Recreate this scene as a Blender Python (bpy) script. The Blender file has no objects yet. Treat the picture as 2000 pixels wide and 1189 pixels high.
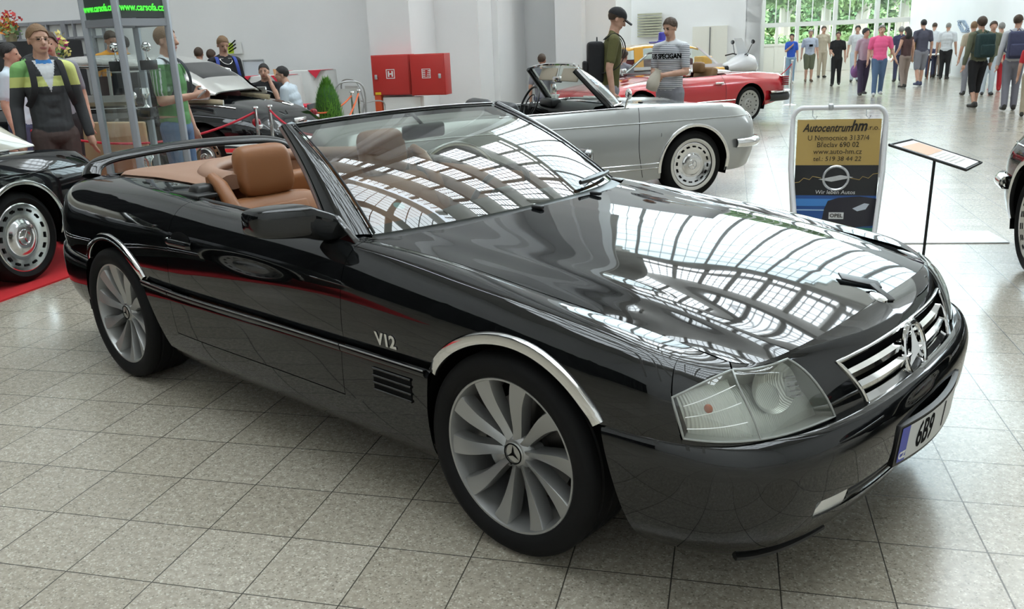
import bpy, bmesh, math, random
import numpy as np
from mathutils import Vector, Matrix, noise
PI = math.pi
sc = bpy.context.scene
COL = sc.collection
random.seed(7)

# ---------------------------------------------------------------- camera
F_PX, PITCH, ROLL, CAM_H = 1684.0, 0.2911, -0.0393, 1.4946
_F = Vector((0, math.cos(PITCH), -math.sin(PITCH)))
_R0 = Vector((1, 0, 0)); _U0 = Vector((0, math.sin(PITCH), math.cos(PITCH)))
_R = math.cos(ROLL)*_R0 + math.sin(ROLL)*_U0
_U = -math.sin(ROLL)*_R0 + math.cos(ROLL)*_U0
cd = bpy.data.cameras.new('camera'); cam = bpy.data.objects.new('camera', cd); COL.objects.link(cam)
cd.sensor_width = 36.0; cd.lens = F_PX*36/2000; cd.clip_start = 0.05; cd.clip_end = 400
M = Matrix.Identity(4)
for i in range(3):
    M[i][0] = _R[i]; M[i][1] = _U[i]; M[i][2] = -_F[i]
M[2][3] = CAM_H
cam.matrix_world = M
sc.camera = cam
# small-sensor compact camera: nearly everything sharp

# ---------------------------------------------------------------- light
wd = bpy.data.worlds.new('sky'); sc.world = wd; wd.use_nodes = True
nt = wd.node_tree; bg = nt.nodes['Background']
bg.inputs[0].default_value = (0.80, 0.91, 1.0, 1); bg.inputs[1].default_value = 7.0
sc.view_settings.view_transform = 'Standard'; sc.view_settings.look = 'None'
sc.view_settings.gamma = 1.0; sc.view_settings.use_curve_mapping = False
sc.view_settings.exposure = 0.38
sc.cycles.max_bounces = 10; sc.cycles.diffuse_bounces = 4; sc.cycles.glossy_bounces = 6
sc.cycles.transmission_bounces = 8; sc.cycles.transparent_max_bounces = 12
sc.cycles.sample_clamp_indirect = 6.0; sc.cycles.use_denoising = True
sc.cycles.caustics_reflective = False; sc.cycles.caustics_refractive = False

# hall axes: A runs along the tile rows, B into the depth of the hall
TA = -0.2519
HA = Vector((math.cos(TA), math.sin(TA), 0)); HB = Vector((-math.sin(TA), math.cos(TA), 0))
def H(u, v, z=0.0):
    p = HA*u + HB*v; return Vector((p.x, p.y, z))
HALL = Matrix.Rotation(TA, 4, 'Z')
def ray(px, py):
    return (_R*((px-1000)/F_PX) + _U*(-(py-594.5)/F_PX) + _F)
def floor_at(px, py, z=0.0):
    d = ray(px, py); t = (z-CAM_H)/d.z
    return Vector((d.x*t, d.y*t, z))
def at(px, py, dist):
    d = ray(px, py); t = dist/d.y
    return Vector((d.x*t, d.y*t, CAM_H+d.z*t))
def hv(px, v, py=90):
    """u coordinate on the hall plane v for a pixel column"""
    d = ray(px, py); t = v/(d.x*HB.x+d.y*HB.y)
    return (d.x*HA.x+d.y*HA.y)*t
def hz(px, py, v):
    d = ray(px, py); t = v/(d.x*HB.x+d.y*HB.y); return CAM_H+d.z*t

# ---------------------------------------------------------------- materials
MATS = {}
def mat(name, col=(.8,.8,.8), rough=.5, metal=0.0, spec=.5, coat=0.0, trans=0.0, ior=1.5, emit=None, es=1.0, alpha=1.0, sheen=0):
    if name in MATS: return MATS[name]
    m = bpy.data.materials.new(name); m.use_nodes = True
    b = m.node_tree.nodes['Principled BSDF']
    b.inputs['Base Color'].default_value = (*col, 1); b.inputs['Roughness'].default_value = rough
    b.inputs['Metallic'].default_value = metal; b.inputs['Specular IOR Level'].default_value = spec
    b.inputs['Coat Weight'].default_value = coat; b.inputs['Coat Roughness'].default_value = .02
    b.inputs['Transmission Weight'].default_value = trans; b.inputs['IOR'].default_value = ior
    b.inputs['Alpha'].default_value = alpha
    if emit: b.inputs['Emission Color'].default_value = (*emit, 1); b.inputs['Emission Strength'].default_value = es
    MATS[name] = m
    return m
def N(m, kind, **kw):
    n = m.node_tree.nodes.new(kind)
    for k, v in kw.items(): setattr(n, k, v)
    return n
def LK(m, a, b): m.node_tree.links.new(a, b)
def bsdf(m): return m.node_tree.nodes['Principled BSDF']
def noise_bump(m, scale=40, strength=.2, dist=.01, detail=3):
    tc = N(m, 'ShaderNodeTexCoord'); n = N(m, 'ShaderNodeTexNoise'); b = N(m, 'ShaderNodeBump')
    n.inputs['Scale'].default_value = scale; n.inputs['Detail'].default_value = detail
    b.inputs['Strength'].default_value = strength; b.inputs['Distance'].default_value = dist
    LK(m, tc.outputs['Object'], n.inputs['Vector']); LK(m, n.outputs['Fac'], b.inputs['Height'])
    LK(m, b.outputs['Normal'], bsdf(m).inputs['Normal']); return m
def noise_color(m, c1, c2, scale=5, detail=4, lo=.35, hi=.65):
    tc = N(m, 'ShaderNodeTexCoord'); n = N(m, 'ShaderNodeTexNoise'); r = N(m, 'ShaderNodeValToRGB')
    n.inputs['Scale'].default_value = scale; n.inputs['Detail'].default_value = detail
    r.color_ramp.elements[0].position = lo; r.color_ramp.elements[1].position = hi
    r.color_ramp.elements[0].color = (*c1, 1); r.color_ramp.elements[1].color = (*c2, 1)
    LK(m, tc.outputs['Object'], n.inputs['Vector']); LK(m, n.outputs['Fac'], r.inputs['Fac'])
    LK(m, r.outputs['Color'], bsdf(m).inputs['Base Color']); return m
def thin_glass(name, tint=(.9,.95,.93), dark=0.0, rough=0.0, ior=1.5):
    """single-sheet pane: see-through with a Fresnel reflection, for either side of the sheet"""
    if name in MATS: return MATS[name]
    m = bpy.data.materials.new(name); m.use_nodes = True; nt = m.node_tree
    for n in list(nt.nodes):
        if n.type != 'OUTPUT_MATERIAL': nt.nodes.remove(n)
    out = [n for n in nt.nodes if n.type == 'OUTPUT_MATERIAL'][0]
    t = nt.nodes.new('ShaderNodeBsdfTransparent'); t.inputs[0].default_value = (*tint, 1)
    g = nt.nodes.new('ShaderNodeBsdfGlossy'); g.inputs['Roughness'].default_value = rough
    ge = nt.nodes.new('ShaderNodeNewGeometry'); dt = nt.nodes.new('ShaderNodeVectorMath'); dt.operation = 'DOT_PRODUCT'
    ab = nt.nodes.new('ShaderNodeMath'); ab.operation = 'ABSOLUTE'
    om = nt.nodes.new('ShaderNodeMath'); om.operation = 'SUBTRACT'; om.inputs[0].default_value = 1.0
    pw = nt.nodes.new('ShaderNodeMath'); pw.operation = 'POWER'; pw.inputs[1].default_value = 5.0
    r0 = ((ior-1)/(ior+1))**2; r0 = 2*r0/(1+r0)
    ma = nt.nodes.new('ShaderNodeMath'); ma.operation = 'MULTIPLY_ADD'; ma.inputs[1].default_value = 1-r0; ma.inputs[2].default_value = r0
    mx = nt.nodes.new('ShaderNodeMixShader'); L = nt.links.new
    L(ge.outputs['Incoming'], dt.inputs[0]); L(ge.outputs['Normal'], dt.inputs[1]); L(dt.outputs['Value'], ab.inputs[0])
    L(ab.outputs[0], om.inputs[1]); L(om.outputs[0], pw.inputs[0]); L(pw.outputs[0], ma.inputs[0]); L(ma.outputs[0], mx.inputs[0])
    L(t.outputs[0], mx.inputs[1]); L(g.outputs[0], mx.inputs[2]); L(mx.outputs[0], out.inputs['Surface'])
    MATS[name] = m; return m

m_black = mat('black_paint', (.0035,.004,.0042), .03, spec=.62)
m_chrome = mat('chrome', (.78,.78,.77), .06, 1.0)
m_dchrome = mat('brushed_trim', (.35,.35,.35), .22, 1.0)
m_rubber = mat('rubber', (.012,.012,.012), .55, spec=.35)
m_tyre = noise_bump(mat('tyre_rubber', (.008,.008,.008), .7, spec=.15), 90, .15, .004)
m_plastic = mat('black_plastic', (.012,.012,.012), .38)
m_alloy = mat('silver_alloy', (.37,.37,.36), .32, .7)
m_leather = noise_bump(mat('tan_leather', (.26,.108,.042), .42, spec=.4), 260, .12, .003)
m_leather2 = noise_bump(mat('tan_cover_leather', (.32,.185,.125), .50, spec=.4), 220, .1, .003)
m_dark = mat('dark_cavity', (.004,.004,.004), .8, spec=.1)
m_carpet = noise_bump(mat('grey_car_carpet', (.03,.028,.026), .95), 300, .4, .004)
m_white = mat('white_paint', (.80,.80,.78), .5)
m_glass = thin_glass('windscreen_glass', (.43,.48,.43), ior=1.66)
m_clear = thin_glass('clear_glass', (.9,.94,.93))
# ---------------------------------------------------------------- mesh helpers
def link(o, parent=None):
    COL.objects.link(o)
    if parent is not None: o.parent = parent
    return o
def tag(o, label=None, cat=None, group=None, kind=None):
    if label: o['label'] = label
    if cat: o['category'] = cat
    if group: o['group'] = group
    if kind: o['kind'] = kind
    return o
def empty(name, loc=(0,0,0), rz=0.0, label=None, cat=None, group=None, parent=None):
    o = bpy.data.objects.new(name, None); o.empty_display_size = .1; link(o, parent)
    o.location = loc; o.rotation_euler = (0, 0, rz)
    return tag(o, label, cat, group)
def copy_tree(o, parent=None):
    c = o.copy(); link(c, parent)
    for ch in list(o.children): copy_tree(ch, c)
    return c
class MB:
    """collects shapes, then links them as one mesh object"""
    def __init__(s): s.v = []; s.f = []; s.mi = []; s.cur = 0
    def add(s, V, Fc, M=None):
        n = len(s.v)
        for p in V:
            p = Vector(p)
            if M is not None: p = M @ p
            s.v.append(tuple(p))
        for f in Fc: s.f.append([i+n for i in f]); s.mi.append(s.cur)
        return s
    def box(s, c, d, M=None, bev=0.0, taper=1.0):
        x, y, z = d[0]/2, d[1]/2, d[2]/2
        if bev <= 0:
            V = [(c[0]+sx*x*(taper if sz > 0 else 1), c[1]+sy*y*(taper if sz > 0 else 1), c[2]+sz*z) for sz in (-1,1) for sx, sy in ((-1,-1),(1,-1),(1,1),(-1,1))]
            return s.add(V, [(3,2,1,0),(4,5,6,7),(0,1,5,4),(1,2,6,5),(2,3,7,6),(3,0,4,7)], M)
        bm = bmesh.new(); bmesh.ops.create_cube(bm, size=1)
        for v in bm.verts: v.co = Vector((v.co.x*d[0]*(taper if v.co.z > 0 else 1), v.co.y*d[1]*(taper if v.co.z > 0 else 1), v.co.z*d[2]))
        bmesh.ops.bevel(bm, geom=bm.edges[:], offset=min(bev, min(d)*.49), segments=3, profile=.5, affect='EDGES')
        bm.verts.index_update()
        s.add([v.co+Vector(c) for v in bm.verts], [[v.index for v in f.verts] for f in bm.faces], M); bm.free(); return s
    def lathe(s, prof, c=(0,0,0), axis='z', n=32, M=None, a0=0, a1=2*PI):
        full = abs(a1-a0-2*PI) < 1e-6; m = n if full else n+1; V = []
        for i in range(m):
            a = a0+(a1-a0)*i/n; ca, sa = math.cos(a), math.sin(a)
            for r, h in prof:
                p = {'z': (r*ca, r*sa, h), 'y': (r*ca, h, r*sa), 'x': (h, r*ca, r*sa)}[axis]
                V.append((p[0]+c[0], p[1]+c[1], p[2]+c[2]))
        k = len(prof); Fc = []
        for i in range(n):
            j = (i+1) % m
            for q in range(k-1):
                f = (i*k+q, j*k+q, j*k+q+1, i*k+q+1)
                Fc.append(f if axis != 'y' else f[::-1])
        return s.add(V, Fc, M)
    def tube(s, pts, r, n=10, M=None, caps=True, closed=False, sq=None):
        pts = [Vector(p) for p in pts]; V = []; Fc = []; m = len(pts)
        rr = r if isinstance(r, (list, tuple)) else [r]*m
        up = None
        for i, p in enumerate(pts):
            if closed: t = pts[(i+1) % m]-pts[i-1]
            else: t = pts[min(i+1, m-1)]-pts[max(i-1, 0)]
            if t.length < 1e-9: t = Vector((0,0,1))
            t.normalize()
            if up is None: up = Vector((0,0,1)) if abs(t.z) < .9 else Vector((1,0,0))
            a = t.cross(up)
            if a.length < 1e-6: a = t.cross(Vector((0,1,0)))
            a.normalize(); b = a.cross(t).normalized(); up = b if abs(t.z) < .9 or True else up
            for k in range(n):
                w = 2*PI*(k+.5)/n; e = (math.cos(w), math.sin(w))
                if sq: e = (sq[0]*e[0], sq[1]*e[1])
                V.append(p+a*rr[i]*e[0]+b*rr[i]*e[1])
        for i in range(m if closed else m-1):
            for k in range(n):
                j = (i+1) % m; l = (k+1) % n
                Fc.append((i*n+k, i*n+l, j*n+l, j*n+k))
        if caps and not closed:
            Fc.append(list(range(n))[::-1]); Fc.append([(m-1)*n+k for k in range(n)])
        return s.add(V, Fc, M)
    def grid(s, P, flip=False, M=None, closeu=False):
        """P[i][j] points"""
        ni, nj = len(P), len(P[0]); V = [p for r in P for p in r]; Fc = []
        for i in range(ni if closeu else ni-1):
            for j in range(nj-1):
                i2 = (i+1) % ni
                f = (i*nj+j, i2*nj+j, i2*nj+j+1, i*nj+j+1); Fc.append(f[::-1] if flip else f)
        return s.add(V, Fc, M)
    def prism(s, poly, h0, h1, axis='z', M=None):
        n = len(poly); V = []
        for h in (h0, h1):
            for a, b in poly:
                V.append({'z': (a,b,h), 'y': (a,h,b), 'x': (h,a,b)}[axis])
        Fc = [list(range(n))[::-1], [n+i for i in range(n)]]+[(i, (i+1) % n, n+(i+1) % n, n+i) for i in range(n)]
        return s.add(V, Fc, M)
    def ball(s, c, r, M=None, n=16, m=10):
        r = (r, r, r) if not isinstance(r, (tuple, list)) else r
        P = [[(c[0]+r[0]*math.sin(PI*j/m)*math.cos(2*PI*i/n), c[1]+r[1]*math.sin(PI*j/m)*math.sin(2*PI*i/n), c[2]-r[2]*math.cos(PI*j/m)) for j in range(m+1)] for i in range(n)]
        return s.grid(P, closeu=True, M=M)
    def build(s, name, m, parent=None, smooth=True, ang=35, weld=1e-5, solid=0, subsurf=0, off=0, bevel=0, fixn=True):
        me = bpy.data.meshes.new(name); me.from_pydata([tuple(v) for v in s.v], [], s.f); me.validate()
        ms = m if isinstance(m, (list, tuple)) else [m]
        for x in ms: me.materials.append(x)
        if len(ms) > 1:
            for i, p in enumerate(me.polygons):
                if i < len(s.mi): p.material_index = s.mi[i]
        bm = bmesh.new(); bm.from_mesh(me)
        if weld: bmesh.ops.remove_doubles(bm, verts=bm.verts, dist=weld)
        if fixn: bmesh.ops.recalc_face_normals(bm, faces=bm.faces)
        if smooth:
            for f in bm.faces: f.smooth = True
            lim = math.radians(ang)
            for e in bm.edges:
                if len(e.link_faces) != 2 or e.calc_face_angle(0) > lim: e.smooth = False
        bm.to_mesh(me); bm.free()
        o = bpy.data.objects.new(name, me); link(o, parent)
        if solid:
            md = o.modifiers.new('solid', 'SOLIDIFY'); md.thickness = solid; md.offset = off
        if bevel:
            md = o.modifiers.new('bev', 'BEVEL'); md.width = bevel; md.segments = 2; md.limit_method = 'ANGLE'
        if subsurf:
            md = o.modifiers.new('sub', 'SUBSURF'); md.levels = md.render_levels = subsurf
        return o
def text_mesh(name, body, size, m, parent=None, M=None, depth=.002, align='CENTER', shear=0.0, bold=0.0, sx=1.0, space=1.0, surf=None):
    cu = bpy.data.curves.new(name+'_font', 'FONT'); cu.body = body; cu.size = size; cu.extrude = depth
    cu.align_x = align; cu.align_y = 'CENTER'; cu.shear = shear; cu.offset = bold; cu.space_character = space
    cu.resolution_u = 3
    t = bpy.data.objects.new(name+'_tmp', cu); COL.objects.link(t)
    dg = bpy.context.evaluated_depsgraph_get(); dg.update()
    me = bpy.data.meshes.new_from_object(t.evaluated_get(dg)); bpy.data.objects.remove(t); bpy.data.curves.remove(cu)
    me.name = name; me.materials.clear(); me.materials.append(m)
    for v in me.vertices: v.co.x *= sx
    if surf is not None:
        for v in me.vertices: v.co = surf(v.co)
    if M is not None: me.transform(M)
    o = bpy.data.objects.new(name, me); return link(o, parent)
def frame(o, x, y):
    """matrix whose local X, Y run along x, y (Z = outward)"""
    x = Vector(x).normalized(); y = Vector(y).normalized(); z = x.cross(y).normalized(); y = z.cross(x)
    m = Matrix.Identity(4)
    for i in range(3): m[i][0] = x[i]; m[i][1] = y[i]; m[i][2] = z[i]; m[i][3] = o[i]
    return m
# natural cubic spline as a linear basis
class Spl:
    def __init__(s, k):
        s.k = np.array(k, float); n = len(k); h = np.diff(s.k); s.h = h
        A = np.eye(n); B = np.zeros((n, n))
        for i in range(1, n-1):
            A[i,i-1] = h[i-1]; A[i,i] = 2*(h[i-1]+h[i]); A[i,i+1] = h[i]
            B[i,i-1] = 6/h[i-1]; B[i,i] = -6/h[i-1]-6/h[i]; B[i,i+1] = 6/h[i]
        s.C = np.linalg.solve(A, B)
    def basis(s, x):
        x = np.atleast_1d(np.asarray(x, float)); k, h = s.k, s.h; n = len(k)
        i = np.clip(np.searchsorted(k, x, 'right')-1, 0, n-2)
        a = (k[i+1]-x)/h[i]; b = (x-k[i])/h[i]
        out = np.zeros((len(x), n)); r = np.arange(len(x))
        out[r, i] += a; out[r, i+1] += b
        ca = (a**3-a)*h[i]**2/6; cb = (b**3-b)*h[i]**2/6
        return out + ca[:,None]*s.C[i] + cb[:,None]*s.C[i+1]
def spline_pts(P, n):
    P = np.array([tuple(p) for p in P], float); d = np.r_[0, np.cumsum(np.linalg.norm(np.diff(P, axis=0), axis=1))]
    return [Vector(q) for q in Spl(d).basis(np.linspace(0, d[-1], n)) @ P]
def interp(x, xs, ys): return float(np.interp(x, xs, ys))
class Net:
    """smooth surface through a net of points P[rail][station]"""
    def __init__(s, P):
        s.P = np.array(P, float)
        ds = np.mean(np.linalg.norm(np.diff(s.P, axis=1), axis=2), axis=0); dw = np.mean(np.linalg.norm(np.diff(s.P, axis=0), axis=2), axis=1)
        s.ks = np.r_[0, np.cumsum(ds)]; s.kw = np.r_[0, np.cumsum(dw)]; s.kw = s.kw/s.kw[-1]
        s.ss = Spl(s.ks); s.sw = Spl(s.kw)
    def ev(s, S, W):
        S = np.atleast_1d(np.asarray(S, float)); W = np.atleast_1d(np.asarray(W, float))
        return np.einsum('ns,wsc,nw->nc', s.ss.basis(S), s.P, s.sw.basis(W))
    def s_of_x(s, x, w, lo, hi):
        """station parameter where the surface has this x (x falls with s)"""
        x = np.atleast_1d(np.asarray(x, float)); w = np.broadcast_to(np.asarray(w, float), x.shape)
        a = np.full(x.shape, float(lo)); b = np.full(x.shape, float(hi))
        for _ in range(30):
            m = (a+b)/2; X = s.ev(m, w)[:,0]; g = X > x
            a = np.where(g, m, a); b = np.where(g, b, m)
        return (a+b)/2
    def w_of_z(s, S, z, lo=0., hi=1.):
        S = np.atleast_1d(np.asarray(S, float)); z = np.broadcast_to(np.asarray(z, float), S.shape)
        a = np.full(S.shape, float(lo)); b = np.full(S.shape, float(hi))
        for _ in range(26):
            m = (a+b)/2; g = s.ev(S, m)[:,2] < z
            a = np.where(g, m, a); b = np.where(g, b, m)
        return (a+b)/2
# ================================================================ the exhibition hall
def hbox(mb, u0, u1, v0, v1, z0, z1):
    return mb.box(((u0+u1)/2, (v0+v1)/2, (z0+z1)/2), (abs(u1-u0), abs(v1-v0), abs(z1-z0)), M=HALL)
def struct(mb, name, m, **k):
    k.setdefault('smooth', False); o = mb.build(name, m, None, **k); o['kind'] = 'structure'; return o
SKY_E = 8.5
# floor: speckled terrazzo tiles 0.3024 m, joints along the hall axes
FO = HALL.inverted() @ Vector((-1.2515, 2.9063, 0))
m_floor = mat('terrazzo_tiles', (.5,.48,.43), .23, spec=.45, coat=.15)
bsdf(m_floor).inputs['Coat Roughness'].default_value = .10
def floor_nodes(m):
    b = bsdf(m); tc = N(m, 'ShaderNodeTexCoord'); T = .3024
    sep = N(m, 'ShaderNodeSeparateXYZ'); LK(m, tc.outputs['Object'], sep.inputs[0])
    def mth(op, a, b_=None, c_=None):
        n = N(m, 'ShaderNodeMath', operation=op)
        for i, x in enumerate((a, b_, c_)):
            if x is None: continue
            if hasattr(x, 'links'): LK(m, x, n.inputs[i])
            else: n.inputs[i].default_value = x
        return n.outputs[0]
    js = []; cells = []
    for ax in 'XY':
        q = mth('DIVIDE', sep.outputs[ax], T); fl = mth('FLOOR', q); fr_ = mth('SUBTRACT', q, fl); cells.append(fl)
        d = mth('MINIMUM', fr_, mth('SUBTRACT', 1.0, fr_)); js.append(d)
    d = mth('MINIMUM', js[0], js[1])
    joint = N(m, 'ShaderNodeMapRange'); LK(m, d, joint.inputs['Value']); joint.inputs['From Min'].default_value = .0045; joint.inputs['From Max'].default_value = .0085
    cmb = N(m, 'ShaderNodeCombineXYZ'); LK(m, cells[0], cmb.inputs[0]); LK(m, cells[1], cmb.inputs[1])
    wn = N(m, 'ShaderNodeTexWhiteNoise'); wn.noise_dimensions = '3D'; LK(m, cmb.outputs[0], wn.inputs['Vector'])
    # chips: pale and dark flecks
    v1 = N(m, 'ShaderNodeTexVoronoi'); v1.inputs['Scale'].default_value = 200; LK(m, tc.outputs['Object'], v1.inputs['Vector'])
    r1 = N(m, 'ShaderNodeValToRGB'); e = r1.color_ramp.elements; e[0].position = 0; e[0].color = (.30,.275,.235,1); e[1].position = 1; e[1].color = (.56,.54,.49,1)
    for p_, c_ in ((.05,(.20,.185,.16,1)), (.09,(.36,.335,.29,1)), (.62,(.385,.36,.315,1)), (.88,(.41,.385,.34,1)), (.92,(.54,.52,.47,1))):
        el = r1.color_ramp.elements.new(p_); el.color = c_
    sepc = N(m, 'ShaderNodeSeparateColor'); LK(m, v1.outputs['Color'], sepc.inputs[0]); LK(m, sepc.outputs[0], r1.inputs['Fac'])
    n2 = N(m, 'ShaderNodeTexNoise'); n2.inputs['Scale'].default_value = 42; n2.inputs['Detail'].default_value = 6; LK(m, tc.outputs['Object'], n2.inputs['Vector'])
    mx = N(m, 'ShaderNodeMix', data_type='RGBA'); mx.blend_type = 'OVERLAY'; mx.inputs['Factor'].default_value = .5
    LK(m, r1.outputs['Color'], mx.inputs[6]); LK(m, n2.outputs['Fac'], mx.inputs[7])
    tint = N(m, 'ShaderNodeValToRGB'); tint.color_ramp.elements[0].color = (.86,.82,.745,1); tint.color_ramp.elements[1].color = (1.0,.965,.90,1); LK(m, wn.outputs['Value'], tint.inputs['Fac'])
    mu = N(m, 'ShaderNodeMix', data_type='RGBA'); mu.blend_type = 'MULTIPLY'; mu.inputs['Factor'].default_value = 1
    LK(m, mx.outputs[2], mu.inputs[6]); LK(m, tint.outputs['Color'], mu.inputs[7])
    mj = N(m, 'ShaderNodeMix', data_type='RGBA'); LK(m, joint.outputs['Result'], mj.inputs['Factor']); mj.inputs[6].default_value = (.055,.05,.04,1); LK(m, mu.outputs[2], mj.inputs[7])
    LK(m, mj.outputs[2], b.inputs['Base Color'])
    n3 = N(m, 'ShaderNodeTexNoise'); n3.inputs['Scale'].default_value = 3.0; n3.inputs['Detail'].default_value = 5; LK(m, tc.outputs['Object'], n3.inputs['Vector'])
    rr = N(m, 'ShaderNodeMapRange'); LK(m, n3.outputs['Fac'], rr.inputs['Value']); rr.inputs['To Min'].default_value = .16; rr.inputs['To Max'].default_value = .30
    LK(m, rr.outputs['Result'], b.inputs['Roughness'])
    bp = N(m, 'ShaderNodeBump'); bp.inputs['Strength'].default_value = .35; bp.inputs['Distance'].default_value = .002; LK(m, joint.outputs['Result'], bp.inputs['Height']); LK(m, bp.outputs['Normal'], b.inputs['Normal'])
floor_nodes(m_floor)
fl = bpy.data.meshes.new('floor'); me = fl
bmf = MB(); bmf.box((-FO.x-3, -FO.y+14, -.1), (62, 62, .2))
flo = struct(bmf, 'floor', m_floor); flo.location = HALL @ FO; flo.rotation_euler = (0, 0, TA)

m_wall = noise_color(mat('white_plaster', (.80,.80,.79), .75), (.80,.80,.795), (.84,.84,.835), .6)
m_conc = noise_color(mat('roof_plaster', (.62,.61,.58), .8), (.68,.66,.62), (.76,.74,.70), .8)
m_cream = mat('cream_joinery', (.74,.72,.64), .5)
m_pane = mat('roof_glass_daylit', (.8,.85,.9), .3, emit=(.86,.95,1.0), es=SKY_E)
m_mull = mat('glazing_bar', (.14,.14,.14), .5)
WT = 31.0; LOW = 5.2
# back wall with its piers; every plane faces the camera, steps show their right-hand flanks
v_w = 16.4
def U(px, v): return hv(px, v)
w = MB()
hbox(w, -24, U(722,15.9), v_w, v_w+.4, 0, WT)
struct(w, 'wall_back', m_wall)
w = MB(); hbox(w, U(722,15.2), U(803,15.2), 15.2, 17.5, 0, WT); struct(w, 'wall_pier_left', m_wall)
w = MB(); hbox(w, U(806,16.6), U(936,16.6), 16.6, 18.6, 0, WT); hbox(w, U(936,17.6)-.2, U(974,17.6), 17.6, 20.0, 0, WT); struct(w, 'wall_pier_middle', m_wall)
w = MB(); hbox(w, U(960,20.2), U(1092,20.2), 20.2, 20.6, 0, WT); hbox(w, U(974,19.6)-.4, U(1002,19.6), 19.6, 20.4, 0, WT); struct(w, 'wall_recess', m_wall)
w = MB(); hbox(w, U(1085,19.0), U(1137,19.0), 19.0, 21.5, 0, WT); hbox(w, U(1130,19.5), U(1203,19.5), 19.5, 22.5, 0, WT); struct(w, 'wall_pier_right', m_wall)
w = MB(); hbox(w, U(1190,25.5), U(1484,25.5), 25.5, 25.9, 0, LOW); struct(w, 'wall_far', m_wall)
uR = 7.0; uL = U(1484,25.5); vG = 40.0
w = MB(); hbox(w, uL-.4, uL, 25.5, vG, 0, LOW); struct(w, 'wall_passage', m_wall)
w = MB(); hbox(w, uR, uR+.4, 17.5, vG, 0, LOW); struct(w, 'wall_right', m_wall)
w = MB(); hbox(w, uR, 28, 17.1, 17.5, 0, LOW); hbox(w, 16, 28, 17.1, 17.5, LOW, WT); hbox(w, 28, 28.4, -15, 17.5, 0, WT); struct(w, 'wall_side', m_wall)
w = MB(); hbox(w, -24.4, -24, -15, v_w+.4, 0, WT); struct(w, 'wall_left', m_wall)
w = MB(); hbox(w, -24, 28.4, -15.4, -15, 0, WT); struct(w, 'wall_rear', m_wall)
# roof: flat crown of rooflights, stepped clerestories falling away to both sides
rows = [(24.0,12.6,15.4,-1.4,12.5),(22.2,16.0,18.8,-2.0,12.5),(20.2,19.4,22.2,-11,12.5),(17.6,22.8,25.4,-13,12.5),(14.6,26.0,28.2,-13,12.5)]
slab = MB(); pane = MB(); bars = MB()
def glaze(u0, u1, v, z0, z1, bay=1.55, px=4, pz=5, face=-1, t=.045):
    """one clerestory row: pane sheet, piers between the bays, glazing bars"""
    hbox(pane, u0, u1, v+.10, v+.12, z0, z1)
    n = max(1, round((u1-u0)/bay)); b = (u1-u0)/n
    for i in range(n+1): hbox(slab, u0+i*b-.13, u0+i*b+.13, v-.25, v+.12, z0, z1)
    for i in range(n):
        for k in range(1, px): uu = u0+i*b+b*k/px; hbox(bars, uu-t/2, uu+t/2, v-.0, v+.06, z0, z1)
    for k in range(1, pz): zz = z0+(z1-z0)*k/pz; hbox(bars, u0, u1, v-.0, v+.06, zz-t/2, zz+t/2)
lastv, lastz = 25.5, 12.9
for v, z0, z1, u0, u1 in rows:
    hbox(slab, -24, 28, v, lastv+.1, lastz-.0, lastz+.25)            # soffit behind this row
    hbox(slab, -24, 28, v, v+.3, z0-.45, z0)                          # sill beam
    hbox(slab, -24, u0, v, v+.2, z0, z1); hbox(slab, u1, 28, v, v+.2, z0, z1)
    glaze(u0, u1, v, z0, z1)
    lastv, lastz = v, z1
hbox(slab, -24, 28, -15, lastv, 31.0, 31.2)
# crown rooflights
m_pane2 = mat('crown_glass_daylit', (.75,.8,.85), .3, emit=(.86,.95,1.0), es=SKY_E*.62)
crown = MB()
for i in range(4):
    v0 = 13.0-4.6*i; v1 = v0-3.6
    hbox(slab, -24, 28, v0, v0+1.0, 28.0, 28.8)
    for j in range(9):
        u0 = -15+3.2*j; hbox(crown, u0+.15, u0+3.05, v1, v0, 28.6, 28.62)
        hbox(slab, u0-.15, u0+.15, v1, v0, 28.2, 28.8)
        for k in range(1, 5): hbox(bars, u0+.15+2.9*k/5-.02, u0+.15+2.9*k/5+.02, v1, v0, 28.5, 28.56)
        for k in range(1, 6): hbox(bars, u0+.15, u0+3.05, v1+3.6*k/6-.02, v1+3.6*k/6+.02, 28.5, 28.56)
    hbox(slab, -24, -15, v1, v0, 28.4, 28.8); hbox(slab, 13.8, 28, v1, v0, 28.4, 28.8)
struct(slab, 'ceiling', m_conc)
struct(bars, 'trim_glazing_bars', m_mull)
hbox(slab, -24, 28, -15, v1, 28.2, 28.8)
struct(crown, 'window_crown', m_pane2)
struct(pane, 'window_roof', m_pane)
# parabolic ribs standing across the nave, the lower legs in front of the walls
rib = MB()
for uc in (-9.5, -5.2, -2.6):
    P = []
    for k in range(33):
        t = k/32; v = 24.5-34*t; z = 27.6-20*(2*t-1)**2*1.0
        P.append((uc, v, z))
    G = [[(p[0]+a, p[1], p[2]+b) for a, b in ((-.22,-.35),(.22,-.35),(.22,.35),(-.22,.35),(-.22,-.35))] for p in P]
    rib.grid(G, M=HALL)
struct(rib, 'ceiling_ribs', m_conc)
# bay between the nave and the glazed end wall
w = MB(); hbox(w, -12, 20, 24.2, vG+.4, 23.5, 23.9); hbox(w, -12, -7.5, 25.0, vG+.4, 4, 24); hbox(w, 15, 20, 25.0, vG+.4, 4, 24); hbox(w, -24, -12, 24.2, 24.6, 0, WT); hbox(w, -24, 28, 24.2, 24.5, 23.5, WT)
hbox(w, -12, uL, 25.9, vG, LOW-.2, LOW); hbox(w, uR, 15, 17.5, vG, LOW-.2, LOW)
struct(w, 'ceiling_passage', m_conc)

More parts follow.
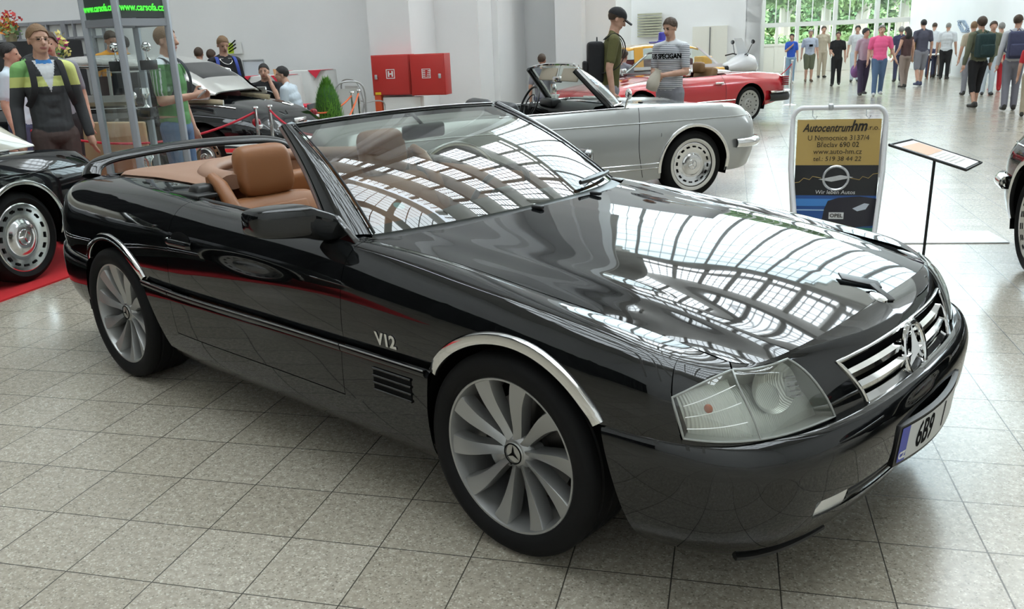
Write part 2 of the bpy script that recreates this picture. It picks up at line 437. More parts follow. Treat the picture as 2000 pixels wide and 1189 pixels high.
# unseen dark drape, added only to blacken the reflection in the car's flank
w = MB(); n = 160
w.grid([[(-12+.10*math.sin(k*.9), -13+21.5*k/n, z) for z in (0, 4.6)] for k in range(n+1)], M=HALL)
tag(w.build('added_dark_drape', mat('added_drape_black', (.012,.012,.014), .9), None, solid=.02), 'tall black drape along the stands left of the cars', 'drape')
# glazed end wall with the entrance doors
v = vG; gw = MB(); fr_ = MB(); rf_ = MB()
ua, ub = U(1489,vG), U(1778,vG); uM = U(1722,vG); wa, wb = -7.5, 15.0
zt = 23.5
m_fr = mat('steel_window_frame', (.62,.62,.58), .5)
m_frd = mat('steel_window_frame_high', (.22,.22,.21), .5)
hbox(fr_, wa, ua, v, v+.25, 0, LOW+.4); hbox(fr_, ub, wb, v, v+.25, 0, LOW+.4)
dz = hz(1600,45,vG)             # head of the doors
top = lambda u: 22.2-7.5*((u-(ua+ub)/2-.2)/((ub-ua)/2))**4*.45
u_posts = [ua, U(1555,vG), U(1627,vG), U(1709,vG), ub]
for u in u_posts: hbox(fr_, u-.07, u+.07, v-.06, v+.14, 0, LOW+.4)
for k in range(1, 12):
    u = ua+(ub-ua)*k/12; hbox(fr_, u-.02, u+.02, v, v+.06, dz, LOW+.4)
z = dz
while z < LOW: hbox(fr_, ua, ub, v-.01, v+.07, z-.03, z+.03); z += 1.28
hbox(fr_, ua, ub, v-.05, v+.12, dz-.10, dz+.08)
hi_ = MB(); nb = 9
arc = lambda u: 22.9-9.5*abs((u-3.75)/11.2)**2.6
for k in range(nb+1):
    u = wa+(wb-wa)*k/nb; hbox(hi_, u-.11, u+.11, v-.25, v+.14, LOW, zt)
    if k < nb:
        for q in (1,2):
            uu = u+(wb-wa)/nb*q/3; hbox(hi_, uu-.025, uu+.025, v, v+.06, LOW, zt)
z = LOW+.4
while z < zt: hbox(hi_, wa, wb, v-.01, v+.07, z-.035, z+.035); z += 1.4
struct(hi_, 'window_3', m_frd)
sp_ = MB()
for k in range(40):
    u0 = wa+(wb-wa)*k/40; u1 = wa+(wb-wa)*(k+1)/40; hbox(sp_, u0, u1, v-.3, v+.3, arc((u0+u1)/2), zt)
struct(sp_, 'wall_end', m_conc)
struct(fr_, 'window_1', m_fr)
gl_ = MB(); hbox(gl_, ua, ub, v+.02, v+.025, dz, LOW); hbox(gl_, wa, wb, v+.02, v+.025, LOW, zt); gq = struct(gl_, 'window_2', m_clear)
# closed left leaves with solid lower panel, glazed above
pn = MB(); zr = hz(1520,88,vG)
hbox(pn, ua, U(1709,vG), v, v+.06, 0, zr); hbox(pn, U(1725,vG), ub, v, v+.06, 0, .35)
for px in (1489, 1516, 1556, 1592, 1627, 1668, 1709): u = U(px,vG); hbox(pn, u-.06, u+.06, v-.03, v+.09, 0, dz)
hbox(pn, ua, U(1709,vG), v-.03, v+.09, zr-.05, zr+.05)
struct(pn, 'door_1', m_cream)
# the photo's open right-hand bay: frame only
pn = MB()
for px in (1722, 1734, 1747, 1760, 1778): u = U(px,vG); hbox(pn, u-.035, u+.035, v-.03, v+.09, 0, dz)
for z in (1.1, 2.0): hbox(pn, U(1722,vG), ub, v-.02, v+.06, z-.03, z+.03)
struct(pn, 'door_2', m_cream)
# outside: pavement, lawn, trees
og = MB(); og.box((0, 0, -.15), (160, 90, .2), M=HALL @ Matrix.Translation((5, vG+45.5, 0))); struct(og, 'ground', noise_color(mat('pale_paving', (.55,.54,.5), .9), (.50,.49,.45), (.62,.60,.55), .5))  # pale paving, tone varied at random
m_leaf = noise_color(mat('tree_leaves', (.2,.34,.12), .7), (.09,.20,.07), (.36,.50,.20), .7)
m_bark = mat('pale_bark', (.42,.38,.32), .9)
def leaf_ball(mb, c, r, n, size, rnd):
    for _ in range(n):
        d = Vector((rnd.gauss(0,1), rnd.gauss(0,1), rnd.gauss(0,1))).normalized()*r*rnd.uniform(.55,1.05); p = Vector(c)+Vector((d.x,d.y,d.z*.8))
        a = Vector((rnd.gauss(0,1), rnd.gauss(0,1), rnd.gauss(0,1))).normalized(); b = a.orthogonal().normalized(); s_ = size*rnd.uniform(.6,1.3)
        mb.add([p-a*s_, p+b*s_*.6, p+a*s_, p-b*s_*.6], [(0,1,2,3)])
def tree(px, v, h, rad, label, seed, lean=0.0):
    rnd = random.Random(seed); u = hv(px, v); base = H(u, v)
    root = empty('tree', base, 0, label, 'tree', 'trees outside the glazed end wall')
    tk = MB(); tk.tube([(0,0,-.06),(lean*.2,0,h*.3),(lean*.5,.1,h*.55),(lean,.2,h*.8)], [.42,.32,.24,.1], 10)
    for k in range(5):
        a = rnd.uniform(0, 6.28); z0 = h*rnd.uniform(.3,.55); tk.tube([(lean*.3,0,z0),(math.cos(a)*rad*.4+lean*.4,math.sin(a)*rad*.4,z0+h*.15),(math.cos(a)*rad*.7,math.sin(a)*rad*.7,z0+h*.33)], [.16,.10,.04], 7)
    tk.build('trunk', m_bark, root)
    cr = MB()
    for _ in range(26):
        a = rnd.uniform(0, 6.28); rr = rad*math.sqrt(rnd.random())*.85; leaf_ball(cr, (math.cos(a)*rr+lean*.5, math.sin(a)*rr, h*rnd.uniform(.42,.95)), rad*.36, 420, .19, rnd)
    cr.build('crown', m_leaf, root, smooth=False, weld=0, fixn=False)
tree(1530, 54, 8, 3.3, 'leafy green tree outside, behind the doors at the left of the end wall', 1)
tree(1610, 63, 9, 3.8, 'broad green tree outside, behind the middle bay of the end wall', 2)
tree(1668, 49, 7.5, 2.6, 'tree with pale leaning branches outside the open doorway', 3, 1.6)
tree(1760, 58, 8, 3.4, 'green tree outside, furthest right behind the glass', 4)
bk_ = MB(); rnd = random.Random(11)
for px in range(1420, 1860, 9):
    for zz in (1.2, 3.0, 4.8, 6.5):
        vv = 74+rnd.uniform(-1.5,1.5); q = H(hv(px,vv), vv); leaf_ball(bk_, (q.x,q.y,zz), 1.7, 170, .24, rnd)
tag(bk_.build('shrubbery', m_leaf, None, smooth=False, weld=0, fixn=False), 'dense green shrubbery far outside behind the trees', 'shrubs', kind='stuff')
hd = MB(); rnd = random.Random(9)
for px in range(1470, 1800, 6):
    q = H(hv(px,50), 50+rnd.uniform(-.6,.6)); leaf_ball(hd, (q.x,q.y,.8), .9, 60, .13, rnd)
tag(hd.build('hedge', m_leaf, None, smooth=False, weld=0, fixn=False), 'low green hedge outside beyond the entrance doors', 'hedge', kind='stuff')
# ================================================================ black convertible, nearest the camera
CAR = empty('convertible_car', (0.5624, 2.9916, 0), -0.7341,
            'large black open convertible with tan leather seats and alloy wheels in front', 'car')
# x forward, y to the car's left, origin on the floor under the front axle; the right side (y<0) faces the camera
def R_(pts): return pts
# ---- lower band: bumpers and side cladding; reference plan line and outward inset per rail
refA = [(.920,0),(.910,-.28),(.874,-.54),(.808,-.715),(.702,-.832),(.56,-.885),(.38,-.906),(0,-.912),(-.31,-.909),(-.72,-.906),(-1.3,-.906),(-1.9,-.906),
        (-2.2,-.905),(-2.5,-.900),(-2.85,-.888),(-3.1,-.868),(-3.30,-.80),(-3.43,-.69),(-3.51,-.42),(-3.54,0)]
nrm = []
for i, (x, y) in enumerate(refA):
    a = refA[max(i-1,0)]; b = refA[min(i+1,len(refA)-1)]
    d = Vector((b[0]-a[0], b[1]-a[1])).normalized(); n_ = Vector((-d.y, d.x))
    if i == 0: n_ = Vector((1,0))
    if i == len(refA)-1: n_ = Vector((-1,0))
    if n_.dot(Vector((x+1.3, y))) < 0: n_ = -n_
    nrm.append(n_)
frontA = [(.155,.135),(.205,.075),(.275,.030),(.35,.008),(.43,0),(.492,.005),(.522,.020),(.533,.042)]
sideA  = [(.200,.055),(.235,.028),(.285,.012),(.35,.003),(.43,0),(.500,.001),(.520,.006),(.530,.022)]
rearA  = [(.250,.100),(.290,.050),(.350,.018),(.42,.003),(.49,0),(.560,.006),(.585,.020),(.597,.055)]
dzr = [0]*20
PA = []
for k in range(8):
    row = []
    for i, (x, y) in enumerate(refA):
        f = [1,1,1,.95,.8,.4,.1,0,0,0,0,0,0,0,0,0,0,0,0,0][i]; r = [0,0,0,0,0,0,0,0,0,0,0,.0,.15,.35,.6,.8,1,1,1,1][i]
        z = f*frontA[k][0]+r*rearA[k][0]+(1-f-r)*sideA[k][0]; d = f*frontA[k][1]+r*rearA[k][1]+(1-f-r)*sideA[k][1]
        row.append((x-nrm[i].x*d, y-nrm[i].y*d, z))
    PA.append(row)
NA = Net(PA)
# ---- upper band: nose face, fenders, doors, rear quarters, tail: seven rails from the strip up to hood edge / belt line
St = [
 [(.880,0,.500),(.870,0,.555),(.852,0,.605),(.828,0,.650),(.806,0,.682),(.780,0,.705),(.742,0,.724)],
 [(.866,-.28,.505),(.857,-.28,.555),(.839,-.28,.605),(.815,-.28,.650),(.795,-.28,.678),(.770,-.28,.699),(.736,-.28,.717)],
 [(.815,-.54,.512),(.804,-.54,.555),(.787,-.54,.602),(.764,-.54,.645),(.746,-.54,.670),(.728,-.54,.689),(.704,-.54,.704)],
 [(.758,-.715,.517),(.746,-.715,.555),(.727,-.713,.600),(.704,-.710,.642),(.686,-.705,.667),(.668,-.695,.684),(.645,-.680,.697)],
 [(.665,-.825,.520),(.657,-.827,.558),(.643,-.826,.602),(.626,-.820,.645),(.611,-.806,.676),(.595,-.778,.700),(.572,-.722,.716)],
 [(.548,-.872,.522),(.545,-.876,.560),(.540,-.877,.605),(.532,-.872,.650),(.525,-.856,.690),(.515,-.820,.722),(.500,-.722,.730)],
 [(.38,-.892,.525),(.38,-.897,.565),(.38,-.897,.61),(.38,-.890,.665),(.38,-.868,.715),(.38,-.820,.748),(.38,-.72,.748)],
 [(0,-.893,.528),(0,-.903,.575),(0,-.904,.64),(0,-.896,.71),(0,-.868,.768),(0,-.810,.802),(0,-.72,.794)],
 [(-.31,-.890,.530),(-.31,-.900,.58),(-.31,-.902,.65),(-.31,-.893,.73),(-.31,-.866,.792),(-.31,-.805,.835),(-.31,-.72,.832)],
 [(-.72,-.888,.530),(-.72,-.897,.58),(-.72,-.899,.66),(-.72,-.892,.75),(-.72,-.868,.820),(-.72,-.825,.866),(-.72,-.765,.876)],
 [(-1.3,-.888,.532),(-1.3,-.897,.58),(-1.3,-.900,.67),(-1.3,-.893,.765),(-1.3,-.870,.84),(-1.3,-.828,.885),(-1.3,-.775,.898)],
 [(-1.9,-.888,.537),(-1.9,-.897,.59),(-1.9,-.899,.68),(-1.9,-.892,.775),(-1.9,-.867,.85),(-1.9,-.822,.900),(-1.9,-.755,.916)],
 [(-2.2,-.887,.545),(-2.2,-.897,.60),(-2.2,-.898,.69),(-2.2,-.888,.785),(-2.2,-.858,.86),(-2.2,-.800,.915),(-2.2,-.71,.933)],
 [(-2.5,-.882,.555),(-2.5,-.894,.62),(-2.5,-.893,.70),(-2.5,-.880,.79),(-2.5,-.846,.862),(-2.5,-.780,.915),(-2.5,-.68,.938)],
 [(-2.85,-.868,.570),(-2.85,-.877,.63),(-2.85,-.874,.71),(-2.85,-.860,.795),(-2.85,-.824,.86),(-2.85,-.755,.910),(-2.85,-.65,.932)],
 [(-3.10,-.845,.580),(-3.10,-.850,.64),(-3.10,-.846,.715),(-3.10,-.830,.795),(-3.10,-.797,.857),(-3.10,-.728,.902),(-3.08,-.62,.920)],
 [(-3.285,-.775,.588),(-3.29,-.780,.64),(-3.285,-.775,.715),(-3.275,-.757,.79),(-3.26,-.727,.845),(-3.24,-.665,.887),(-3.20,-.57,.908)],
 [(-3.40,-.67,.590),(-3.405,-.672,.64),(-3.40,-.668,.715),(-3.385,-.655,.79),(-3.37,-.63,.842),(-3.33,-.58,.880),(-3.28,-.50,.899)],
 [(-3.48,-.40,.592),(-3.485,-.40,.64),(-3.48,-.40,.715),(-3.465,-.40,.79),(-3.445,-.39,.842),(-3.41,-.37,.878),(-3.36,-.33,.897)],
 [(-3.51,0,.592),(-3.515,0,.64),(-3.51,0,.715),(-3.495,0,.79),(-3.475,0,.843),(-3.44,0,.880),(-3.39,0,.899)]]
PB = [[St[i][k] for i in range(20)] for k in range(7)]
NB = Net(PB)
LR = [-1, 1]          # -1 = right side as modelled, 1 = mirrored
def mir(P, sd):
    return [[(p[0], p[1]*(1 if sd < 0 else -1), p[2]) for p in r] for r in P]
def patch(net, S, W, off=0.0):
    """S, W: 2-D arrays of the same shape -> grid of points (optionally offset along the normal)"""
    S = np.asarray(S, float); W = np.asarray(W, float); sh = S.shape
    P = net.ev(S.ravel(), W.ravel())
    if off is not 0.0:
        e = 2e-3
        a = net.ev(S.ravel()+e, W.ravel())-net.ev(S.ravel()-e, W.ravel()); b = net.ev(S.ravel(), W.ravel()+e)-net.ev(S.ravel(), W.ravel()-e)
        n = np.cross(b, a); n /= np.linalg.norm(n, axis=1)[:,None]+1e-12
        c = P-np.array([-1.3,0,.5]); fl = np.sign((n*c).sum(1)); n *= np.where(fl == 0, 1, fl)[:,None]
        P = P+n*(np.asarray(off).ravel()[:,None] if np.ndim(off) else off)
    return P.reshape(sh+(3,)).tolist()
def bil(c00, c10, c11, c01, ns, nw, rows=None):
    a = np.linspace(0, 1, ns+1)[:,None]; b = (np.linspace(0, 1, nw+1) if rows is None else np.asarray(rows))[None,:]
    f = lambda k: c00[k]*(1-a)*(1-b)+c10[k]*a*(1-b)+c11[k]*a*b+c01[k]*(1-a)*b
    return f(0), f(1)
def sy(net, y, w, lo=0., hi=None):      # station where the nose surface reaches this |y|
    hi = hi if hi is not None else net.ks[5]
    a, b = lo, hi
    for _ in range(40):
        m = (a+b)/2
        if -net.ev(m, w)[0][1] < y: a = m
        else: b = m
    return (a+b)/2
KS = NB.ks; KA = NA.ks; END = KS[-1]; ENDA = KA[-1]
def sx(net, x, w): return float(net.s_of_x([x], [w], net.ks[3]*.5, net.ks[17])[0])
def wz(net, s, z): return float(net.w_of_z([s], [z])[0])
# headlight corners (s, w)
w_hi = .86
s_hi_t = sy(NB, .575, w_hi); s_hi_b = sy(NB, .505, .07)
s_K = sy(NB, .705, 1.0); s_Kh = s_K
s_ot = sx(NB, .548, .5); w_ot = wz(NB, s_ot, .645)
s_ob = sx(NB, .582, .07)
w_hb = .07; w_Kt = .84
def hl_top(S):
    return np.interp(S, [s_hi_t, s_K, s_ot], [w_hi, w_Kt, w_ot])
# grille corners
w_gt = wz(NB, .3, .657); w_gb = wz(NB, .3, .512)
s_gt = sy(NB, .428, w_gt); s_gb = sy(NB, .352, w_gb)
ROWS = np.r_[np.linspace(0, w_ot, 8), np.linspace(w_ot, 1, 15)[1:]]
# wheel arches (x, z, radius to the paint edge)
ARCH = {'f': (.025, .310, .385), 'r': (-2.50, .315, .385)}
def arch_cols(net, key, n=40):
    cx_, cz_, R = ARCH[key]
    z0 = .532 if key == 'f' else .556
    t0 = math.asin((z0-cz_)/R); th_ = np.linspace(t0, PI-t0, n+1)
    xs = cx_+R*np.cos(th_); zs = cz_+R*np.sin(th_)
    W = np.zeros(n+1); S = net.s_of_x(xs, W+.2, KS[4], KS[16])
    for _ in range(4):
        W = net.w_of_z(S, zs); S = net.s_of_x(xs, W, KS[4], KS[16])
    W[0] = W[-1] = 0
    S[0] = sx(net, xs[0], 0); S[-1] = sx(net, xs[-1], 0)
    return S, W
SF, WF = arch_cols(NB, 'f'); SR, WR = arch_cols(NB, 'r')
def column_patch(net, S, W0, rows=ROWS):
    S = np.asarray(S)[:,None]; W0 = np.asarray(W0)[:,None]; r = np.asarray(rows)[None,:]
    return S+0*r, W0+(1-W0)*r
g = .0013   # half panel gap in s
x_door, x_rear = -.715, -1.862
s_d = sx(NB, x_door, .5); s_q = sx(NB, x_rear, .5)
def seam_S(net, x0, x1, x2, rows):     # a panel seam line: x at the bottom, middle, top
    xs = np.interp(rows, [0,.55,1], [x0,x1,x2]); return np.array([sx(net, x, r) for x, r in zip(xs, rows)])
door_f = seam_S(NB, -.742, -.725, -.705, ROWS)
door_r = seam_S(NB, -1.955, -1.90, -1.845, ROWS)
def cols_between(Sa, Sb, n):
    a = np.linspace(0, 1, n+1)[:,None]; return np.asarray(Sa)[None,:]*(1-a)+np.asarray(Sb)[None,:]*a
def sheet(mb, P, sd): mb.grid(mir(P, sd))

# hood top net
def T_at(s): return NB.ev(s, 1.0)[0]
zc_x = [-.75,-.56,-.3,-.1,.1,.3,.5,.65,.742]; zc_z = [.915,.908,.893,.877,.854,.826,.789,.753,.724]
_TT = NB.ev(np.linspace(KS[2], KS[10], 600), np.ones(600)); _TT = _TT[np.argsort(_TT[:,0])]
def hood_edge_y(x): return float(-np.interp(x, _TT[:,0], _TT[:,1]))
def zs(x): return float(np.interp(x, _TT[:,0], _TT[:,2]))
vs = [0,.2,.4,.58,.72,.80,.87,.94,1.0]
_pc = np.polyfit(zc_x, zc_z, 3)
_pr = np.polyfit([-.7,-.56,-.21,0,.36,.56,.70], [.852,.850,.838,.825,.782,.745,.712], 3)
def zc(x): return float(np.polyval(_pc, x))
def zrd(x): return float(np.polyval(_pr, x))
PH = []
TS = [0,.30,.44,.58,.72,.86,1.0]; nst = len(TS)
for v in vs:
    y0 = v*.705
    s0 = sy(NB, y0, 1.0) if v > 0 else 0.0
    L = NB.ev(s0, 1.0)[0]; xr = -.505-.205*v**2.4
    vr = .80
    row = []
    for j in range(nst):
        t = TS[j]; x = L[0]*(1-t)+xr*t
        ye = hood_edge_y(x); yf = v*ye; y = yf*min(1, t*4)+(-L[1])*(1-min(1, t*4))
        zr_ = max(zrd(x), zs(x)+.012); z1 = zc(x)-(zc(x)-zr_)*(v/vr)**2
        q = (v-vr)/(1-vr)
        z = z1 if v <= vr else zr_-(zr_-zs(x))*(.7*q+.3*q*q)
        if abs(v-vr) < .01: z += .0035
        m = min(1, t*3.2); m = m*m*(3-2*m)
        zl = (L[2]+(L[0]-x)*.36)*(1-v**4)+zs(x)*v**4
        z = z*m+zl*(1-m)
        if j == 0: y, z = -L[1], L[2]
        if v == 1.0 and j > 0: pass
        row.append((x, -y, z))
    PH.append(row)
NH = Net(PH)     # rails: v (centre -> side), stations: front -> rear
# hood object
for_h = MB(); nose = MB()
nv = 46; na = 60
tv = np.linspace(0, 1, nv+1); 
for sd in LR:
    Sg, Wg = np.meshgrid(np.linspace(0, NH.ks[-1], na+1), np.linspace(0, 1-.004, nv+1), indexing='ij')
    sheet(for_h, patch(NH, Sg, Wg), sd)
    # nose: above the grille, cheeks, above headlight
    sheet(nose, patch(NB, *bil((0,w_gt),(s_gt,w_gt),(s_gt,1),(0,.992), 20, 8)), sd)
    sheet(nose, patch(NB, *bil((s_gt,w_gt),(s_hi_t-.004,w_hi+.012),(s_hi_t-.004,.992),(s_gt,.992), 8, 8)), sd)
    rr = np.r_[np.linspace(-.05, w_gb, 3), np.linspace(w_gb, w_gt, 14)[1:]]
    sL = np.interp(rr, [-.05, w_gb, w_gt], [s_gb, s_gb, s_gt]); sR = np.interp(rr, [-.05, w_hb-.02, w_gt], [s_hi_b-.006, s_hi_b-.006, s_hi_b+(s_hi_t-.004-s_hi_b)*(w_gt/w_hi)])
    sheet(nose, patch(NB, cols_between(sL, sR, 8), np.repeat(rr[None,:], 9, 0)), sd)
    sq_ = sR[-1]; sheet(nose, patch(NB, *bil((s_gt,w_gt),(sq_,w_gt),(s_hi_t-.004,w_hi+.012),(s_gt,w_gt), 8, 4)), sd)
    sheet(nose, patch(NB, *bil((0,-.05),(s_gb,-.05),(s_gb,w_gb),(0,w_gb), 20, 3)), sd)
    Sx = np.linspace(s_hi_t-.004, s_K-.004, 9); r9 = np.linspace(0,1,9)[None,:]
    W0 = hl_top(Sx)[:,None]+.012
    sheet(nose, patch(NB, Sx[:,None]+0*r9, W0+(.992-W0)*r9), sd)
hood = for_h.build('hood', m_black, CAR, ang=50, weld=4e-4, solid=.004, off=-1)
nose.build('nose_panel', m_black, CAR, ang=50, weld=4e-4, solid=.004, off=-1)
# fenders
for sd in LR:
    mb = MB()
    Sx = np.linspace(s_K+.002, s_ot, 12); r = np.linspace(0,1,15)[None,:]; W0 = np.minimum(hl_top(Sx)+.012, .995)[:,None]; W0[-1] = w_ot
    sheet(mb, patch(NB, Sx[:,None]+0*r, W0+(1-W0)*r), sd)
    S, W = bil((s_ob+.006,0),(SF[0],0),(SF[0],1),(s_ot+0.0,1), 8, 1, ROWS)
    S = cols_between(np.interp(ROWS,[0,w_ot,1],[s_ob+.006,s_ot+.004,s_ot+.0]), np.full(len(ROWS), SF[0]), 8); W = np.repeat(ROWS[None,:], 9, 0)
    sheet(mb, patch(NB, S, W), sd)
    sheet(mb, patch(NB, *column_patch(NB, SF, WF)), sd)
    S = cols_between(np.full(len(ROWS), SF[-1]), door_f-g, 16); W = np.repeat(ROWS[None,:], 17, 0)
    sheet(mb, patch(NB, S, W), sd)
    # strip of body under the headlight
    sheet(mb, patch(NB, *bil((s_hi_b-.006,-.03),(s_ob+.006,-.03),(s_ob+.006,w_hb-.02),(s_hi_b-.006,w_hb-.02), 24, 4)), sd)
    mb.build('front_fender', m_black, CAR, ang=50, weld=4e-4, solid=.004, off=-1)
    # door skin (upper) and rear quarter
    mb = MB()
    S = cols_between(door_f+g, door_r-g, 46); W = np.repeat(ROWS[None,:], 47, 0)
    P = patch(NB, S, W); 
    T = [P[i][-1] for i in range(47)]
    lip = [[(p[0], p[1]+d, p[2]+e) for d, e in ((0,0),(.012,.003),(.030,-.001),(.034,-.02))] for p in T]
    sheet(mb, P, sd); sheet(mb, lip, sd)
    # cladding below the strip belongs to the door too
    rA = np.linspace(wz(NA, KA[10], .345), .965, 12)
    fa = np.array([sx(NA, x, w) for x, w in zip(np.linspace(-.750,-.742,12), rA)]); ra = np.array([sx(NA, x, w) for x, w in zip(np.linspace(-1.925,-1.955,12), rA)])
    S = cols_between(fa+g, ra-g, 30); W = np.repeat(rA[None,:], 31, 0)
    sheet(mb, patch(NA, S, W), sd)
    door = mb.build('door', m_black, CAR, ang=50, weld=3e-4, solid=.004, off=-1)
    if sd < 0: DOOR_R = door
    mb = MB()
    S = cols_between(door_r+g, np.full(len(ROWS), SR[0]), 10); W = np.repeat(ROWS[None,:], 11, 0)
    sheet(mb, patch(NB, S, W), sd)
    sheet(mb, patch(NB, *column_patch(NB, SR, WR)), sd)
    s_tl = sx(NB, -3.27, .4)
    S = cols_between(np.full(len(ROWS), SR[-1]), np.full(len(ROWS), s_tl), 18); W = np.repeat(ROWS[None,:], 19, 0)
    sheet(mb, patch(NB, S, W), sd)
    wtl = wz(NB, s_tl+.1, .80)
    S, W = bil((s_tl,wtl),(END,wtl),(END,1),(s_tl,1), 16, 8); sheet(mb, patch(NB, S, W), sd)
    mb.build('rear_fender', m_black, CAR, ang=50, weld=4e-4, solid=.004, off=-1)
    # tail light wraps the corner
    tl = MB(); S, W = bil((s_tl+.004,.02),(s_tl+.42,.02),(s_tl+.42,wtl-.01),(s_tl+.004,wtl-.01), 16, 12)
    P = patch(NB, S, W)
    for i in range(len(P)):
        for j in range(len(P[0])):
            rb = .006 if (j % 2) else 0
            P[i][j] = [P[i][j][0]-rb, P[i][j][1], P[i][j][2]]
    sheet(tl, P, sd); tl.build('tail_light', mat('red_lens', (.25,.008,.015), .15, spec=.6), CAR, ang=60, solid=.01, off=-1)
    bp = MB(); S, W = bil((s_tl+.43,.0),(END,.0),(END,wtl),(s_tl+.43,wtl), 8, 4); sheet(bp, patch(NB, S, W), sd)
    bp.build('rear_panel', m_black, CAR, solid=.004, off=-1)

# lower band: sill/cladding pieces between the arches
rowsA = np.linspace(0, 1, 22)
def lineA(pts):   # x of an opening edge by height
    z_ = [p[1] for p in pts]; x_ = [p[0] for p in pts]
    out = []
    for r in rowsA:
        s0 = sx(NA, x_[0], r); z = NA.ev(s0, r)[0][2]; x = float(np.interp(z, z_, x_)); out.append(sx(NA, x, r))
    return np.array(out)
arch_f_back = lineA([(-.318,.2),(-.318,.40),(-.305,.53)]); arch_f_front = lineA([(.455,.15),(.43,.25),(.372,.45),(.352,.53)])
arch_r_front = lineA([(-2.02,.2),(-2.08,.33),(-2.17,.48),(-2.205,.54)]); arch_r_back = lineA([(-2.90,.25),(-2.86,.40),(-2.80,.57)])
for sd in LR:
    mb = MB(); wd0 = wz(NA, KA[10], .341)
    low = rowsA[rowsA < wd0+.02]; k = len(low)
    S = cols_between(arch_f_back, arch_r_front, 60); W = np.repeat(rowsA[None,:], 61, 0)
    rl = np.linspace(0, wd0, 10)
    fb = np.interp(rl, rowsA, arch_f_back); rb = np.interp(rl, rowsA, arch_r_front)
    sheet(mb, patch(NA, cols_between(fb, rb, 60), np.repeat(rl[None,:], 61, 0)), sd)
    ru = np.linspace(wd0, 1, 14)
    dfr = np.array([sx(NA, x, w) for x, w in zip(np.linspace(-.750,-.742,14), ru)]); drr = np.array([sx(NA, x, w) for x, w in zip(np.linspace(-1.925,-1.955,14), ru)])
    sheet(mb, patch(NA, cols_between(np.interp(ru, rowsA, arch_f_back), dfr-g, 14), np.repeat(ru[None,:], 15, 0)), sd)
    sheet(mb, patch(NA, cols_between(drr+g, np.interp(ru, rowsA, arch_r_front), 10), np.repeat(ru[None,:], 11, 0)), sd)
    mb.build('side_skirt', m_black, CAR, ang=50, weld=3e-4, solid=.004, off=-1)
# front bumper with its air slot left open
fb = MB(); w_s0 = wz(NA, .2, .292); w_s1 = wz(NA, .2, .345)
s_slot = sy(NA, .63, .4, hi=KA[5])
for sd in LR:
    for (wa, wb, n) in ((0, w_s0, 8), (w_s1, 1, 16)):
        r = np.linspace(wa, wb, n); sheet(fb, patch(NA, cols_between(np.full(n, 0.), np.full(n, s_slot), 30), np.repeat(r[None,:], 31, 0)), sd)
    r = np.r_[np.linspace(0, w_s0, 8), np.linspace(w_s0, w_s1, 5)[1:], np.linspace(w_s1, 1, 16)[1:]]
    sheet(fb, patch(NA, cols_between(np.full(len(r), s_slot), np.interp(r, rowsA, arch_f_front), 26), np.repeat(r[None,:], 27, 0)), sd)
    # shelf that closes the top back to the body
    top = patch(NA, cols_between(np.array([0.]), np.array([arch_f_front[-1]]), 50), np.ones((51,1)))
    sh = [[tuple(p[0]), (p[0][0]-.05*(1 if p[0][0] > .6 else .2), p[0][1]*.97, p[0][2]-.012)] for p in top]
    sheet(fb, sh, sd)
bumper = fb.build('front_bumper', m_black, CAR, ang=50, weld=4e-4, solid=.004, off=-1)
rb = MB()
for sd in LR:
    sheet(rb, patch(NA, cols_between(arch_r_back, np.full(22, ENDA), 40), np.repeat(rowsA[None,:], 41, 0)), sd)
rb.build('rear_bumper', m_black, CAR, ang=50, weld=4e-4, solid=.004, off=-1)
# air slot: dark back, three bars, end lamps
sl = MB(); S, W = bil((0,w_s0-.05),(s_slot,w_s0-.05),(s_slot,w_s1+.05),(0,w_s1+.05), 24, 4)
for sd in LR: sheet(sl, patch(NA, S, W, off=-.05), sd)
slot = sl.build('air_intake', m_dark, CAR, fixn=False)
for q in range(3):
    for sd in LR:
        w = w_s0+(w_s1-w_s0)*(q+.5)/3; P = patch(NA, np.linspace(.02, s_slot-.14, 24)[None,:], np.full((1,24), w), off=-.012)[0]
        MB().tube([(p[0], p[1]*(1 if sd < 0 else -1), p[2]) for p in P], .0065, 8).build('bar', m_plastic, slot)
for sd in LR:
    mb = MB(); S, W = bil((s_slot-.13,w_s0),(s_slot+.005,w_s0),(s_slot-.03,w_s1),(s_slot-.13,w_s1), 10, 5); sheet(mb, patch(NA, S, W, off=-.006), sd)
    mb.build('fog_lamp', mat('fog_lens', (.75,.75,.72), .12, .3), CAR, solid=.006, off=-1)
# black chin lip under the bumper corner
for sd in LR:
    P = patch(NA, np.linspace(sy(NA,.43,.02,hi=KA[5]), sy(NA,.72,.02,hi=KA[5]), 20)[None,:], np.full((1,20), .03), off=.002)[0]
    MB().tube([(p[0], p[1]*(1 if sd < 0 else -1), p[2]-.002) for p in P], .014, 8, sq=(1.3,.8)).build('chin_lip', m_plastic, CAR)

# rub strip along bumper, fender, door, rear
def strip(name, S0, S1, n, off, r, m, sd, dz=0.0, w=.93, sq=None, parent=CAR):
    P = patch(NA, np.linspace(S0, S1, n)[None,:], np.full((1,n), w), off=off)[0]
    return MB().tube([(p[0], p[1]*(1 if sd < 0 else -1), p[2]+dz) for p in P], r, 10, sq=sq).build(name, m, parent)
for sd in LR:
    sF = float(arch_f_back[-1]); sD = sx(NA, x_door-.027, 1); sE = sx(NA, -1.955, 1); sRr = float(arch_r_front[-1])
    for a, b, n in ((sF+.01, sD-.003, 12), (sD+.003, sE-.003, 30), (sE+.003, sRr-.01, 8)):
        strip('rub_strip', a, b, n, .004, .0115, m_black, sd, sq=(.9,1.15))
        strip('strip_inlay', a, b, n, .0145, .0035, m_dchrome, sd, dz=.006)
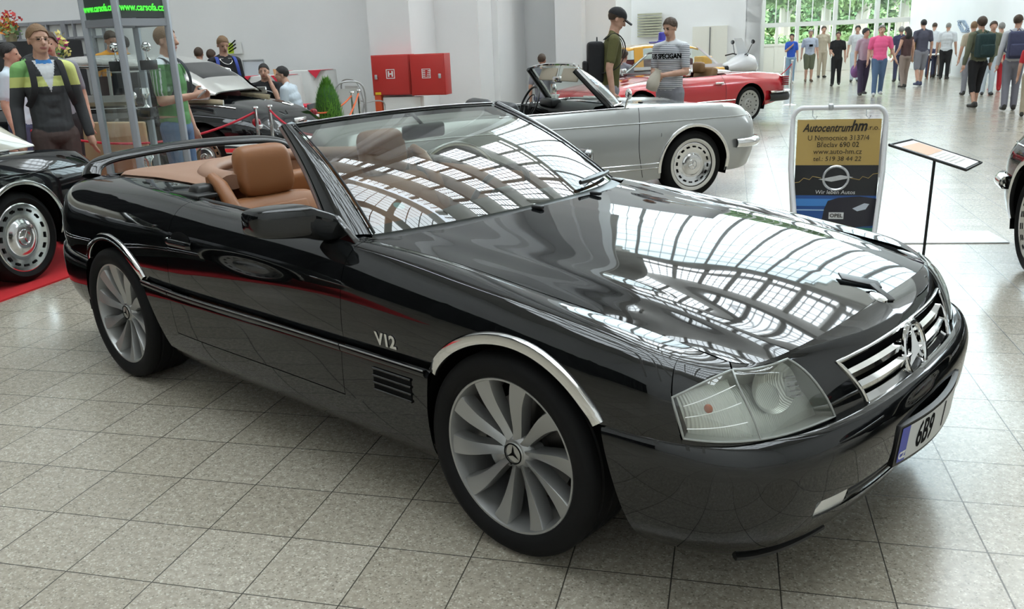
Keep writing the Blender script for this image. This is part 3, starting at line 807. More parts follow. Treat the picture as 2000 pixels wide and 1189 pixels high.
# inner liner: closes the gaps, arches and underside (all dark)
ln = MB()
for sd in LR:
    for net, w0, w1, secs in ((NB, .0, .97, [(.02, SF[0]-.03), (SF[-1]+.03, SR[0]-.03), (SR[-1]+.03, END)]), (NA, 0, .97, [(.02, arch_f_front[5]-.06), (arch_f_back[5]+.05, arch_r_front[5]-.05), (arch_r_back[5]+.05, ENDA)])):
        for a, b in secs:
            S, W = bil((a,w0),(b,w0),(b,w1),(a,w1), 40, 8); 
            if net is NB and a < .1:
                S, W = bil((s_ot+.03,w0),(b,w0),(b,w1),(s_ot+.03,w1), 12, 8)
            if net is NB and a > SR[-1]: S, W = bil((a,w0),(s_tl-.03,w0),(s_tl-.03,w1),(a,w1), 10, 6)
            if net is NA and a < .1:
                w0b = w_s1+.08; S, W = bil((a,w0b),(b,w0b),(b,w1),(a,w1), 40, 6)
            sheet(ln, patch(net, S, W, off=-.018), sd)
liner = ln.build('inner_shell', m_dark, CAR, fixn=False)
# underbody and wheel wells
ub = MB(); ub.box((-1.25,0,.235), (1.75,1.60,.05)); ub.box((.62,0,.24), (.30,1.15,.06)); ub.box((-3.12,0,.32), (.60,1.3,.05)); ub.box((.1,0,.50), (1.2,1.05,.30)); ub.box((-2.6,0,.50), (1.5,1.05,.35))
ub.build('underbody', m_dark, CAR, smooth=False)
for key in 'fr':
    cx_, cz_, R = ARCH[key]
    for sd in LR:
        mb = MB(); th_ = np.linspace(-.10, PI+.10, 40)
        P = [[(cx_+(R+.012)*math.cos(t), sd*yy, cz_+(R+.012)*math.sin(t)) for yy in (.872,.55)] for t in th_]
        mb.grid(P); mb.add([(cx_+(R+.01)*math.cos(t), sd*.55, cz_+(R+.01)*math.sin(t)) for t in th_], [list(range(40))])
        mb.build('wheel_well', m_dark, CAR, fixn=False)
        # chrome arch trim
        S, W = (SF, WF) if key == 'f' else (SR, WR)
        B0 = patch(NB, S[None,:], W[None,:], off=.001)[0]
        n = len(B0); G = []
        for i, p in enumerate(B0):
            d = Vector((p[0]-cx_, 0, p[2]-cz_)).normalized(); p = Vector(p)
            o_ = Vector((0,-1,0))
            G.append([p-d*.014+o_*-.010, p-d*.016+o_*.004, p-d*.012+o_*.010, p+d*.004+o_*.012, p+d*.018+o_*.009, p+d*.0225+o_*.002, p+d*.022+o_*-.006])
        G2 = [[(q[0], q[1]*(1 if sd < 0 else -1), q[2]) for q in r] for r in G]
        MB().grid(G2).build('wheel_arch_trim', m_chrome, CAR, ang=45)
# rear deck and trunk lid, soft-top cover panel
def deck_z(x, y): 
    base = interp(x, [-3.39,-3.28,-3.08,-2.85,-2.5,-2.2,-1.9], [.899,.905,.925,.940,.950,.947,.935]); 
    return base
T_x = lambda x: float(NB.ev(sx(NB, x, 1.0), 1.0)[0][1])
dk = MB()
nx_, ny_ = 44, 24
for sd in LR:
    P = []
    for i in range(nx_+1):
        s_ = sx(NB, -1.99, 1.0)+(END-sx(NB, -1.99, 1.0))*(i/nx_); t = NB.ev(s_, 1.0)[0]
        row = []
        c = min(1, max(0, (-3.00-t[0])/.07)); c = c*c*(3-2*c)
        yin = .618*(1-c)
        for j in range(ny_+1):
            f = j/ny_; y = t[1]*(1-f)-yin*f
            xx = t[0]+ (0.0)*f
            zt = deck_z(xx, y); e = 1-abs(y/t[1]) if t[1] < -.05 else 0
            z = t[2]+(zt-t[2])*min(1, (1-(1-min(1, e*2.2))**2)) if t[1] < -.05 else t[2]
            row.append((xx, y, z))
        P.append(row)
    sheet(dk, P, sd)
dk.build('rear_deck', m_black, CAR, ang=50, weld=3e-4, solid=.004, off=-1)
# ---------------------------------------------------------------- trim and fittings of the black convertible
# soft-top cover in tan leather with a padded horseshoe round the cabin
def cov_edge(y): return -2.05-.62*math.sqrt(max(0, 1-(y/.535)**2)) if abs(y) < .535 else -2.05
mb = MB(); P = []
for j in range(49):
    y = -.612+1.224*j/48; row = []
    xr_ = -3.035+.30*max(0, (abs(y)-.40)/.212)**2.2*.5
    xe = cov_edge(y)
    for i in range(25):
        f = i/24; x = xr_*(1-f)+xe*f
        e = min((.614-abs(y))/.05, (x-xr_)/.06); e = max(0, min(1, e)); e = math.sqrt(1-(1-e)**2)
        row.append((x, y, deck_z(x, y)-.006+.020*e))
    P.append(row)
mb.grid(P); cover = mb.build('soft_top_cover', m_leather2, CAR, ang=60, solid=.006, off=-1)
ring = [(-2.0,-.56,.955)]+[(-2.05-.62*math.sin(t)*1.0, -.535*math.cos(t), .962) for t in np.linspace(0, PI, 40)]+[(-2.0,.56,.955)]
rg = MB(); rg.tube([(p[0]+.035, p[1]*.93, p[2]-.004) for p in ring], .050, 14, sq=(1.05,.7)); rg.build('cover_rim', m_leather2, CAR, ang=60)
# inner tub below the rim
tub = MB(); P = []
for x, y, z in ring:
    P.append([(x+.06, y*.90, .95), (x+.075, y*.87, .90), (x+.10, y*.85, .80), (x+.12, y*.83, .70)])
tub.grid(P); tub.add([r[-1] for r in P], [list(range(len(P)))]); tub.build('rear_tub', m_leather, CAR, ang=40, fixn=False)
shelf = MB(); shelf.box((-2.22,0,.70), (.56,.98,.06), bev=.025); shelf.box((-2.40,0,.80), (.10,.94,.20), bev=.04); shelf.build('rear_bench', m_leather, CAR)
# lock covers on each side, black caps seen behind the door
for sd in LR:
    mb = MB(); mb.box((-1.995,sd*.655,.935), (.11,.11,.05), bev=.018, taper=.75); mb.box((-2.0,sd*.70,.918), (.25,.10,.022), bev=.006)
    mb.build('belt_latch_cover', m_plastic, CAR)
# cabin: floor, firewall, door cards, console
cab = MB(); cab.box((-1.45,0,.27), (1.4,1.5,.03)); cab.build('cabin_floor', m_carpet, CAR, smooth=False)
fw = MB(); fw.box((-.60,0,.58), (.03,1.46,.50)); fw.build('bulkhead', m_dark, CAR, smooth=False)
bk = MB(); bk.box((-2.10,0,.50), (.03,1.46,.42)); bk.build('rear_bulkhead', m_leather, CAR, smooth=False)
for sd in LR:
    mb = MB()
    P = []
    for i in range(25):
        x = -.74-(2.0-.74)*i/24; yt = float(-np.interp(x, _TT[:,0], _TT[:,1])) if x > -1.3 else interp(x, [-2,-1.3], [.745,.775])
        yt -= .036; z = interp(x, [-2,-1.3,-.74], [.905,.885,.865])
        P.append([(x, sd*(yt+.012), z-.012), (x, sd*(yt-.006), z-.004), (x, sd*(yt-.028), z-.02), (x, sd*(yt-.038), z-.06), (x, sd*(yt-.045), z-.2), (x, sd*(yt-.06), .32)])
    mb.grid(P); card = mb.build('door_card', m_leather, CAR, ang=50, fixn=False)
    MB().box((-1.42,sd*.665,.62), (.62,.09,.05), bev=.02).build('armrest', m_leather, card)
    # belt-line seal in black
    seal = [(x, sd*(interp(x, [-1.96,-1.3,-.78], [.728,.750,.742])), interp(x, [-1.96,-1.3,-.78], [.914,.898,.878])) for x in np.linspace(-1.96, -.80, 24)]
    MB().tube(seal, .011, 8, sq=(1.2,.7)).build('window_seal', m_rubber, CAR)
cons = MB(); cons.box((-1.50,0,.42), (1.0,.22,.30), bev=.04); cons.box((-1.75,0,.60), (.36,.20,.10), bev=.03); cons.build('centre_console', m_leather, CAR)
lev = MB(); lev.tube([(-1.28,0,.56),(-1.26,0,.68)], .008, 8); lev.ball((-1.26,0,.70), .022); lev.build('gear_lever', m_plastic, CAR)
dash = MB(); P = []
for j in range(33):
    y = -.70+1.40*j/32; k = 1-(abs(y)/.72)**2.4*.25; hb = .025*math.exp(-((y-.36)/.17)**4)
    P.append([(-.62,y,.885*k+.02*(1-k)), (-.78,y,.895*k+.08*(1-k)+hb*.4), (-.92,y,.885*k+.08*(1-k)+hb), (-.99,y,.85), (-1.00,y,.78), (-.97,y,.68), (-.92,y,.55)])
dash.grid(P); dash = dash.build('dashboard', mat('dash_dark', (.025,.018,.014), .5), CAR, ang=60, solid=.01, off=-1)
sw = MB(); Mw = Matrix.Translation((-1.15,.37,.80)) @ Matrix.Rotation(math.radians(-64), 4, 'Y')
sw.tube([(.19*math.cos(t), .19*math.sin(t), 0) for t in np.linspace(0, 2*PI, 40)[:-1]], .014, 8, M=Mw, closed=True)
sw.box((0,0,-.012), (.15,.15,.05), bev=.02, M=Mw)
for a in (0, PI, -PI/2): sw.tube([(.05*math.sin(a),.05*math.cos(a),-.01),(.185*math.sin(a),.185*math.cos(a),0)], .013, 8, M=Mw, sq=(1.4,.6))
sw.tube([(0,0,-.03),(0,0,-.25)], .03, 8, M=Mw); sw.build('steering_wheel', m_plastic, CAR)

def make_seat(yc):
    root = CAR
    cu = MB(); cu.box((-1.50,yc,.46), (.54,.50,.15), bev=.055); cu.box((-1.48,yc-.20,.49), (.46,.11,.13), bev=.045); cu.box((-1.48,yc+.20,.49), (.46,.11,.13), bev=.045)
    seat = cu.build('seat', m_leather, root)
    out = -1 if yc < 0 else 1
    # backrest: lofted slab, leaning back, with bolsters
    bmk = MB(); P = []
    prof = [(0,.50,.255,.07,-1.70),(.10,.56,.262,.085,-1.745),(.22,.66,.262,.085,-1.80),(.33,.76,.255,.08,-1.855),(.40,.82,.245,.07,-1.89),(.45,.865,.225,.05,-1.915),(.47,.880,.18,.02,-1.925)]
    for s_, z, hw, th_, x in prof:
        row = []
        for k in range(28):
            a = 2*PI*k/28; c_, s2 = math.cos(a), math.sin(a)
            yy = hw*math.copysign(abs(c_)**.55, c_); xx = th_*math.copysign(abs(s2)**.6, s2)
            if s2 > 0: xx *= .55+.75*abs(yy/hw)**2.5          # hollow between bolsters on the front
            row.append((x+xx, yc+yy, z))
        P.append(row+[row[0]])
    bmk.grid(P); bmk.add(P[-1][:-1], [list(range(28))]); bmk.add(P[0][:-1], [list(range(28))])
    back = bmk.build('backrest', m_leather, root, ang=50, subsurf=1)
    ins = MB(); ins.box((0,0,0), (.020,.30,.36), bev=.009, M=Matrix.Translation((-1.775,yc,.68)) @ Matrix.Rotation(math.radians(-27), 4, 'Y')); ins.build('insert', m_leather, back)
    # head restraint
    hr = MB(); P = []
    for i in range(15):
        u = -1+2*i/14; sh = (1-abs(u)**5)**.22 if abs(u) < 1 else 0
        row = []
        for k in range(25):
            a = 2*PI*k/24; c_, s2 = math.cos(a), math.sin(a)
            zz = .118*math.copysign(abs(s2)**.55, s2); xx = .060*math.copysign(abs(c_)**.7, c_)
            row.append((-1.955+xx*sh+.018*(zz/.118)**2*0-.10*(zz/.9), yc+.150*u, .988+zz*(.90+.10*sh)*sh))
        P.append(row)
    hr.grid(P); hrest = hr.build('headrest', m_leather, back, ang=60, subsurf=1)
    MB().tube([(-1.925,yc-.06,.82),(-1.95,yc-.06,.90)], .007, 8).build('post', m_chrome, back); MB().tube([(-1.925,yc+.06,.82),(-1.95,yc+.06,.90)], .007, 8).build('post', m_chrome, back)
    # belt guide on the outer shoulder
    g_ = MB(); yo = yc+out*.245
    outer = [(-1.845,.60),(-1.80,.72),(-1.865,.86),(-1.95,.965),(-2.00,.995),(-2.035,.985),(-2.02,.90),(-1.985,.78),(-1.95,.62)]
    inner = [(-1.875,.73),(-1.905,.83),(-1.945,.89),(-1.975,.87),(-1.94,.75)]
    vo = [(x, yo-out*.0, z) for x, z in outer]
    fr_ = MB(); fr_.tube([(-1.76,yo,.58),(-1.775,yo,.72),(-1.835,yo,.85),(-1.92,yo,.95),(-1.99,yo,.985)], [.040,.040,.036,.032,.024], 10, sq=(1,.9))
    fr_.tube([(-1.93,yo,.60),(-1.955,yo,.74),(-1.985,yo,.87),(-2.0,yo,.985)], [.040,.034,.030,.024], 10)
    fr_.box((-1.965,yo,.94), (.07,.045,.04), bev=.015); fr_.box((-1.885,yo,.66), (.10,.05,.12), bev=.02)
    fr_.build('belt_guide', m_leather, back, ang=60)
    bl = MB(); bl.box((0,0,0), (.010,.045,.26), M=Matrix.Translation((-1.905,yo,.80)) @ Matrix.Rotation(math.radians(-22), 4, 'Y')); bl.build('seat_belt', m_plastic, back, smooth=False)
make_seat(-.36); make_seat(.36)

# windscreen: glass sheet, pillars, header
def ws(u, t):   # u -1..1 across, t 0..1 base to top
    yb, yt_ = .722, .588
    xb = -.555-.195*abs(u)**2.2; zb = .905-.022*u*u; xt = -1.318-.028*u*u; zt = 1.238-.016*u*u
    y = (yb*(1-t)+yt_*t)*u
    b = .030*math.sin(PI*t)
    return (xb*(1-t)+xt*t+b*.4, y, zb*(1-t)+zt*t+b*.9)
P = [[ws(-1+2*i/40, j/16) for j in range(17)] for i in range(41)]
wsf = MB()
# frame: pillar section points between glass edge and outer edge
wo = lambda t, sd: (-.855+(-1.372+.855)*t+.012*math.sin(PI*t), sd*(.812+(.628-.812)*t), .862+(1.226-.862)*t+.026*math.sin(PI*t))
for sd in LR:
    G = []
    for j in range(25):
        t = j/24; gq = Vector(ws(sd, t)); oq = Vector(wo(t, sd)); d = oq-gq; n_ = Vector((.55,sd*.45,.70)).normalized()
        row = []
        for k in range(13):
            a = k/12; bul = math.sin(PI*min(1, a*1.0))**.7*(.020)
            row.append(gq+d*a+n_*(bul-.002))
        row += [oq-n_*.010, oq-n_*.03+(gq-oq)*.25, gq-n_*.02, gq-n_*.002]
        G.append(row)
    wsf.grid(G)
G = []
for i in range(41):
    u = -1+2*i/40; gq = Vector(ws(u*1.0, 1.0)); oq = gq+Vector((-.040,0,-.004)); e = abs(u)**8
    oq = oq*(1-e)+Vector(wo(1.0, 1 if u > 0 else -1))*e
    G.append([gq, gq+Vector((-.006,0,.008)), (gq+oq)/2+Vector((0,0,.010)), oq+Vector((0,0,.004)), oq+Vector((.002,0,-.022)), gq+Vector((.004,0,-.024)), gq])
wsf.grid(G)
wframe = wsf.build('windscreen_frame', m_black, CAR, ang=50)
gl = MB().grid(P).build('windscreen_glass', m_glass, wframe, ang=60)
m_seal = mat('brown_seal', (.10,.055,.045), .4)
for sd in LR:
    MB().tube([Vector(wo(t, sd))+Vector((-.012,-sd*.006,-.006)) for t in np.linspace(0, 1, 20)], .008, 8).build('pillar_seal', m_seal, wframe)
    MB().tube([Vector(ws(sd*.992, t))+Vector((.004,0,.006)) for t in np.linspace(0, 1, 20)], .0035, 6).build('glass_trim', m_rubber, wframe)
MB().tube([Vector(ws(u, 1.0))+Vector((-.004,0,.010)) for u in np.linspace(-.97, .97, 30)], .003, 6).build('header_trim', m_dchrome, wframe)
cw = MB(); P = [[(ws(u, 0)[0]+d, ws(u, 0)[1]*1.0, ws(u, 0)[2]-e) for d, e in ((-.01,.004),(.02,.010),(.055,.018),(.07,.035))] for u in np.linspace(-1, 1, 41)]
cw.grid(P).build('cowl_panel', m_plastic, CAR, ang=60, fixn=False)
# rear-view mirror, wiper, sticker, washer jets
rm = MB(); rm.box((-1.235,0,1.155), (.035,.24,.062), bev=.016); rm.tube([(-1.24,0,1.18),(-1.30,0,1.225)], .008, 8); rv = rm.build('rear_view_mirror', m_plastic, CAR)
MB().box((-1.2545,0,1.155), (.002,.215,.046)).build('mirror_glass', mat('mirror_glass', (.9,.9,.9), .01, 1.0), rv)
wp = MB(); wp.tube([Vector(ws(u, .035))+Vector((.01,0,.022)) for u in np.linspace(.38, .93, 14)], .008, 6, sq=(1,1.3)); wp.tube([(-.62,.30,.905),(-.66,.42,.93),(-.735,.62,.925)], [.016,.012,.008], 8, sq=(1.3,.7)); wp.build('wiper', m_plastic, CAR)
hx = lambda x, y: float(zc(x)-(zc(x)-zs(x)-.03)*(y/(.8*hood_edge_y(x)))**2)
for x, y in ((-.49,-.13), (-.49,.24)):
    mb = MB(); mb.box((x,y,hx(x,y)+.006), (.05,.022,.014), bev=.005); mb.build('washer_jet', m_plastic, CAR)
# outside mirrors
for sd in LR:
    mb = MB(); secs = [(.800,-.835,.915,.030,.045),(.845,-.860,.925,.042,.052),(.885,-.885,.938,.060,.060),(.90,-.893,.950,.072,.058),(.96,-.918,.953,.074,.056),(1.02,-.948,.954,.070,.052),(1.052,-.970,.954,.058,.046),(1.066,-.982,.954,.036,.034)]
    P = []
    for y, x, z, dx, dz in secs:
        P.append([(x+dx*math.copysign(abs(math.cos(a))**.45, math.cos(a)), sd*y, z+dz*math.copysign(abs(math.sin(a))**.45, math.sin(a))) for a in np.linspace(0, 2*PI, 33)])
    mb.grid(P); mb.add(P[-1][:-1], [list(range(32))]); mb.add(P[0][:-1], [list(range(32))])
    if sd > 0: mb.v = [(x-.19, y, z-.03) for x, y, z in mb.v]
    dm = mb.build('door_mirror', m_black, CAR, ang=60, subsurf=1)
    MB().grid([[(-.962-(y-.95)*.42-(.19 if sd > 0 else 0), sd*y, z-(.03 if sd > 0 else 0)) for z in (.915,.99)] for y in (.91,1.04)]).build('mirror_glass', mat('mirror_glass'), dm)
    if sd < 0: MB().prism([(-.86,.868),(-.72,.868),(-.835,.955),(-.90,.958)], sd*.79, sd*.815, axis='y').build('mirror_foot', m_black, dm, bevel=.004)

# wheels: rim first, copies for the others
def make_wheel():
    """local: axle along y, outer face towards -y, face plane y=0"""
    rim = MB()
    prof = [(.247,.004),(.249,.000),(.246,-.003),(.240,-.002),(.2365,.008),(.232,.03),(.226,.06),(.222,.10),(.222,.19),(.236,.205),(.248,.205)]
    rim.lathe(prof, axis='y', n=72)
    nsp = 10
    for k in range(nsp):
        a0 = 2*PI*k/nsp+.12; G = []
        for i in range(15):
            f = i/14; r = .042+(.2395-.042)*f
            w = interp(f, [0,.25,.6,.85,1], [.012,.0145,.0225,.030,.0345])
            dep = interp(f, [0,.2,.6,1], [.030,.026,.012,.002]); a = a0+.10*math.sin(f*2.2)-.10*f
            tw = interp(f, [0,.5,1], [.020,.016,.006])
            row = []
            for q, (e, dd) in enumerate(((-1.0,.050),(-1.0,.012+tw),(-.80,.002+tw*.55),(.0,tw*.25),(.92,0),(1.0,.004),(1.0,.055))):
                ww = w*e; ca, sa = math.cos(a), math.sin(a)
                row.append((r*ca-ww*sa, dep+dd*(1 if q in (0,6) else 1), r*sa+ww*ca))
            G.append(row)
        rim.grid(G)
    rim.lathe([(.0,.030),(.036,.030),(.044,.034),(.056,.045),(.062,.075),(.0,.08)], axis='y', n=40)
    for k in range(5):
        a = 2*PI*k/5+.3; rim.lathe([(.010,.050),(.014,.047),(.0155,.052),(.0155,.09)], c=(.0585*math.cos(a), 0, .0585*math.sin(a)), axis='y', n=12)
    wh = rim.build('wheel', m_alloy, None, ang=38)
    ty = MB(); ty.lathe([(.236,.012),(.247,.000),(.252,-.008),(.268,-.016),(.288,-.018),(.306,-.012),(.317,.000),(.3215,.014),(.322,.03),(.3165,.034),(.3165,.040),(.322,.044),(.322,.085),(.3165,.088),(.3165,.094),(.322,.098),(.322,.135),(.3165,.139),(.3165,.145),(.322,.149),(.322,.19),(.315,.212),(.29,.226),(.25,.222),(.236,.20)], axis='y', n=96)
    ty.build('tyre', m_tyre, wh, ang=40)
    hc = MB(); hc.lathe([(0,.0235),(.020,.0235),(.031,.025),(.0345,.029),(.0345,.034)], axis='y', n=40); h = hc.build('hub_cap', mat('cap_silver', (.42,.42,.40), .3, .8), wh)
    st = MB(); st.lathe([(.0300,.0226),(.0305,.0212),(.0335,.0212),(.034,.024)], axis='y', n=40)
    for k in range(3):
        a = PI/2+2*PI*k/3
        st.add([(.029*math.cos(a),.0222,.029*math.sin(a)),(.0055*math.cos(a+PI/3),.0222,.0055*math.sin(a+PI/3)),(.0055*math.cos(a-PI/3),.0222,.0055*math.sin(a-PI/3)),(0,.0212,0)], [(0,1,3),(0,3,2)])
    st.build('star', m_dark, h, fixn=False)
    bd = MB(); bd.lathe([(.06,.105),(.165,.105),(.165,.125),(.06,.125)], axis='y', n=48); bd.lathe([(0,.085),(.075,.085),(.075,.125)], axis='y', n=30); bd.build('brake_disc', mat('disc_steel', (.10,.095,.09), .35, 1.0), wh)
    cal = MB(); cal.prism([(.17*math.cos(t), .17*math.sin(t)) for t in np.linspace(2.4, 3.9, 12)]+[(.10*math.cos(t), .10*math.sin(t)) for t in np.linspace(3.9, 2.4, 12)], .085, .14, axis='y'); cal.build('brake_caliper', m_dchrome, wh, bevel=.004)
    vv = MB(); vv.tube([(-.13,.035,.185),(-.122,.012,.172)], .0035, 6); vv.build('valve', m_dark, wh)
    return wh
w0 = make_wheel()
for i, (x, sd, ang) in enumerate(((0,-1,0.0), (-2.515,-1,.35), (0,1,.2), (-2.515,1,.5))):
    w = w0 if i == 0 else w0.copy()
    if i: 
        link(w)
        for ch in w0.children:
            c = ch.copy(); link(c, w)
            for q in ch.children: d = q.copy(); link(d, c)
    w.parent = CAR; w.location = (x, sd*.885, .322)
    w.rotation_euler = (0, ang, 0) if sd < 0 else (0, ang, PI)

# headlights
m_lens = thin_glass('lens_glass', (.86,.88,.84), ior=1.7)
def fluted(name, base, rough, metal, scale, axis=0, strength=.7):
    m = mat(name, base, rough, metal)
    tc = N(m, 'ShaderNodeTexCoord'); mp = N(m, 'ShaderNodeMapping'); w = N(m, 'ShaderNodeTexWave'); b = N(m, 'ShaderNodeBump')
    w.bands_direction = 'XYZ'[axis]; w.inputs['Scale'].default_value = scale; b.inputs['Strength'].default_value = strength; b.inputs['Distance'].default_value = .004
    LK(m, tc.outputs['Object'], w.inputs['Vector']); LK(m, w.outputs['Fac'], b.inputs['Height']); LK(m, b.outputs['Normal'], bsdf(m).inputs['Normal']); return m
m_refl = mat('lamp_reflector', (.72,.73,.70), .22, .9)
m_flut = fluted('fluted_reflector', (.66,.67,.64), .34, .7, 60, 1, .22)
m_flut2 = fluted('fluted_turn_lens', (.74,.75,.72), .26, .35, 75, 1, .35)
m_bez = mat('lamp_bezel', (.33,.34,.32), .3, .2)
s_db = sy(NB, .752, .07); s_dt = s_K
for sd in LR:
    Sx = np.linspace(s_hi_t+.004, s_dt-.002, 20); 
    def region(sa_b, sa_t, sb_b, sb_t, n, m_, off=0.0, wt=lambda S: hl_top(S), dome=0.0):
        a = np.linspace(0, 1, n+1)[:,None]; b = np.linspace(0, 1, m_+1)[None,:]
        St_ = sa_t*(1-a)+sb_t*a; Sb_ = sa_b*(1-a)+sb_b*a
        Wt = wt(St_); S = Sb_*(1-b)+St_*b; W = w_hb*(1-b)+Wt*b
        o = off+dome*(np.sin(PI*a)*np.sin(PI*b))
        return patch(NB, S, W, off=o if np.ndim(o) else off)
    P = region(s_hi_b+.003, s_hi_t+.003, s_db-.003, s_dt-.003, 22, 14, .002, dome=.008+0*np.zeros((23,15)))
    hl = MB(); sheet(hl, P, sd); head = hl.build('headlight', m_lens, CAR, ang=70, fixn=True)
    rf = MB(); sheet(rf, region(s_hi_b+.003, s_hi_t+.003, s_db-.003, s_dt-.003, 16, 10, -.055), sd); 
    rfo = rf.build('reflector', m_flut, head, fixn=False)
    bw = MB(); cpt = Vector(NB.ev((s_hi_b+s_db)/2+.02, .48)[0]); nb = Vector((.86,-.45,.25)).normalized()
    fr = frame(cpt-nb*.068, Vector((0,0,1)).cross(nb), nb.cross(Vector((0,0,1)).cross(nb)))
    MBb = MB().lathe([(.0,.004),(.03,.010),(.055,.022),(.068,.038)], n=36, M=fr)
    hb3 = MB()
    for k in range(5): hb3.box((.052-.004*k,-.030+.013*k,.052), (.030,.004,.012), M=fr)
    hb3.box((.046,-.012,.040), (.016,.034,.02), M=fr)
    if sd > 0: hb3.v = [(x, -y, z) for x, y, z in hb3.v]
    hb3.build('bulb_shield', m_dchrome, head, smooth=False)
    if sd > 0: MBb.v = [(x, -y, z) for x, y, z in MBb.v]
    MBb.build('bowl', m_flut, head, fixn=False)
    sw_ = MB(); P = region(s_hi_b+.003, s_hi_t+.003, s_db-.003, s_dt-.003, 1, 14, 0)
    for e0 in (0, -1):
        pass
    bx_ = MB()
    for (a_, b_) in (((s_hi_b+.003, w_hb), (s_hi_t+.003, w_hi)), ):
        G = [patch(NB, np.linspace(a_[0], b_[0], 10)[None,:], np.linspace(a_[1], b_[1], 10)[None,:], off=o)[0] for o in (0.0, -.06)]; sheet(bx_, G, sd)
    for w_ in (0, 1):
        ss = np.linspace(s_hi_b if w_ == 0 else s_hi_t, s_ob if w_ == 0 else s_ot, 30); ww = np.full(30, w_hb) if w_ == 0 else hl_top(ss)
        G = [patch(NB, ss[None,:], ww[None,:], off=o)[0] for o in (0.0, -.06)]; sheet(bx_, G, sd)
    bx_.build('lamp_box', m_bez, head, fixn=False)
    P = region(s_db+.003, s_dt+.003, s_ob-.004, s_ot-.004, 18, 14, .002, dome=.006+0*np.zeros((19,15)))
    tl = MB(); sheet(tl, P, sd); turn = tl.build('turn_signal', m_lens, CAR, ang=70)
    tr = MB(); sheet(tr, region(s_db+.003, s_dt+.003, s_ob-.004, s_ot-.004, 14, 8, -.030), sd); tr.build('reflector', m_flut2, turn, fixn=False)
    bb = MB(); q = Vector(NB.ev(s_ob-.075, .38)[0]); bb.ball((q.x-.012,sd*-q.y-.0,q.z), (.012,.007,.012)); 
    bb.build('amber_bulb', mat('amber', (.45,.10,.02), .25), turn)
    for wl in (.30, .55, .8):
        ss = np.linspace(s_db+.02, s_ob-.01, 20); ww = w_hb+(hl_top(ss)-w_hb)*(wl-.08)
        Pp = patch(NB, ss[None,:], ww[None,:], off=.0055)[0]; MB().tube([(p[0], p[1]*(1 if sd < 0 else -1), p[2]) for p in Pp], .0014, 6).build('lens_rib', mat('clear_rib', (.8,.82,.8), .1), turn)
    # bezel round the lamp pair and the divider
    loop = [(s_hi_b+(s_hi_t-s_hi_b)*t, w_hb+(w_hi-w_hb)*t) for t in np.linspace(0, 1, 10)]
    loop += [(s, float(hl_top(s))) for s in np.linspace(s_hi_t, s_ot, 26)[1:]]
    loop += [(s_ot+(s_ob-s_ot)*t, w_ot+(w_hb-w_ot)*t) for t in np.linspace(0, 1, 10)[1:]]
    loop += [(s_ob+(s_hi_b-s_ob)*t, w_hb) for t in np.linspace(0, 1, 26)[1:-1]]
    Pp = patch(NB, np.array([[q[0] for q in loop]]), np.array([[q[1] for q in loop]]), off=.0025)[0]
    MB().tube([(p[0], p[1]*(1 if sd < 0 else -1), p[2]) for p in Pp], .0034, 8, closed=True).build('bezel', m_bez, head)
    Pp = patch(NB, np.linspace(s_db, s_dt, 12)[None,:], np.linspace(w_hb, w_Kt, 12)[None,:], off=.004)[0]
    MB().tube([(p[0], p[1]*(1 if sd < 0 else -1), p[2]) for p in Pp], .0028, 8).build('divider', m_bez, head)

# grille
gb_ = MB(); 
for sd in LR: sheet(gb_, patch(NB, *bil((0,w_gb-.04),(s_gb+.01,w_gb-.04),(s_gt+.01,w_gt+.04),(0,w_gt+.04), 16, 8), off=-.045), sd)
grille = gb_.build('grille', m_dark, CAR, fixn=False)
def gs(w): return s_gb+(s_gt-s_gb)*(w-w_gb)/(w_gt-w_gb)
loop = [(s, w_gt) for s in np.linspace(0, s_gt, 14)]+[(gs(w), w) for w in np.linspace(w_gt, w_gb, 10)[1:]]+[(s, w_gb) for s in np.linspace(s_gb, 0, 14)[1:]]
Pp = patch(NB, np.array([[q[0] for q in loop]]), np.array([[q[1] for q in loop]]), off=.001)[0]
full = Pp+[[p[0], -p[1], p[2]] for p in Pp[::-1][1:-1]]
MB().tube(full, .0062, 8, closed=True).build('surround', m_chrome, grille)
for k in range(3):
    w = w_gb+(w_gt-w_gb)*(.08, .36, .66)[k]; hh = (w_gt-w_gb)*.11
    G = []
    ss = np.linspace(-1, 1, 41)*(gs(w)-.004)
    for s_ in ss:
        rows = patch(NB, np.full((1,6), abs(s_)), np.array([[w-hh, w-hh*.8, w+hh*.1, w+hh, w+hh*1.1, w+hh]]), off=np.array([-.022, -.008, -.002, -.012, -.022, -.034]))[0]
        G.append([(p[0], p[1]*(1 if s_ >= 0 else -1), p[2]) for p in rows])
    MB().grid(G).build('grille_slat', m_chrome, grille, ang=30, solid=.003, off=-1)
fs = Vector((.856,0,.582)); fz = Vector((.968,0,.25)).normalized(); fm = frame(fs, (0,1,0), fz.cross(Vector((0,1,0))))
st = MB(); st.tube([(.082*math.cos(t), .082*math.sin(t), 0) for t in np.linspace(0, 2*PI, 61)[:-1]], .0085, 10, M=fm, closed=True, sq=(1.2,1))
for k in range(3):
    a = PI/2+2*PI*k/3; A = Vector((.081*math.cos(a), .081*math.sin(a), .002)); c0 = Vector((0,0,.016)); cb = Vector((0,0,-.010))
    l = Vector((.023*math.cos(a+PI/3), .023*math.sin(a+PI/3), 0)); r = Vector((.023*math.cos(a-PI/3), .023*math.sin(a-PI/3), 0))
    st.add([A,l,r,c0,cb], [(0,1,3),(0,3,2),(0,4,1),(0,2,4)], M=fm)
st.build('star_emblem', m_chrome, grille, ang=25)
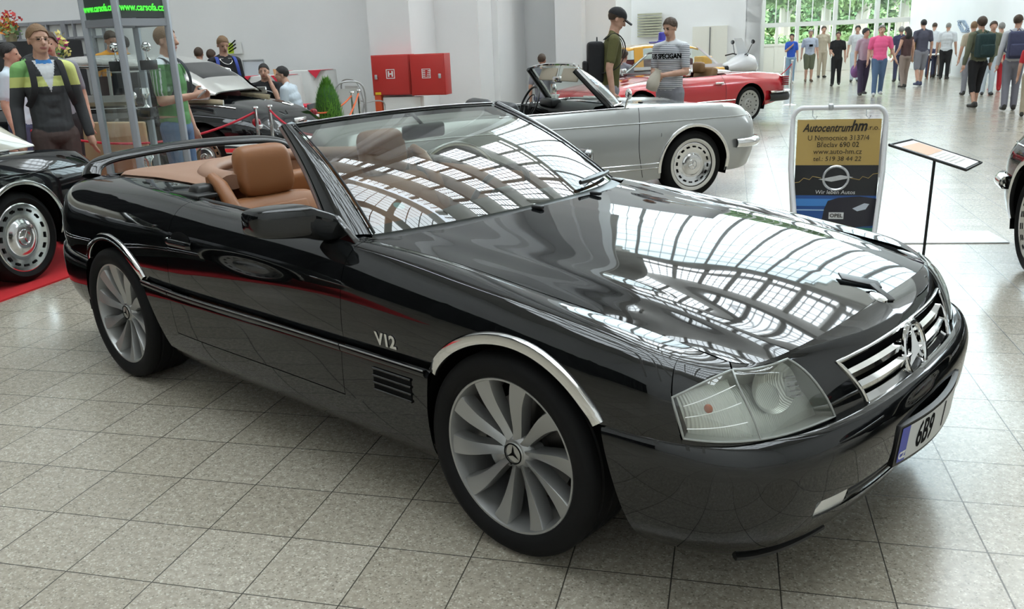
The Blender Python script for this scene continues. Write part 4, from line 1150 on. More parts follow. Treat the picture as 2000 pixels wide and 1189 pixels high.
# hood badge and strap, plate, script, vent, handle, spoiler
p0 = Vector(NB.ev(0.0, .985)[0]); hm = frame(p0+Vector((-.006,0,.003)), (0,1,0), Vector((-1,0,.36)))
hb = MB().lathe([(0,.004),(.020,.004),(.027,.002),(.029,-.003)], n=32, M=hm).build('hood_badge', m_chrome, CAR)
MB().lathe([(0,.0052),(.018,.0045)], n=24, M=hm).build('badge_face', mat('badge_grey', (.55,.56,.6), .2, .6), hb)
sp = MB(); sp.box((0,0,0), (.045,.13,.006), bev=.002, M=Matrix.Translation((.66,.055,hx(.66,.055)+.004)) @ Matrix.Rotation(.32, 4, 'Y') @ Matrix.Rotation(-.9, 4, 'Z'))
sp.box((0,0,0), (.085,.030,.006), bev=.002, M=Matrix.Translation((.735,.035,.731)) @ Matrix.Rotation(.45, 4, 'Y') @ Matrix.Rotation(-.3, 4, 'Z')); sp.build('hood_strap', m_plastic, CAR)
pl = MB(); P = []
def plate_pt(y, z): return (.936-.032*(y/.272)**2-(.38-z)*.10, y, z)
for (nm, hw, h0, h1, off, m_, sol) in (('number_plate', .272, .318, .446, 0, m_plastic, .016), ):
    P = [[plate_pt(-hw+2*hw*i/24, h0+(h1-h0)*j/2) for j in range(3)] for i in range(25)]
    plo = MB().grid(P).build(nm, m_, CAR, solid=sol, off=0)
yv = np.linspace(-.222, .262, 24)
MB().grid([[tuple(Vector(plate_pt(y, z))+Vector((.010,0,0))) for z in (.328,.437)] for y in yv]).build('plate_face', mat('plate_white', (.62,.63,.62), .3), plo)
MB().grid([[tuple(Vector(plate_pt(y, z))+Vector((.0101,0,0))) for z in (.328,.437)] for y in np.linspace(-.262, -.2225, 4)]).build('blue_band', mat('plate_blue', (.05,.07,.42), .3), plo)
def on_plate(co): q = plate_pt(co.x, .3825+co.y); return Vector((q[0]+.0112+co.z, q[1], q[2]))
def pl_text(s_, x0, size, m_, sx=1.0, dy=0): return text_mesh('plate_text', s_, size, m_, plo, surf=lambda c: on_plate(Vector((c.x+x0, c.y+dy, c.z*.3))), sx=sx, depth=.001, bold=.0015)
pl_text('6B9', -.118, .115, m_dark, .62); pl_text('1', .03, .115, m_dark, .62)
pl_text('CZ', -.243, .030, m_white, .8, -.035)
def on_side(s0, z0):
    def f(c):
        x = s0+c.x; s_ = sx(NB, x, .2); w = wz(NB, s_, z0+c.y); q = patch(NB, [[s_]], [[w]], off=.0015+max(0, c.z))[0][0]; return Vector(q)
    return f
text_mesh('v12_badge', 'V12', .060, m_chrome, CAR, surf=on_side(-.505, .590), depth=.002, bold=.002, sx=1.05)
for sd in LR:
    vt = MB(); 
    S = np.array([[sx(NA, x, .6)]*9 for x in np.linspace(-.575, -.385, 8)]); W = np.array([[wz(NA, KA[9], z) for z in np.linspace(.405, .488, 9)]]*8)
    sheet(vt, patch(NA, S, W, off=.0015), sd); v = vt.build('side_vent', m_dark, CAR, fixn=False)
    for q in range(4):
        z = .409+.025*q; w = wz(NA, KA[9], z); Pp = patch(NA, S[:,:1].T, np.full((1,8), w), off=.003)[0]
        MB().tube([(p[0], p[1]*(1 if sd < 0 else -1), p[2]) for p in Pp], .0048, 8, sq=(.8,1)).build('louvre', m_black, v)
    # door handle
    hx0, hz0 = -1.80, .775; s_h = sx(NB, hx0, .6)
    hd = MB(); P = []
    for a in np.linspace(0, 2*PI, 33):
        P.append([]); 
        for r_ in (0, .5, .85, 1):
            x = hx0+.078*r_*math.cos(a); z = hz0+.030*r_*math.sin(a)+.0; s_ = sx(NB, x, .6); w = wz(NB, s_, z); P[-1].append(patch(NB, [[s_]], [[w]], off=.0012)[0][0])
    sheet(hd, P, sd); h = hd.build('door_handle', m_dark, CAR, fixn=False)
    gp = []
    for x in np.linspace(hx0-.105, hx0+.10, 14):
        s_ = sx(NB, x, .6); z = hz0-.006-.014*math.cos((x-hx0)/.10*1.5)*0; w = wz(NB, s_, z-.012); gp.append(patch(NB, [[s_]], [[w]], off=.014 if abs(x-hx0) < .085 else .005)[0][0])
    MB().tube([(p[0], p[1]*(1 if sd < 0 else -1), p[2]) for p in gp], .013, 10, sq=(.6,1.2)).build('grip', m_black, h)
    lk = MB(); s_ = sx(NB, hx0-.095, .6); q = patch(NB, [[s_]], [[wz(NB, s_, hz0-.01)]], off=.006)[0][0]; lk.ball((q[0], q[1]*(1 if sd < 0 else -1), q[2]), (.009,.006,.009), n=12, m=8); lk.build('lock', m_chrome, h)
sp_pts = spline_pts([(-3.16,-.645,.915),(-3.20,-.605,.955),(-3.225,-.53,.982),(-3.235,-.40,.997),(-3.24,-.2,1.008),(-3.24,0,1.012),(-3.24,.2,1.008),(-3.235,.40,.997),(-3.225,.53,.982),(-3.20,.605,.955),(-3.16,.645,.915)], 60)
MB().tube(sp_pts, [.030]*60, 14, sq=(1.6,.62)).build('rear_spoiler', m_black, CAR, ang=60)
ab = MB(); ab.box((-3.12,0,.945), (.16,.9,.006), bev=.002); 
# boot-lid seam lines are the gaps between deck and fenders; inspection sticker in the windscreen
q = Vector(ws(-.80, .17)); MB().lathe([(0,0),(.022,0)], n=20, M=frame(q+Vector((-.004,0,-.006)), (0,1,0), Vector((-.9,0,.45)))).build('windscreen_sticker', mat('sticker_green', (.35,.6,.62), .4), wframe, fixn=False)
# ================================================================ the other cars
def closed_cap(mb, loop, c):
    n = len(loop); mb.add(list(loop)+[c], [(i, (i+1) % n, n) for i in range(n)])
m_whitewall = mat('whitewall', (.62,.60,.55), .5)
m_chromehub = mat('hub_chrome', (.72,.72,.72), .12, 1.0)
m_winrub = mat('dark_gap', (.01,.01,.01), .6)
def old_wheel(R=.32, rim=.20, white=True, style='cap', capmat=None):
    wh = MB(); wh.lathe([(rim*1.0,.02),(rim*1.03,-.004),(rim*1.12,-.014),(R*.86,-.018),(R*.95,-.004),(R*.995,.02),(R,.05),(R,.13),(R*.96,.17),(rim,.18)], axis='y', n=56)
    t = wh.build('wheel', m_tyre, None, ang=40)
    if white:
        MB().lathe([(rim*1.06,-.0095),(rim*1.12,-.0165),(rim*1.20,-.0190),(rim*1.22,-.0180)], axis='y', n=56).build('whitewall_band', m_whitewall, t, fixn=False)
    if style == 'cap':
        MB().lathe([(0,-.006),(rim*.28,-.006),(rim*.46,-.002),(rim*.52,.008),(rim*.60,.010),(rim*.72,.004),(rim*.90,.000),(rim*1.0,-.006),(rim*1.05,-.002),(rim*1.05,.02)], axis='y', n=56).build('hub_cap', m_chromehub, t, ang=30)
        sl = MB()
        for k in range(16):
            a0 = 2*PI*k/16; sl.grid([[(r*math.cos(a), -.0035-(.002 if r > rim*.85 else 0), r*math.sin(a)) for r in (rim*.80, rim*.87)] for a in (a0, a0+.09, a0+.2)])
        sl.build('slot_pattern', m_dark, t, fixn=False)
        st = MB(); st.tube([(rim*.22*math.cos(a), -.010, rim*.22*math.sin(a)) for a in np.linspace(0, 2*PI, 25)[:-1]], .0035, 6, closed=True)
        for k in range(3): a = PI/2+2*PI*k/3; st.tube([(0,-.012,0),(rim*.22*math.cos(a),-.010,rim*.22*math.sin(a))], [.006,.002], 6)
        st.build('hub_star', m_chromehub, t)
    else:
        MB().lathe([(0,-.004),(rim*.35,-.006),(rim*.42,.006),(rim*.70,.010),(rim*.92,.000),(rim*1.04,-.006),(rim*1.05,.02)], axis='y', n=56).build('rim', capmat or m_alloy, t, ang=30)
        sl = MB()
        for k in range(15):
            a = 2*PI*k/15; c_ = (rim*.80*math.cos(a), 0.002, rim*.80*math.sin(a))
            sl.ball(c_, (rim*.055,.008,rim*.055), n=8, m=6)
        for k in range(5):
            a = 2*PI*k/5; sl.ball((rim*.22*math.cos(a), -.004, rim*.22*math.sin(a)), (rim*.05,.006,rim*.05), n=8, m=6)
        sl.build('hole_pattern', m_dark, t)
    return t
def dup_wheel(w0, parent, loc, sd, ang):
    w = w0.copy(); link(w, parent); w.location = loc; w.rotation_euler = (0, ang, 0 if sd < 0 else PI)
    for ch in w0.children: c = ch.copy(); link(c, w)
    return w
def classic(name, loc, rz, label, paint, st, wx, R=.32, Ra=.37, cabin=None, wheel=None, tr=.0, cat='car', doors=(), capf=.0, roofs=True):
    """st: stations front->rear (x, z_sill, z_shoulder, z_centre, w_sill, w_max, w_shoulder)"""
    root = empty(name, loc, rz, label, cat)
    P = []
    fr_ = [0, .22, .48, .74, .90, 1.0]
    for r in range(10):
        row = []
        for (x, zb, zs_, zt_, wb, wm, ws_) in st:
            if r <= 5:
                f = fr_[r]; z = zb+(zs_-zb)*f; w = np.interp(f, [0,.22,.48,.74,.90,1], [wb,wm*.99,wm,wm*.985,(wm*.45+ws_*.55)*1.0 if wm > ws_ else ws_,ws_])
            else:
                f = [0,.25,.5,.75,1][r-5]; w = ws_*(1-f); z = zs_+(zt_-zs_)*(1-(1-f)**2)
            row.append((x, -w, z))
        P.append(row)
    net = Net(P); wsh = net.kw[5]
    K = net.ks; SE = K[-1]
    def s_x(x, w=.3): return float(net.s_of_x([x], [w], 0, SE)[0])
    rows = np.r_[np.linspace(0, wsh, 14), np.linspace(wsh, 1, 12)[1:]]
    body = MB()
    arches = []
    for xc in wx:
        zc_ = R; zlow = float(np.interp(xc, [q[0] for q in st][::-1], [q[1] for q in st][::-1]))
        t0 = math.asin(max(-.9, (zlow-zc_)/Ra)); th_ = np.linspace(t0, PI-t0, 31)
        xs = xc+Ra*np.cos(th_); zs2 = zc_+Ra*np.sin(th_); 
        W = np.zeros(31); S = net.s_of_x(xs, W+.1, 0, SE)
        for _ in range(3): W = net.w_of_z(S, zs2, 0, wsh); S = net.s_of_x(xs, W, 0, SE)
        W[0] = W[-1] = 0; arches.append((S, W))
    cuts = [(0.0, None)]
    secs = []
    cur = 0.0
    for S, W in arches:
        secs.append(('p', cur, S[0])); secs.append(('a', S, W)); cur = S[-1]
    secs.append(('p', cur, SE))
    c0, c1 = (s_x(cabin[0], wsh), s_x(cabin[1], wsh)) if cabin else (None, None)
    def add(Sg, Wg):
        for sd in LR: body.grid(mir(patch(net, Sg, Wg), sd))
    lowr = rows[rows <= wsh+1e-9]; upr = rows[rows >= wsh-1e-9]
    for q in secs:
        if q[0] == 'p':
            n = max(2, int((q[2]-q[1])/.06)); Sx = np.linspace(q[1], q[2], n+1); W0 = np.zeros(n+1)
        else: Sx, W0 = q[1], q[2]
        f = lowr/wsh
        add(Sx[:,None]+0*f[None,:], W0[:,None]+(wsh-W0[:,None])*f[None,:])
    for a, b in (((0, c0), (c1, SE)) if cabin else ((0, SE),)):
        n = max(2, int((b-a)/.06)); Sx = np.linspace(a, b, n+1); add(Sx[:,None]+0*upr[None,:], Sx[:,None]*0+upr[None,:])
    for s_ in (0.0, SE):
        L = patch(net, np.full((1,len(rows)), s_), rows[None,:])[0]; loop = L+[[p[0], -p[1], p[2]] for p in L[::-1][1:]]
        closed_cap(body, loop, [loop[0][0], 0, sum(p[2] for p in loop)/len(loop)])
    b = body.build('body', paint, root, ang=42, weld=6e-4)
    und = MB(); xs_ = [q[0] for q in st]; zl = max(min(q[1] for q in st)+.04, .2)
    und.box(((wx[0]+wx[1])/2, 0, zl+.02), (abs(wx[0]-wx[1])-2*Ra-.06, 1.5, .06)); 
    und.box(((wx[0]+wx[1])/2, 0, zl+.18), (max(xs_)-min(xs_)-.5, .95, .25)); und.build('underbody', m_dark, root, smooth=False)
    for xc in wx:
        for sd in LR:
            ww = MB()
            wmx = float(np.interp(xc, [q[0] for q in st][::-1], [q[5] for q in st][::-1]))
            th_ = np.linspace(-.3, PI+.3, 26); ww.grid([[(xc+(Ra+.01)*math.cos(t), sd*y, R+(Ra+.01)*math.sin(t)) for y in (wmx-.03, .5)] for t in th_])
            ww.add([(xc+(Ra+.01)*math.cos(t), sd*.5, R+(Ra+.01)*math.sin(t)) for t in th_], [list(range(26))])
            ww.build('wheel_well', m_dark, root, fixn=False)
    if wheel is not None:
        for i, xc in enumerate(wx):
            wmx = float(np.interp(xc, [q[0] for q in st][::-1], [q[5] for q in st][::-1]))
            for sd in LR: dup_wheel(wheel, root, (xc, sd*(wmx-.045-tr), R), sd, .4*i+.2)
    root['n'] = 1; del root['n']
    return root, net, b, s_x, wsh
def rail(net, s_x, root, name, m, x0, x1, w, off, r, n=40, sds=LR, sq=None, zfix=None, parent=None):
    for sd in sds:
        xs = np.linspace(x0, x1, n); S = np.array([s_x(x, min(.9, max(.05, w if np.isscalar(w) else .3))) for x in xs])
        W = np.full(n, w) if zfix is None else net.w_of_z(S, zfix if not callable(zfix) else np.array([zfix(x) for x in xs]))
        Pp = patch(net, S[None,:], W[None,:], off=off)[0]
        MB().tube([(p[0], p[1]*(1 if sd < 0 else -1), p[2]) for p in Pp], r, 8, sq=sq).build(name, m, parent or root)
def seam(net, s_x, root, x, z0, z1, sds=LR, curve=0.0, n=14):
    for sd in sds:
        zz = np.linspace(z0, z1, n); Pp = []
        for z in zz:
            s_ = s_x(x+curve*math.sin((z-z0)/(z1-z0)*PI), .3); w = float(net.w_of_z([s_], [z])[0]); s_ = s_x(x+curve*math.sin((z-z0)/(z1-z0)*PI), w); Pp.append(patch(net, [[s_]], [[w]], off=.0005)[0][0])
        MB().tube([(p[0], p[1]*(1 if sd < 0 else -1), p[2]) for p in Pp], .003, 5).build('door_seam', m_winrub, root)
def arch_trim(root, net, s_x, wsh, xc, R, Ra, m, wd=.014, sds=LR):
    th_ = np.linspace(-.12, PI+.12, 41); 
    for sd in sds:
        G = []
        for t in th_:
            x, z = xc+Ra*math.cos(t), R+Ra*math.sin(t); s_ = s_x(x, .3); w = float(net.w_of_z([s_], [z], 0, wsh)[0]); s_ = s_x(x, w); p = Vector(patch(net, [[s_]], [[w]], off=.001)[0][0]); p.z = z
            d = Vector((math.cos(t), 0, math.sin(t))); o_ = Vector((0,-1,0))
            row = [p-d*.008-o_*.02, p-d*.008+o_*.006, p+d*wd*.5+o_*.014, p+d*wd+o_*.010, p+d*(wd+.004)-o_*.002]
            G.append([(q.x, q.y*(1 if sd < 0 else -1), q.z) for q in row])
        MB().grid(G).build('wheel_arch_trim', m, root, ang=50)
def bumper_bar(root, pts, m, h=.05, name='bumper', d=.02):
    P = spline_pts(pts, 50); G = []
    for i, p in enumerate(P):
        t = (P[min(i+1, 49)]-P[max(i-1, 0)]).normalized(); o_ = t.cross(Vector((0,0,1))).normalized()
        c = Vector((sum(q.x for q in P)/50, 0, p.z)); 
        if (p-c).dot(o_) < 0: o_ = -o_
        G.append([p+Vector((0,0,-h))-o_*.03, p+Vector((0,0,-h*.9))+o_*d*.3, p+Vector((0,0,-h*.3))+o_*d, p+Vector((0,0,h*.3))+o_*d, p+Vector((0,0,h*.9))+o_*d*.3, p+Vector((0,0,h))-o_*.03])
    mb = MB().grid(G); return mb.build(name, m, root, ang=50, solid=.004, off=-1)
def open_cabin(root, net, s_x, wsh, x0, x1, m_in, zfloor=.32, dash=True, wheel_side=1, seats=True, m_seat=None, wheelmat=None, hw=.66, zbelt=.88):
    cb = MB(); cb.box(((x0+x1)/2, 0, zfloor), (abs(x1-x0), 1.42, .03)); cb.build('cabin_floor', m_carpet, root, smooth=False)
    for sd in LR:
        G = []
        for x in np.linspace(x0, x1, 16):
            p = patch(net, [[s_x(x, wsh)]], [[wsh]])[0][0]; y = -p[1]; G.append([(x, sd*(y-.0), p[2]), (x, sd*(y-.03), p[2]+.006), (x, sd*(y-.06), p[2]-.01), (x, sd*(y-.07), p[2]-.06), (x, sd*(y-.08), zfloor)])
        MB().grid(G).build('door_card', m_in, root, ang=50, fixn=False)
    if dash:
        d = MB(); G = [[(x0-.02,y,zbelt+.01), (x0-.14,y,zbelt+.035), (x0-.26,y,zbelt+.02), (x0-.32,y,zbelt-.05), (x0-.30,y,zbelt-.20), (x0-.25,y,zfloor)] for y in np.linspace(-hw, hw, 9)]
        d.grid(G); d.box((x0-.28, wheel_side*.36, zbelt+.015), (.12,.34,.09), bev=.03); d.build('dashboard', m_plastic, root, ang=50, fixn=False)
        sw = MB(); Mw = Matrix.Translation((x0-.52, wheel_side*.36, zbelt+.00)) @ Matrix.Rotation(math.radians(-66), 4, 'Y')
        sw.tube([(.20*math.cos(t), .20*math.sin(t), 0) for t in np.linspace(0, 2*PI, 40)[:-1]], .011, 8, M=Mw, closed=True); sw.tube([(0,-.19,0),(0,0,-.03),(0,.19,0)], .010, 8, M=Mw)
        sw.tube([(.12*math.cos(t), .12*math.sin(t), -.01) for t in np.linspace(0, 2*PI, 30)[:-1]], .006, 8, M=Mw, closed=True)
        sw.ball((0,0,-.02), (.05,.05,.02), M=Mw); sw.tube([(0,0,-.03),(0,0,-.3)], .03, 8, M=Mw); sw.build('steering_wheel', wheelmat or m_plastic, root)
    if seats:
        for sd in LR:
            s_ = MB(); xc = (x0+x1)/2-.12; s_.box((xc,sd*.36,zfloor+.17), (.50,.52,.16), bev=.05); s_.box((0,0,0), (.16,.52,.50), bev=.06, M=Matrix.Translation((xc-.30,sd*.36,zfloor+.43)) @ Matrix.Rotation(math.radians(-14), 4, 'Y'))
            s_.build('seat', m_seat or m_in, root)
def wscreen(root, pts_base, pts_top, m_frame, r=.016, glass=None, pillar_r=None):
    """curved windscreen between a base curve and a header curve"""
    B_ = spline_pts(pts_base, 25); T_ = spline_pts(pts_top, 25)
    f = MB(); f.tube(T_, r, 8); f.tube([B_[0].lerp(T_[0], t) for t in np.linspace(0,1,8)], pillar_r or r, 8); f.tube([B_[-1].lerp(T_[-1], t) for t in np.linspace(0,1,8)], pillar_r or r, 8); f.tube(B_, r*.8, 8)
    fo = f.build('windscreen_frame', m_frame, root)
    MB().grid([[B_[i].lerp(T_[i], t)+Vector((.02*math.sin(PI*t),0,.02*math.sin(PI*t))) for t in np.linspace(0,1,7)] for i in range(25)]).build('windscreen_glass', glass or m_clear2, fo, ang=60)
    return fo
m_clear2 = thin_glass('old_screen_glass', (.80,.86,.83), ior=1.5)
def inv(name, col, **k): return mat(name, col, **k)
m_silver = mat('silver_paint', (.40,.41,.40), .30, .55, coat=1.0)
m_red = mat('red_paint', (.50,.012,.020), .14, coat=1.0)
m_blk2 = mat('black_paint_old', (.005,.006,.007), .05, spec=.55)
w_white = old_wheel(.325, .205, True); w_black = old_wheel(.32, .235, False); w_alloy = old_wheel(.32, .235, False, 'alloy', mat('grey_alloy', (.42,.42,.40), .35, .6)); PROTO = [w_white, w_black, w_alloy]

# pagoda-type roadsters: front -> rear
PAG = [(.80,.42,.66,.70,.55,.62,.50),(.74,.32,.76,.79,.70,.76,.62),(.62,.26,.835,.835,.78,.835,.70),(.40,.24,.870,.860,.82,.865,.745),(0,.235,.885,.885,.835,.872,.755),(-.40,.22,.895,.905,.840,.872,.755),(-.75,.20,.895,.925,.842,.870,.755),(-1.2,.20,.890,.93,.842,.868,.752),
       (-1.75,.20,.885,.93,.84,.866,.75),(-2.1,.215,.885,.915,.84,.868,.755),(-2.4,.24,.880,.905,.835,.872,.75),(-2.8,.28,.865,.885,.81,.860,.735),(-3.15,.33,.835,.850,.75,.815,.69),(-3.38,.40,.775,.79,.64,.72,.58),(-3.45,.46,.71,.72,.52,.60,.47)]
def pagoda(name, loc, rz, label, paint, whl, sds=LR, full=True, soft=None):
    root, net, b, s_x, wsh = classic(name, loc, rz, label, paint, PAG, (0,-2.40), R=.325 if whl is w_white else .32, Ra=.375, cabin=(-.68,-1.92), wheel=whl)
    rail(net, s_x, root, 'side_crease', paint, .66, -3.2, .3, .000, .007, zfix=lambda x: .755 if x > -2.4 else .755-.03*(-2.4-x))
    for z in (.330,.375): rail(net, s_x, root, 'sill_trim', m_chrome, -.385, -2.01, .1, .002, .006, zfix=z)
    rail(net, s_x, root, 'belt_trim', m_chrome, -.66, -1.95, wsh, .004, .007)
    for xc in (0,-2.4): arch_trim(root, net, s_x, wsh, xc, .322, .375, m_chrome, wd=.022 if full else .014)
    seam(net, s_x, root, -.56, .25, .89, curve=-.05); seam(net, s_x, root, -1.72, .25, .89, curve=-.03)
    bumper_bar(root, [(.46,-.885,.50),(.66,-.86,.50),(.80,-.74,.50),(.86,-.50,.50),(.87,0,.50),(.86,.50,.50),(.80,.74,.50),(.66,.86,.50),(.46,.885,.50)], m_chrome, h=.045, name='front_bumper', d=.03)
    bumper_bar(root, [(-2.95,-.875,.50),(-3.25,-.84,.50),(-3.44,-.70,.50),(-3.50,-.4,.50),(-3.51,0,.50),(-3.50,.4,.50),(-3.44,.70,.50),(-3.25,.84,.50),(-2.95,.875,.50)], m_chrome, h=.045, name='rear_bumper', d=.03)
    wscreen(root, [(-.80,-.71,.915),(-.66,-.60,.93),(-.60,-.3,.94),(-.58,0,.945),(-.60,.3,.94),(-.66,.60,.93),(-.80,.71,.915)], [(-1.10,-.58,1.265),(-1.04,-.45,1.29),(-1.0,-.2,1.30),(-1.0,0,1.302),(-1.0,.2,1.30),(-1.04,.45,1.29),(-1.10,.58,1.265)], m_chrome, r=.017, pillar_r=.022)
    for sd in LR: MB().tube([(-.84,sd*.70,.91),(-1.13,sd*.575,1.255)], .022, 8, sq=(1,1)).build('pillar_cover', m_plastic, root)
    for sd in LR:
        hl = MB(); hl.ball((.765,sd*.60,.60), (.05,.10,.16)); h = hl.build('headlight', mat('lamp_glass_old', (.7,.72,.7), .1, .4), root)
        MB().tube([(.745+.0*k, sd*.60+.105*math.cos(a), .60+.165*math.sin(a)) for k, a in enumerate(np.linspace(0, 2*PI, 31)[:-1])], .012, 8, closed=True).build('bezel', m_chrome, h)
        MB().ball((-3.40,sd*.56,.64), (.06,.12,.07)).build('tail_light', mat('red_lens'), root)
        mm = MB(); mm.tube([(-.72,sd*.80,.90),(-.71,sd*.84,1.0)], .009, 6); mm.ball((-.715,sd*.86,1.03), (.022,.055,.05)); mm.build('door_mirror', m_chrome, root)
    gr = MB(); gr.box((.80,0,.58), (.02,.80,.20), bev=.02); g_ = gr.build('grille', m_plastic, root)
    MB().tube([(.82,-.38,.58),(.82,.38,.58)], .014, 8).build('grille_bar', m_chrome, g_); MB().lathe([(.085,0),(.095,.01),(.105,0)], c=(0,0,0), n=30, M=frame((.82,0,.58),(0,1,0),(0,0,1))).build('star_emblem', m_chrome, g_)
    return root, net, s_x, wsh
def car_at(front_contact, rz, xw, ylat):
    """origin so that the tyre contact (local xw, ylat) is at the given floor point"""
    c, s_ = math.cos(rz), math.sin(rz); return (front_contact[0]-(c*xw-s_*ylat), front_contact[1]-(s_*xw+c*ylat), 0)
rzS = math.radians(20)
silver, netS, sxS, wshS = pagoda('silver_convertible', car_at((1.82,8.37), rzS, 0, -.865), rzS, 'silver-grey old two-seat roadster with whitewall tyres, just behind the black one', m_silver, w_white)
silver['category'] = 'car'
m_tan2 = mat('beige_leather', (.42,.36,.27), .5)
open_cabin(silver, netS, sxS, wshS, -.70, -1.90, m_plastic, m_seat=mat('dark_leather', (.02,.02,.022), .45), zbelt=.90)
for sd in LR:
    MB().box((0,0,0), (.016,.40,.13), bev=.007, M=Matrix.Translation((-1.03,sd*.27,1.205)) @ Matrix.Rotation(math.radians(22), 4, 'Y')).build('sun_visor', m_tan2, silver)
rm = MB(); rm.box((-1.05,0,1.16), (.03,.20,.06), bev=.014); rm.tube([(-1.05,0,1.18),(-1.02,0,1.29)], .008, 6); rm.build('rear_view_mirror', m_chrome, silver)
MB().box((-.35,-.42,.915), (.03,.05,.02), bev=.006).build('washer_jet', m_plastic, silver)
# black roadster at the left edge, front towards the camera; its right... side faces the black convertible
rzL = TA-PI/2
bl, netL, sxL, wshL = pagoda('black_convertible', car_at((-3.385,5.99), rzL, -2.40, .865), rzL, 'old black roadster with chrome hub caps parked on the red carpet', m_blk2, w_black)
bl['category'] = 'car'; bl.location.z = .012
ht = MB(); G = []
for i in range(13):
    x = -.95-1.58*i/12; G.append([(x, .70*math.cos(t)*(1-.12*abs(2*i/12-1)**3), .90+(.40-.05*(i/12-.3)**2)*max(0, math.sin(t))**.45) for t in np.linspace(0, PI, 21)])
G.append([(-2.90, .60*math.cos(t), .90+.03*max(0, math.sin(t))**.5) for t in np.linspace(0, PI, 21)])
ht.grid(G); ht.build('hardtop', mat('ivory_paint', (.62,.58,.48), .2, coat=1), bl, ang=60, solid=.01)
MB().tube([(-2.58,.67,.905),(-2.2,.70,.915),(-.95,.72,.925)], .010, 8).build('hardtop_trim', m_chrome, bl)
carp = MB(); carp.box((-5.9, 5.0, .006), (2.52, 7.4, .012), M=HALL); tag(carp.build('red_carpet', noise_bump(mat('red_carpet', (.55,.015,.02), .95), 400, .4, .004), None, smooth=False), 'bright red carpet under the old black roadster at the left', 'carpet')
# dark car cut by the right edge of the picture
rzR = TA+PI/2; pR = H(1.80, 5.88)
rcar, netR, sxR, wshR = pagoda('dark_convertible', car_at((pR.x,pR.y), rzR, 0, .865), rzR, 'dark old car at the far right edge, only its chrome bumper and front wheel showing', m_blk2, w_black)
rcar['category'] = 'car'
# angular red roadster facing left
RED = [(.86,.40,.60,.62,.62,.72,.62),(.80,.34,.66,.68,.74,.80,.66),(.60,.27,.715,.735,.80,.865,.70),(.2,.24,.765,.80,.83,.89,.73),(-.3,.22,.805,.86,.84,.893,.735),(-.7,.20,.835,.90,.845,.893,.735),(-1.2,.20,.845,.90,.845,.893,.735),(-1.8,.20,.855,.90,.845,.893,.735),(-2.2,.22,.865,.89,.84,.893,.735),(-2.46,.24,.865,.885,.835,.892,.73),(-2.9,.28,.855,.87,.82,.875,.715),(-3.25,.33,.83,.845,.77,.84,.69),(-3.40,.38,.80,.81,.70,.79,.66),(-3.44,.44,.76,.77,.62,.72,.6)]
rzD = math.radians(180+29)
red, netD, b_, sxD, wshD = classic('red_convertible', car_at((4.48,16.02), rzD, -2.46, .893), rzD, 'bright red open roadster with grey alloy wheels facing left behind the silver one', m_red, RED, (0,-2.46), R=.32, Ra=.37, cabin=(-.78,-2.0), wheel=w_alloy)
red['category'] = 'car'
rail(netD, sxD, red, 'side_strip', m_chrome, -.40, -2.08, .3, .004, .010, zfix=.42); rail(netD, sxD, red, 'sill_strip', mat('dark_red_sill', (.10,.015,.04), .3), -.40, -2.07, .3, .002, .035, zfix=.245, sq=(.3,1)); rail(netD, sxD, red, 'sill_trim', m_chrome, -.40, -2.07, .3, .004, .010, zfix=.285)
seam(netD, sxD, red, -.62, .25, .83); seam(netD, sxD, red, -1.86, .25, .85)
for a in ([(.40,-.90,.50),(.70,-.89,.50),(.88,-.80,.50),(.95,-.4,.50),(.96,0,.50),(.95,.4,.50),(.88,.80,.50),(.70,.89,.50),(.40,.90,.50)], [(-2.92,-.90,.50),(-3.25,-.89,.50),(-3.50,-.80,.50),(-3.58,-.4,.50),(-3.59,0,.50),(-3.58,.4,.50),(-3.50,.80,.50),(-3.25,.89,.50),(-2.92,.90,.50)]):
    bumper_bar(red, a, m_chrome, h=.035, d=.04); bumper_bar(red, [(p[0], p[1], p[2]-.10) for p in a], m_plastic, h=.07, d=.03, name='bumper_skirt')
m_amb = mat('amber')
for sd in LR:
    MB().box((.70,sd*.80,.60), (.22,.12,.10), bev=.03).build('turn_signal', m_amb, red); MB().box((.82,sd*.55,.60), (.10,.34,.10), bev=.02).build('headlight', mat('lamp_glass_old'), red)
    tlm = MB()
    for k in range(5): tlm.box((-3.36,sd*.80,.62+.035*k), (.16,.12,.028), bev=.008)
    tlm.build('tail_light', mat('red_lens'), red)
    mm = MB(); mm.box((-.90,sd*.90,.945), (.12,.20,.12), bev=.03); mm.box((-.88,sd*.80,.90), (.08,.08,.06), bev=.01); mm.build('door_mirror', m_chrome, red)
    hd_ = MB(); hd_.box((-1.70,sd*.892,.725), (.19,.03,.035), bev=.012); hd_.build('door_handle', m_chrome, red)
wscreen(red, [(-.82,-.70,.90),(-.68,-.55,.92),(-.62,0,.93),(-.68,.55,.92),(-.82,.70,.90)], [(-1.26,-.60,1.245),(-1.18,-.45,1.265),(-1.16,0,1.28),(-1.18,.45,1.265),(-1.26,.60,1.245)], m_dchrome, r=.02)
open_cabin(red, netD, sxD, wshD, -.80, -1.98, m_carpet, m_seat=mat('brown_leather', (.22,.12,.05), .5), zbelt=.87, wheel_side=1)
for sd in LR:
    MB().box((-1.68,sd*.36,.99), (.12,.26,.20), bev=.05).build('headrest', mat('brown_leather'), red)
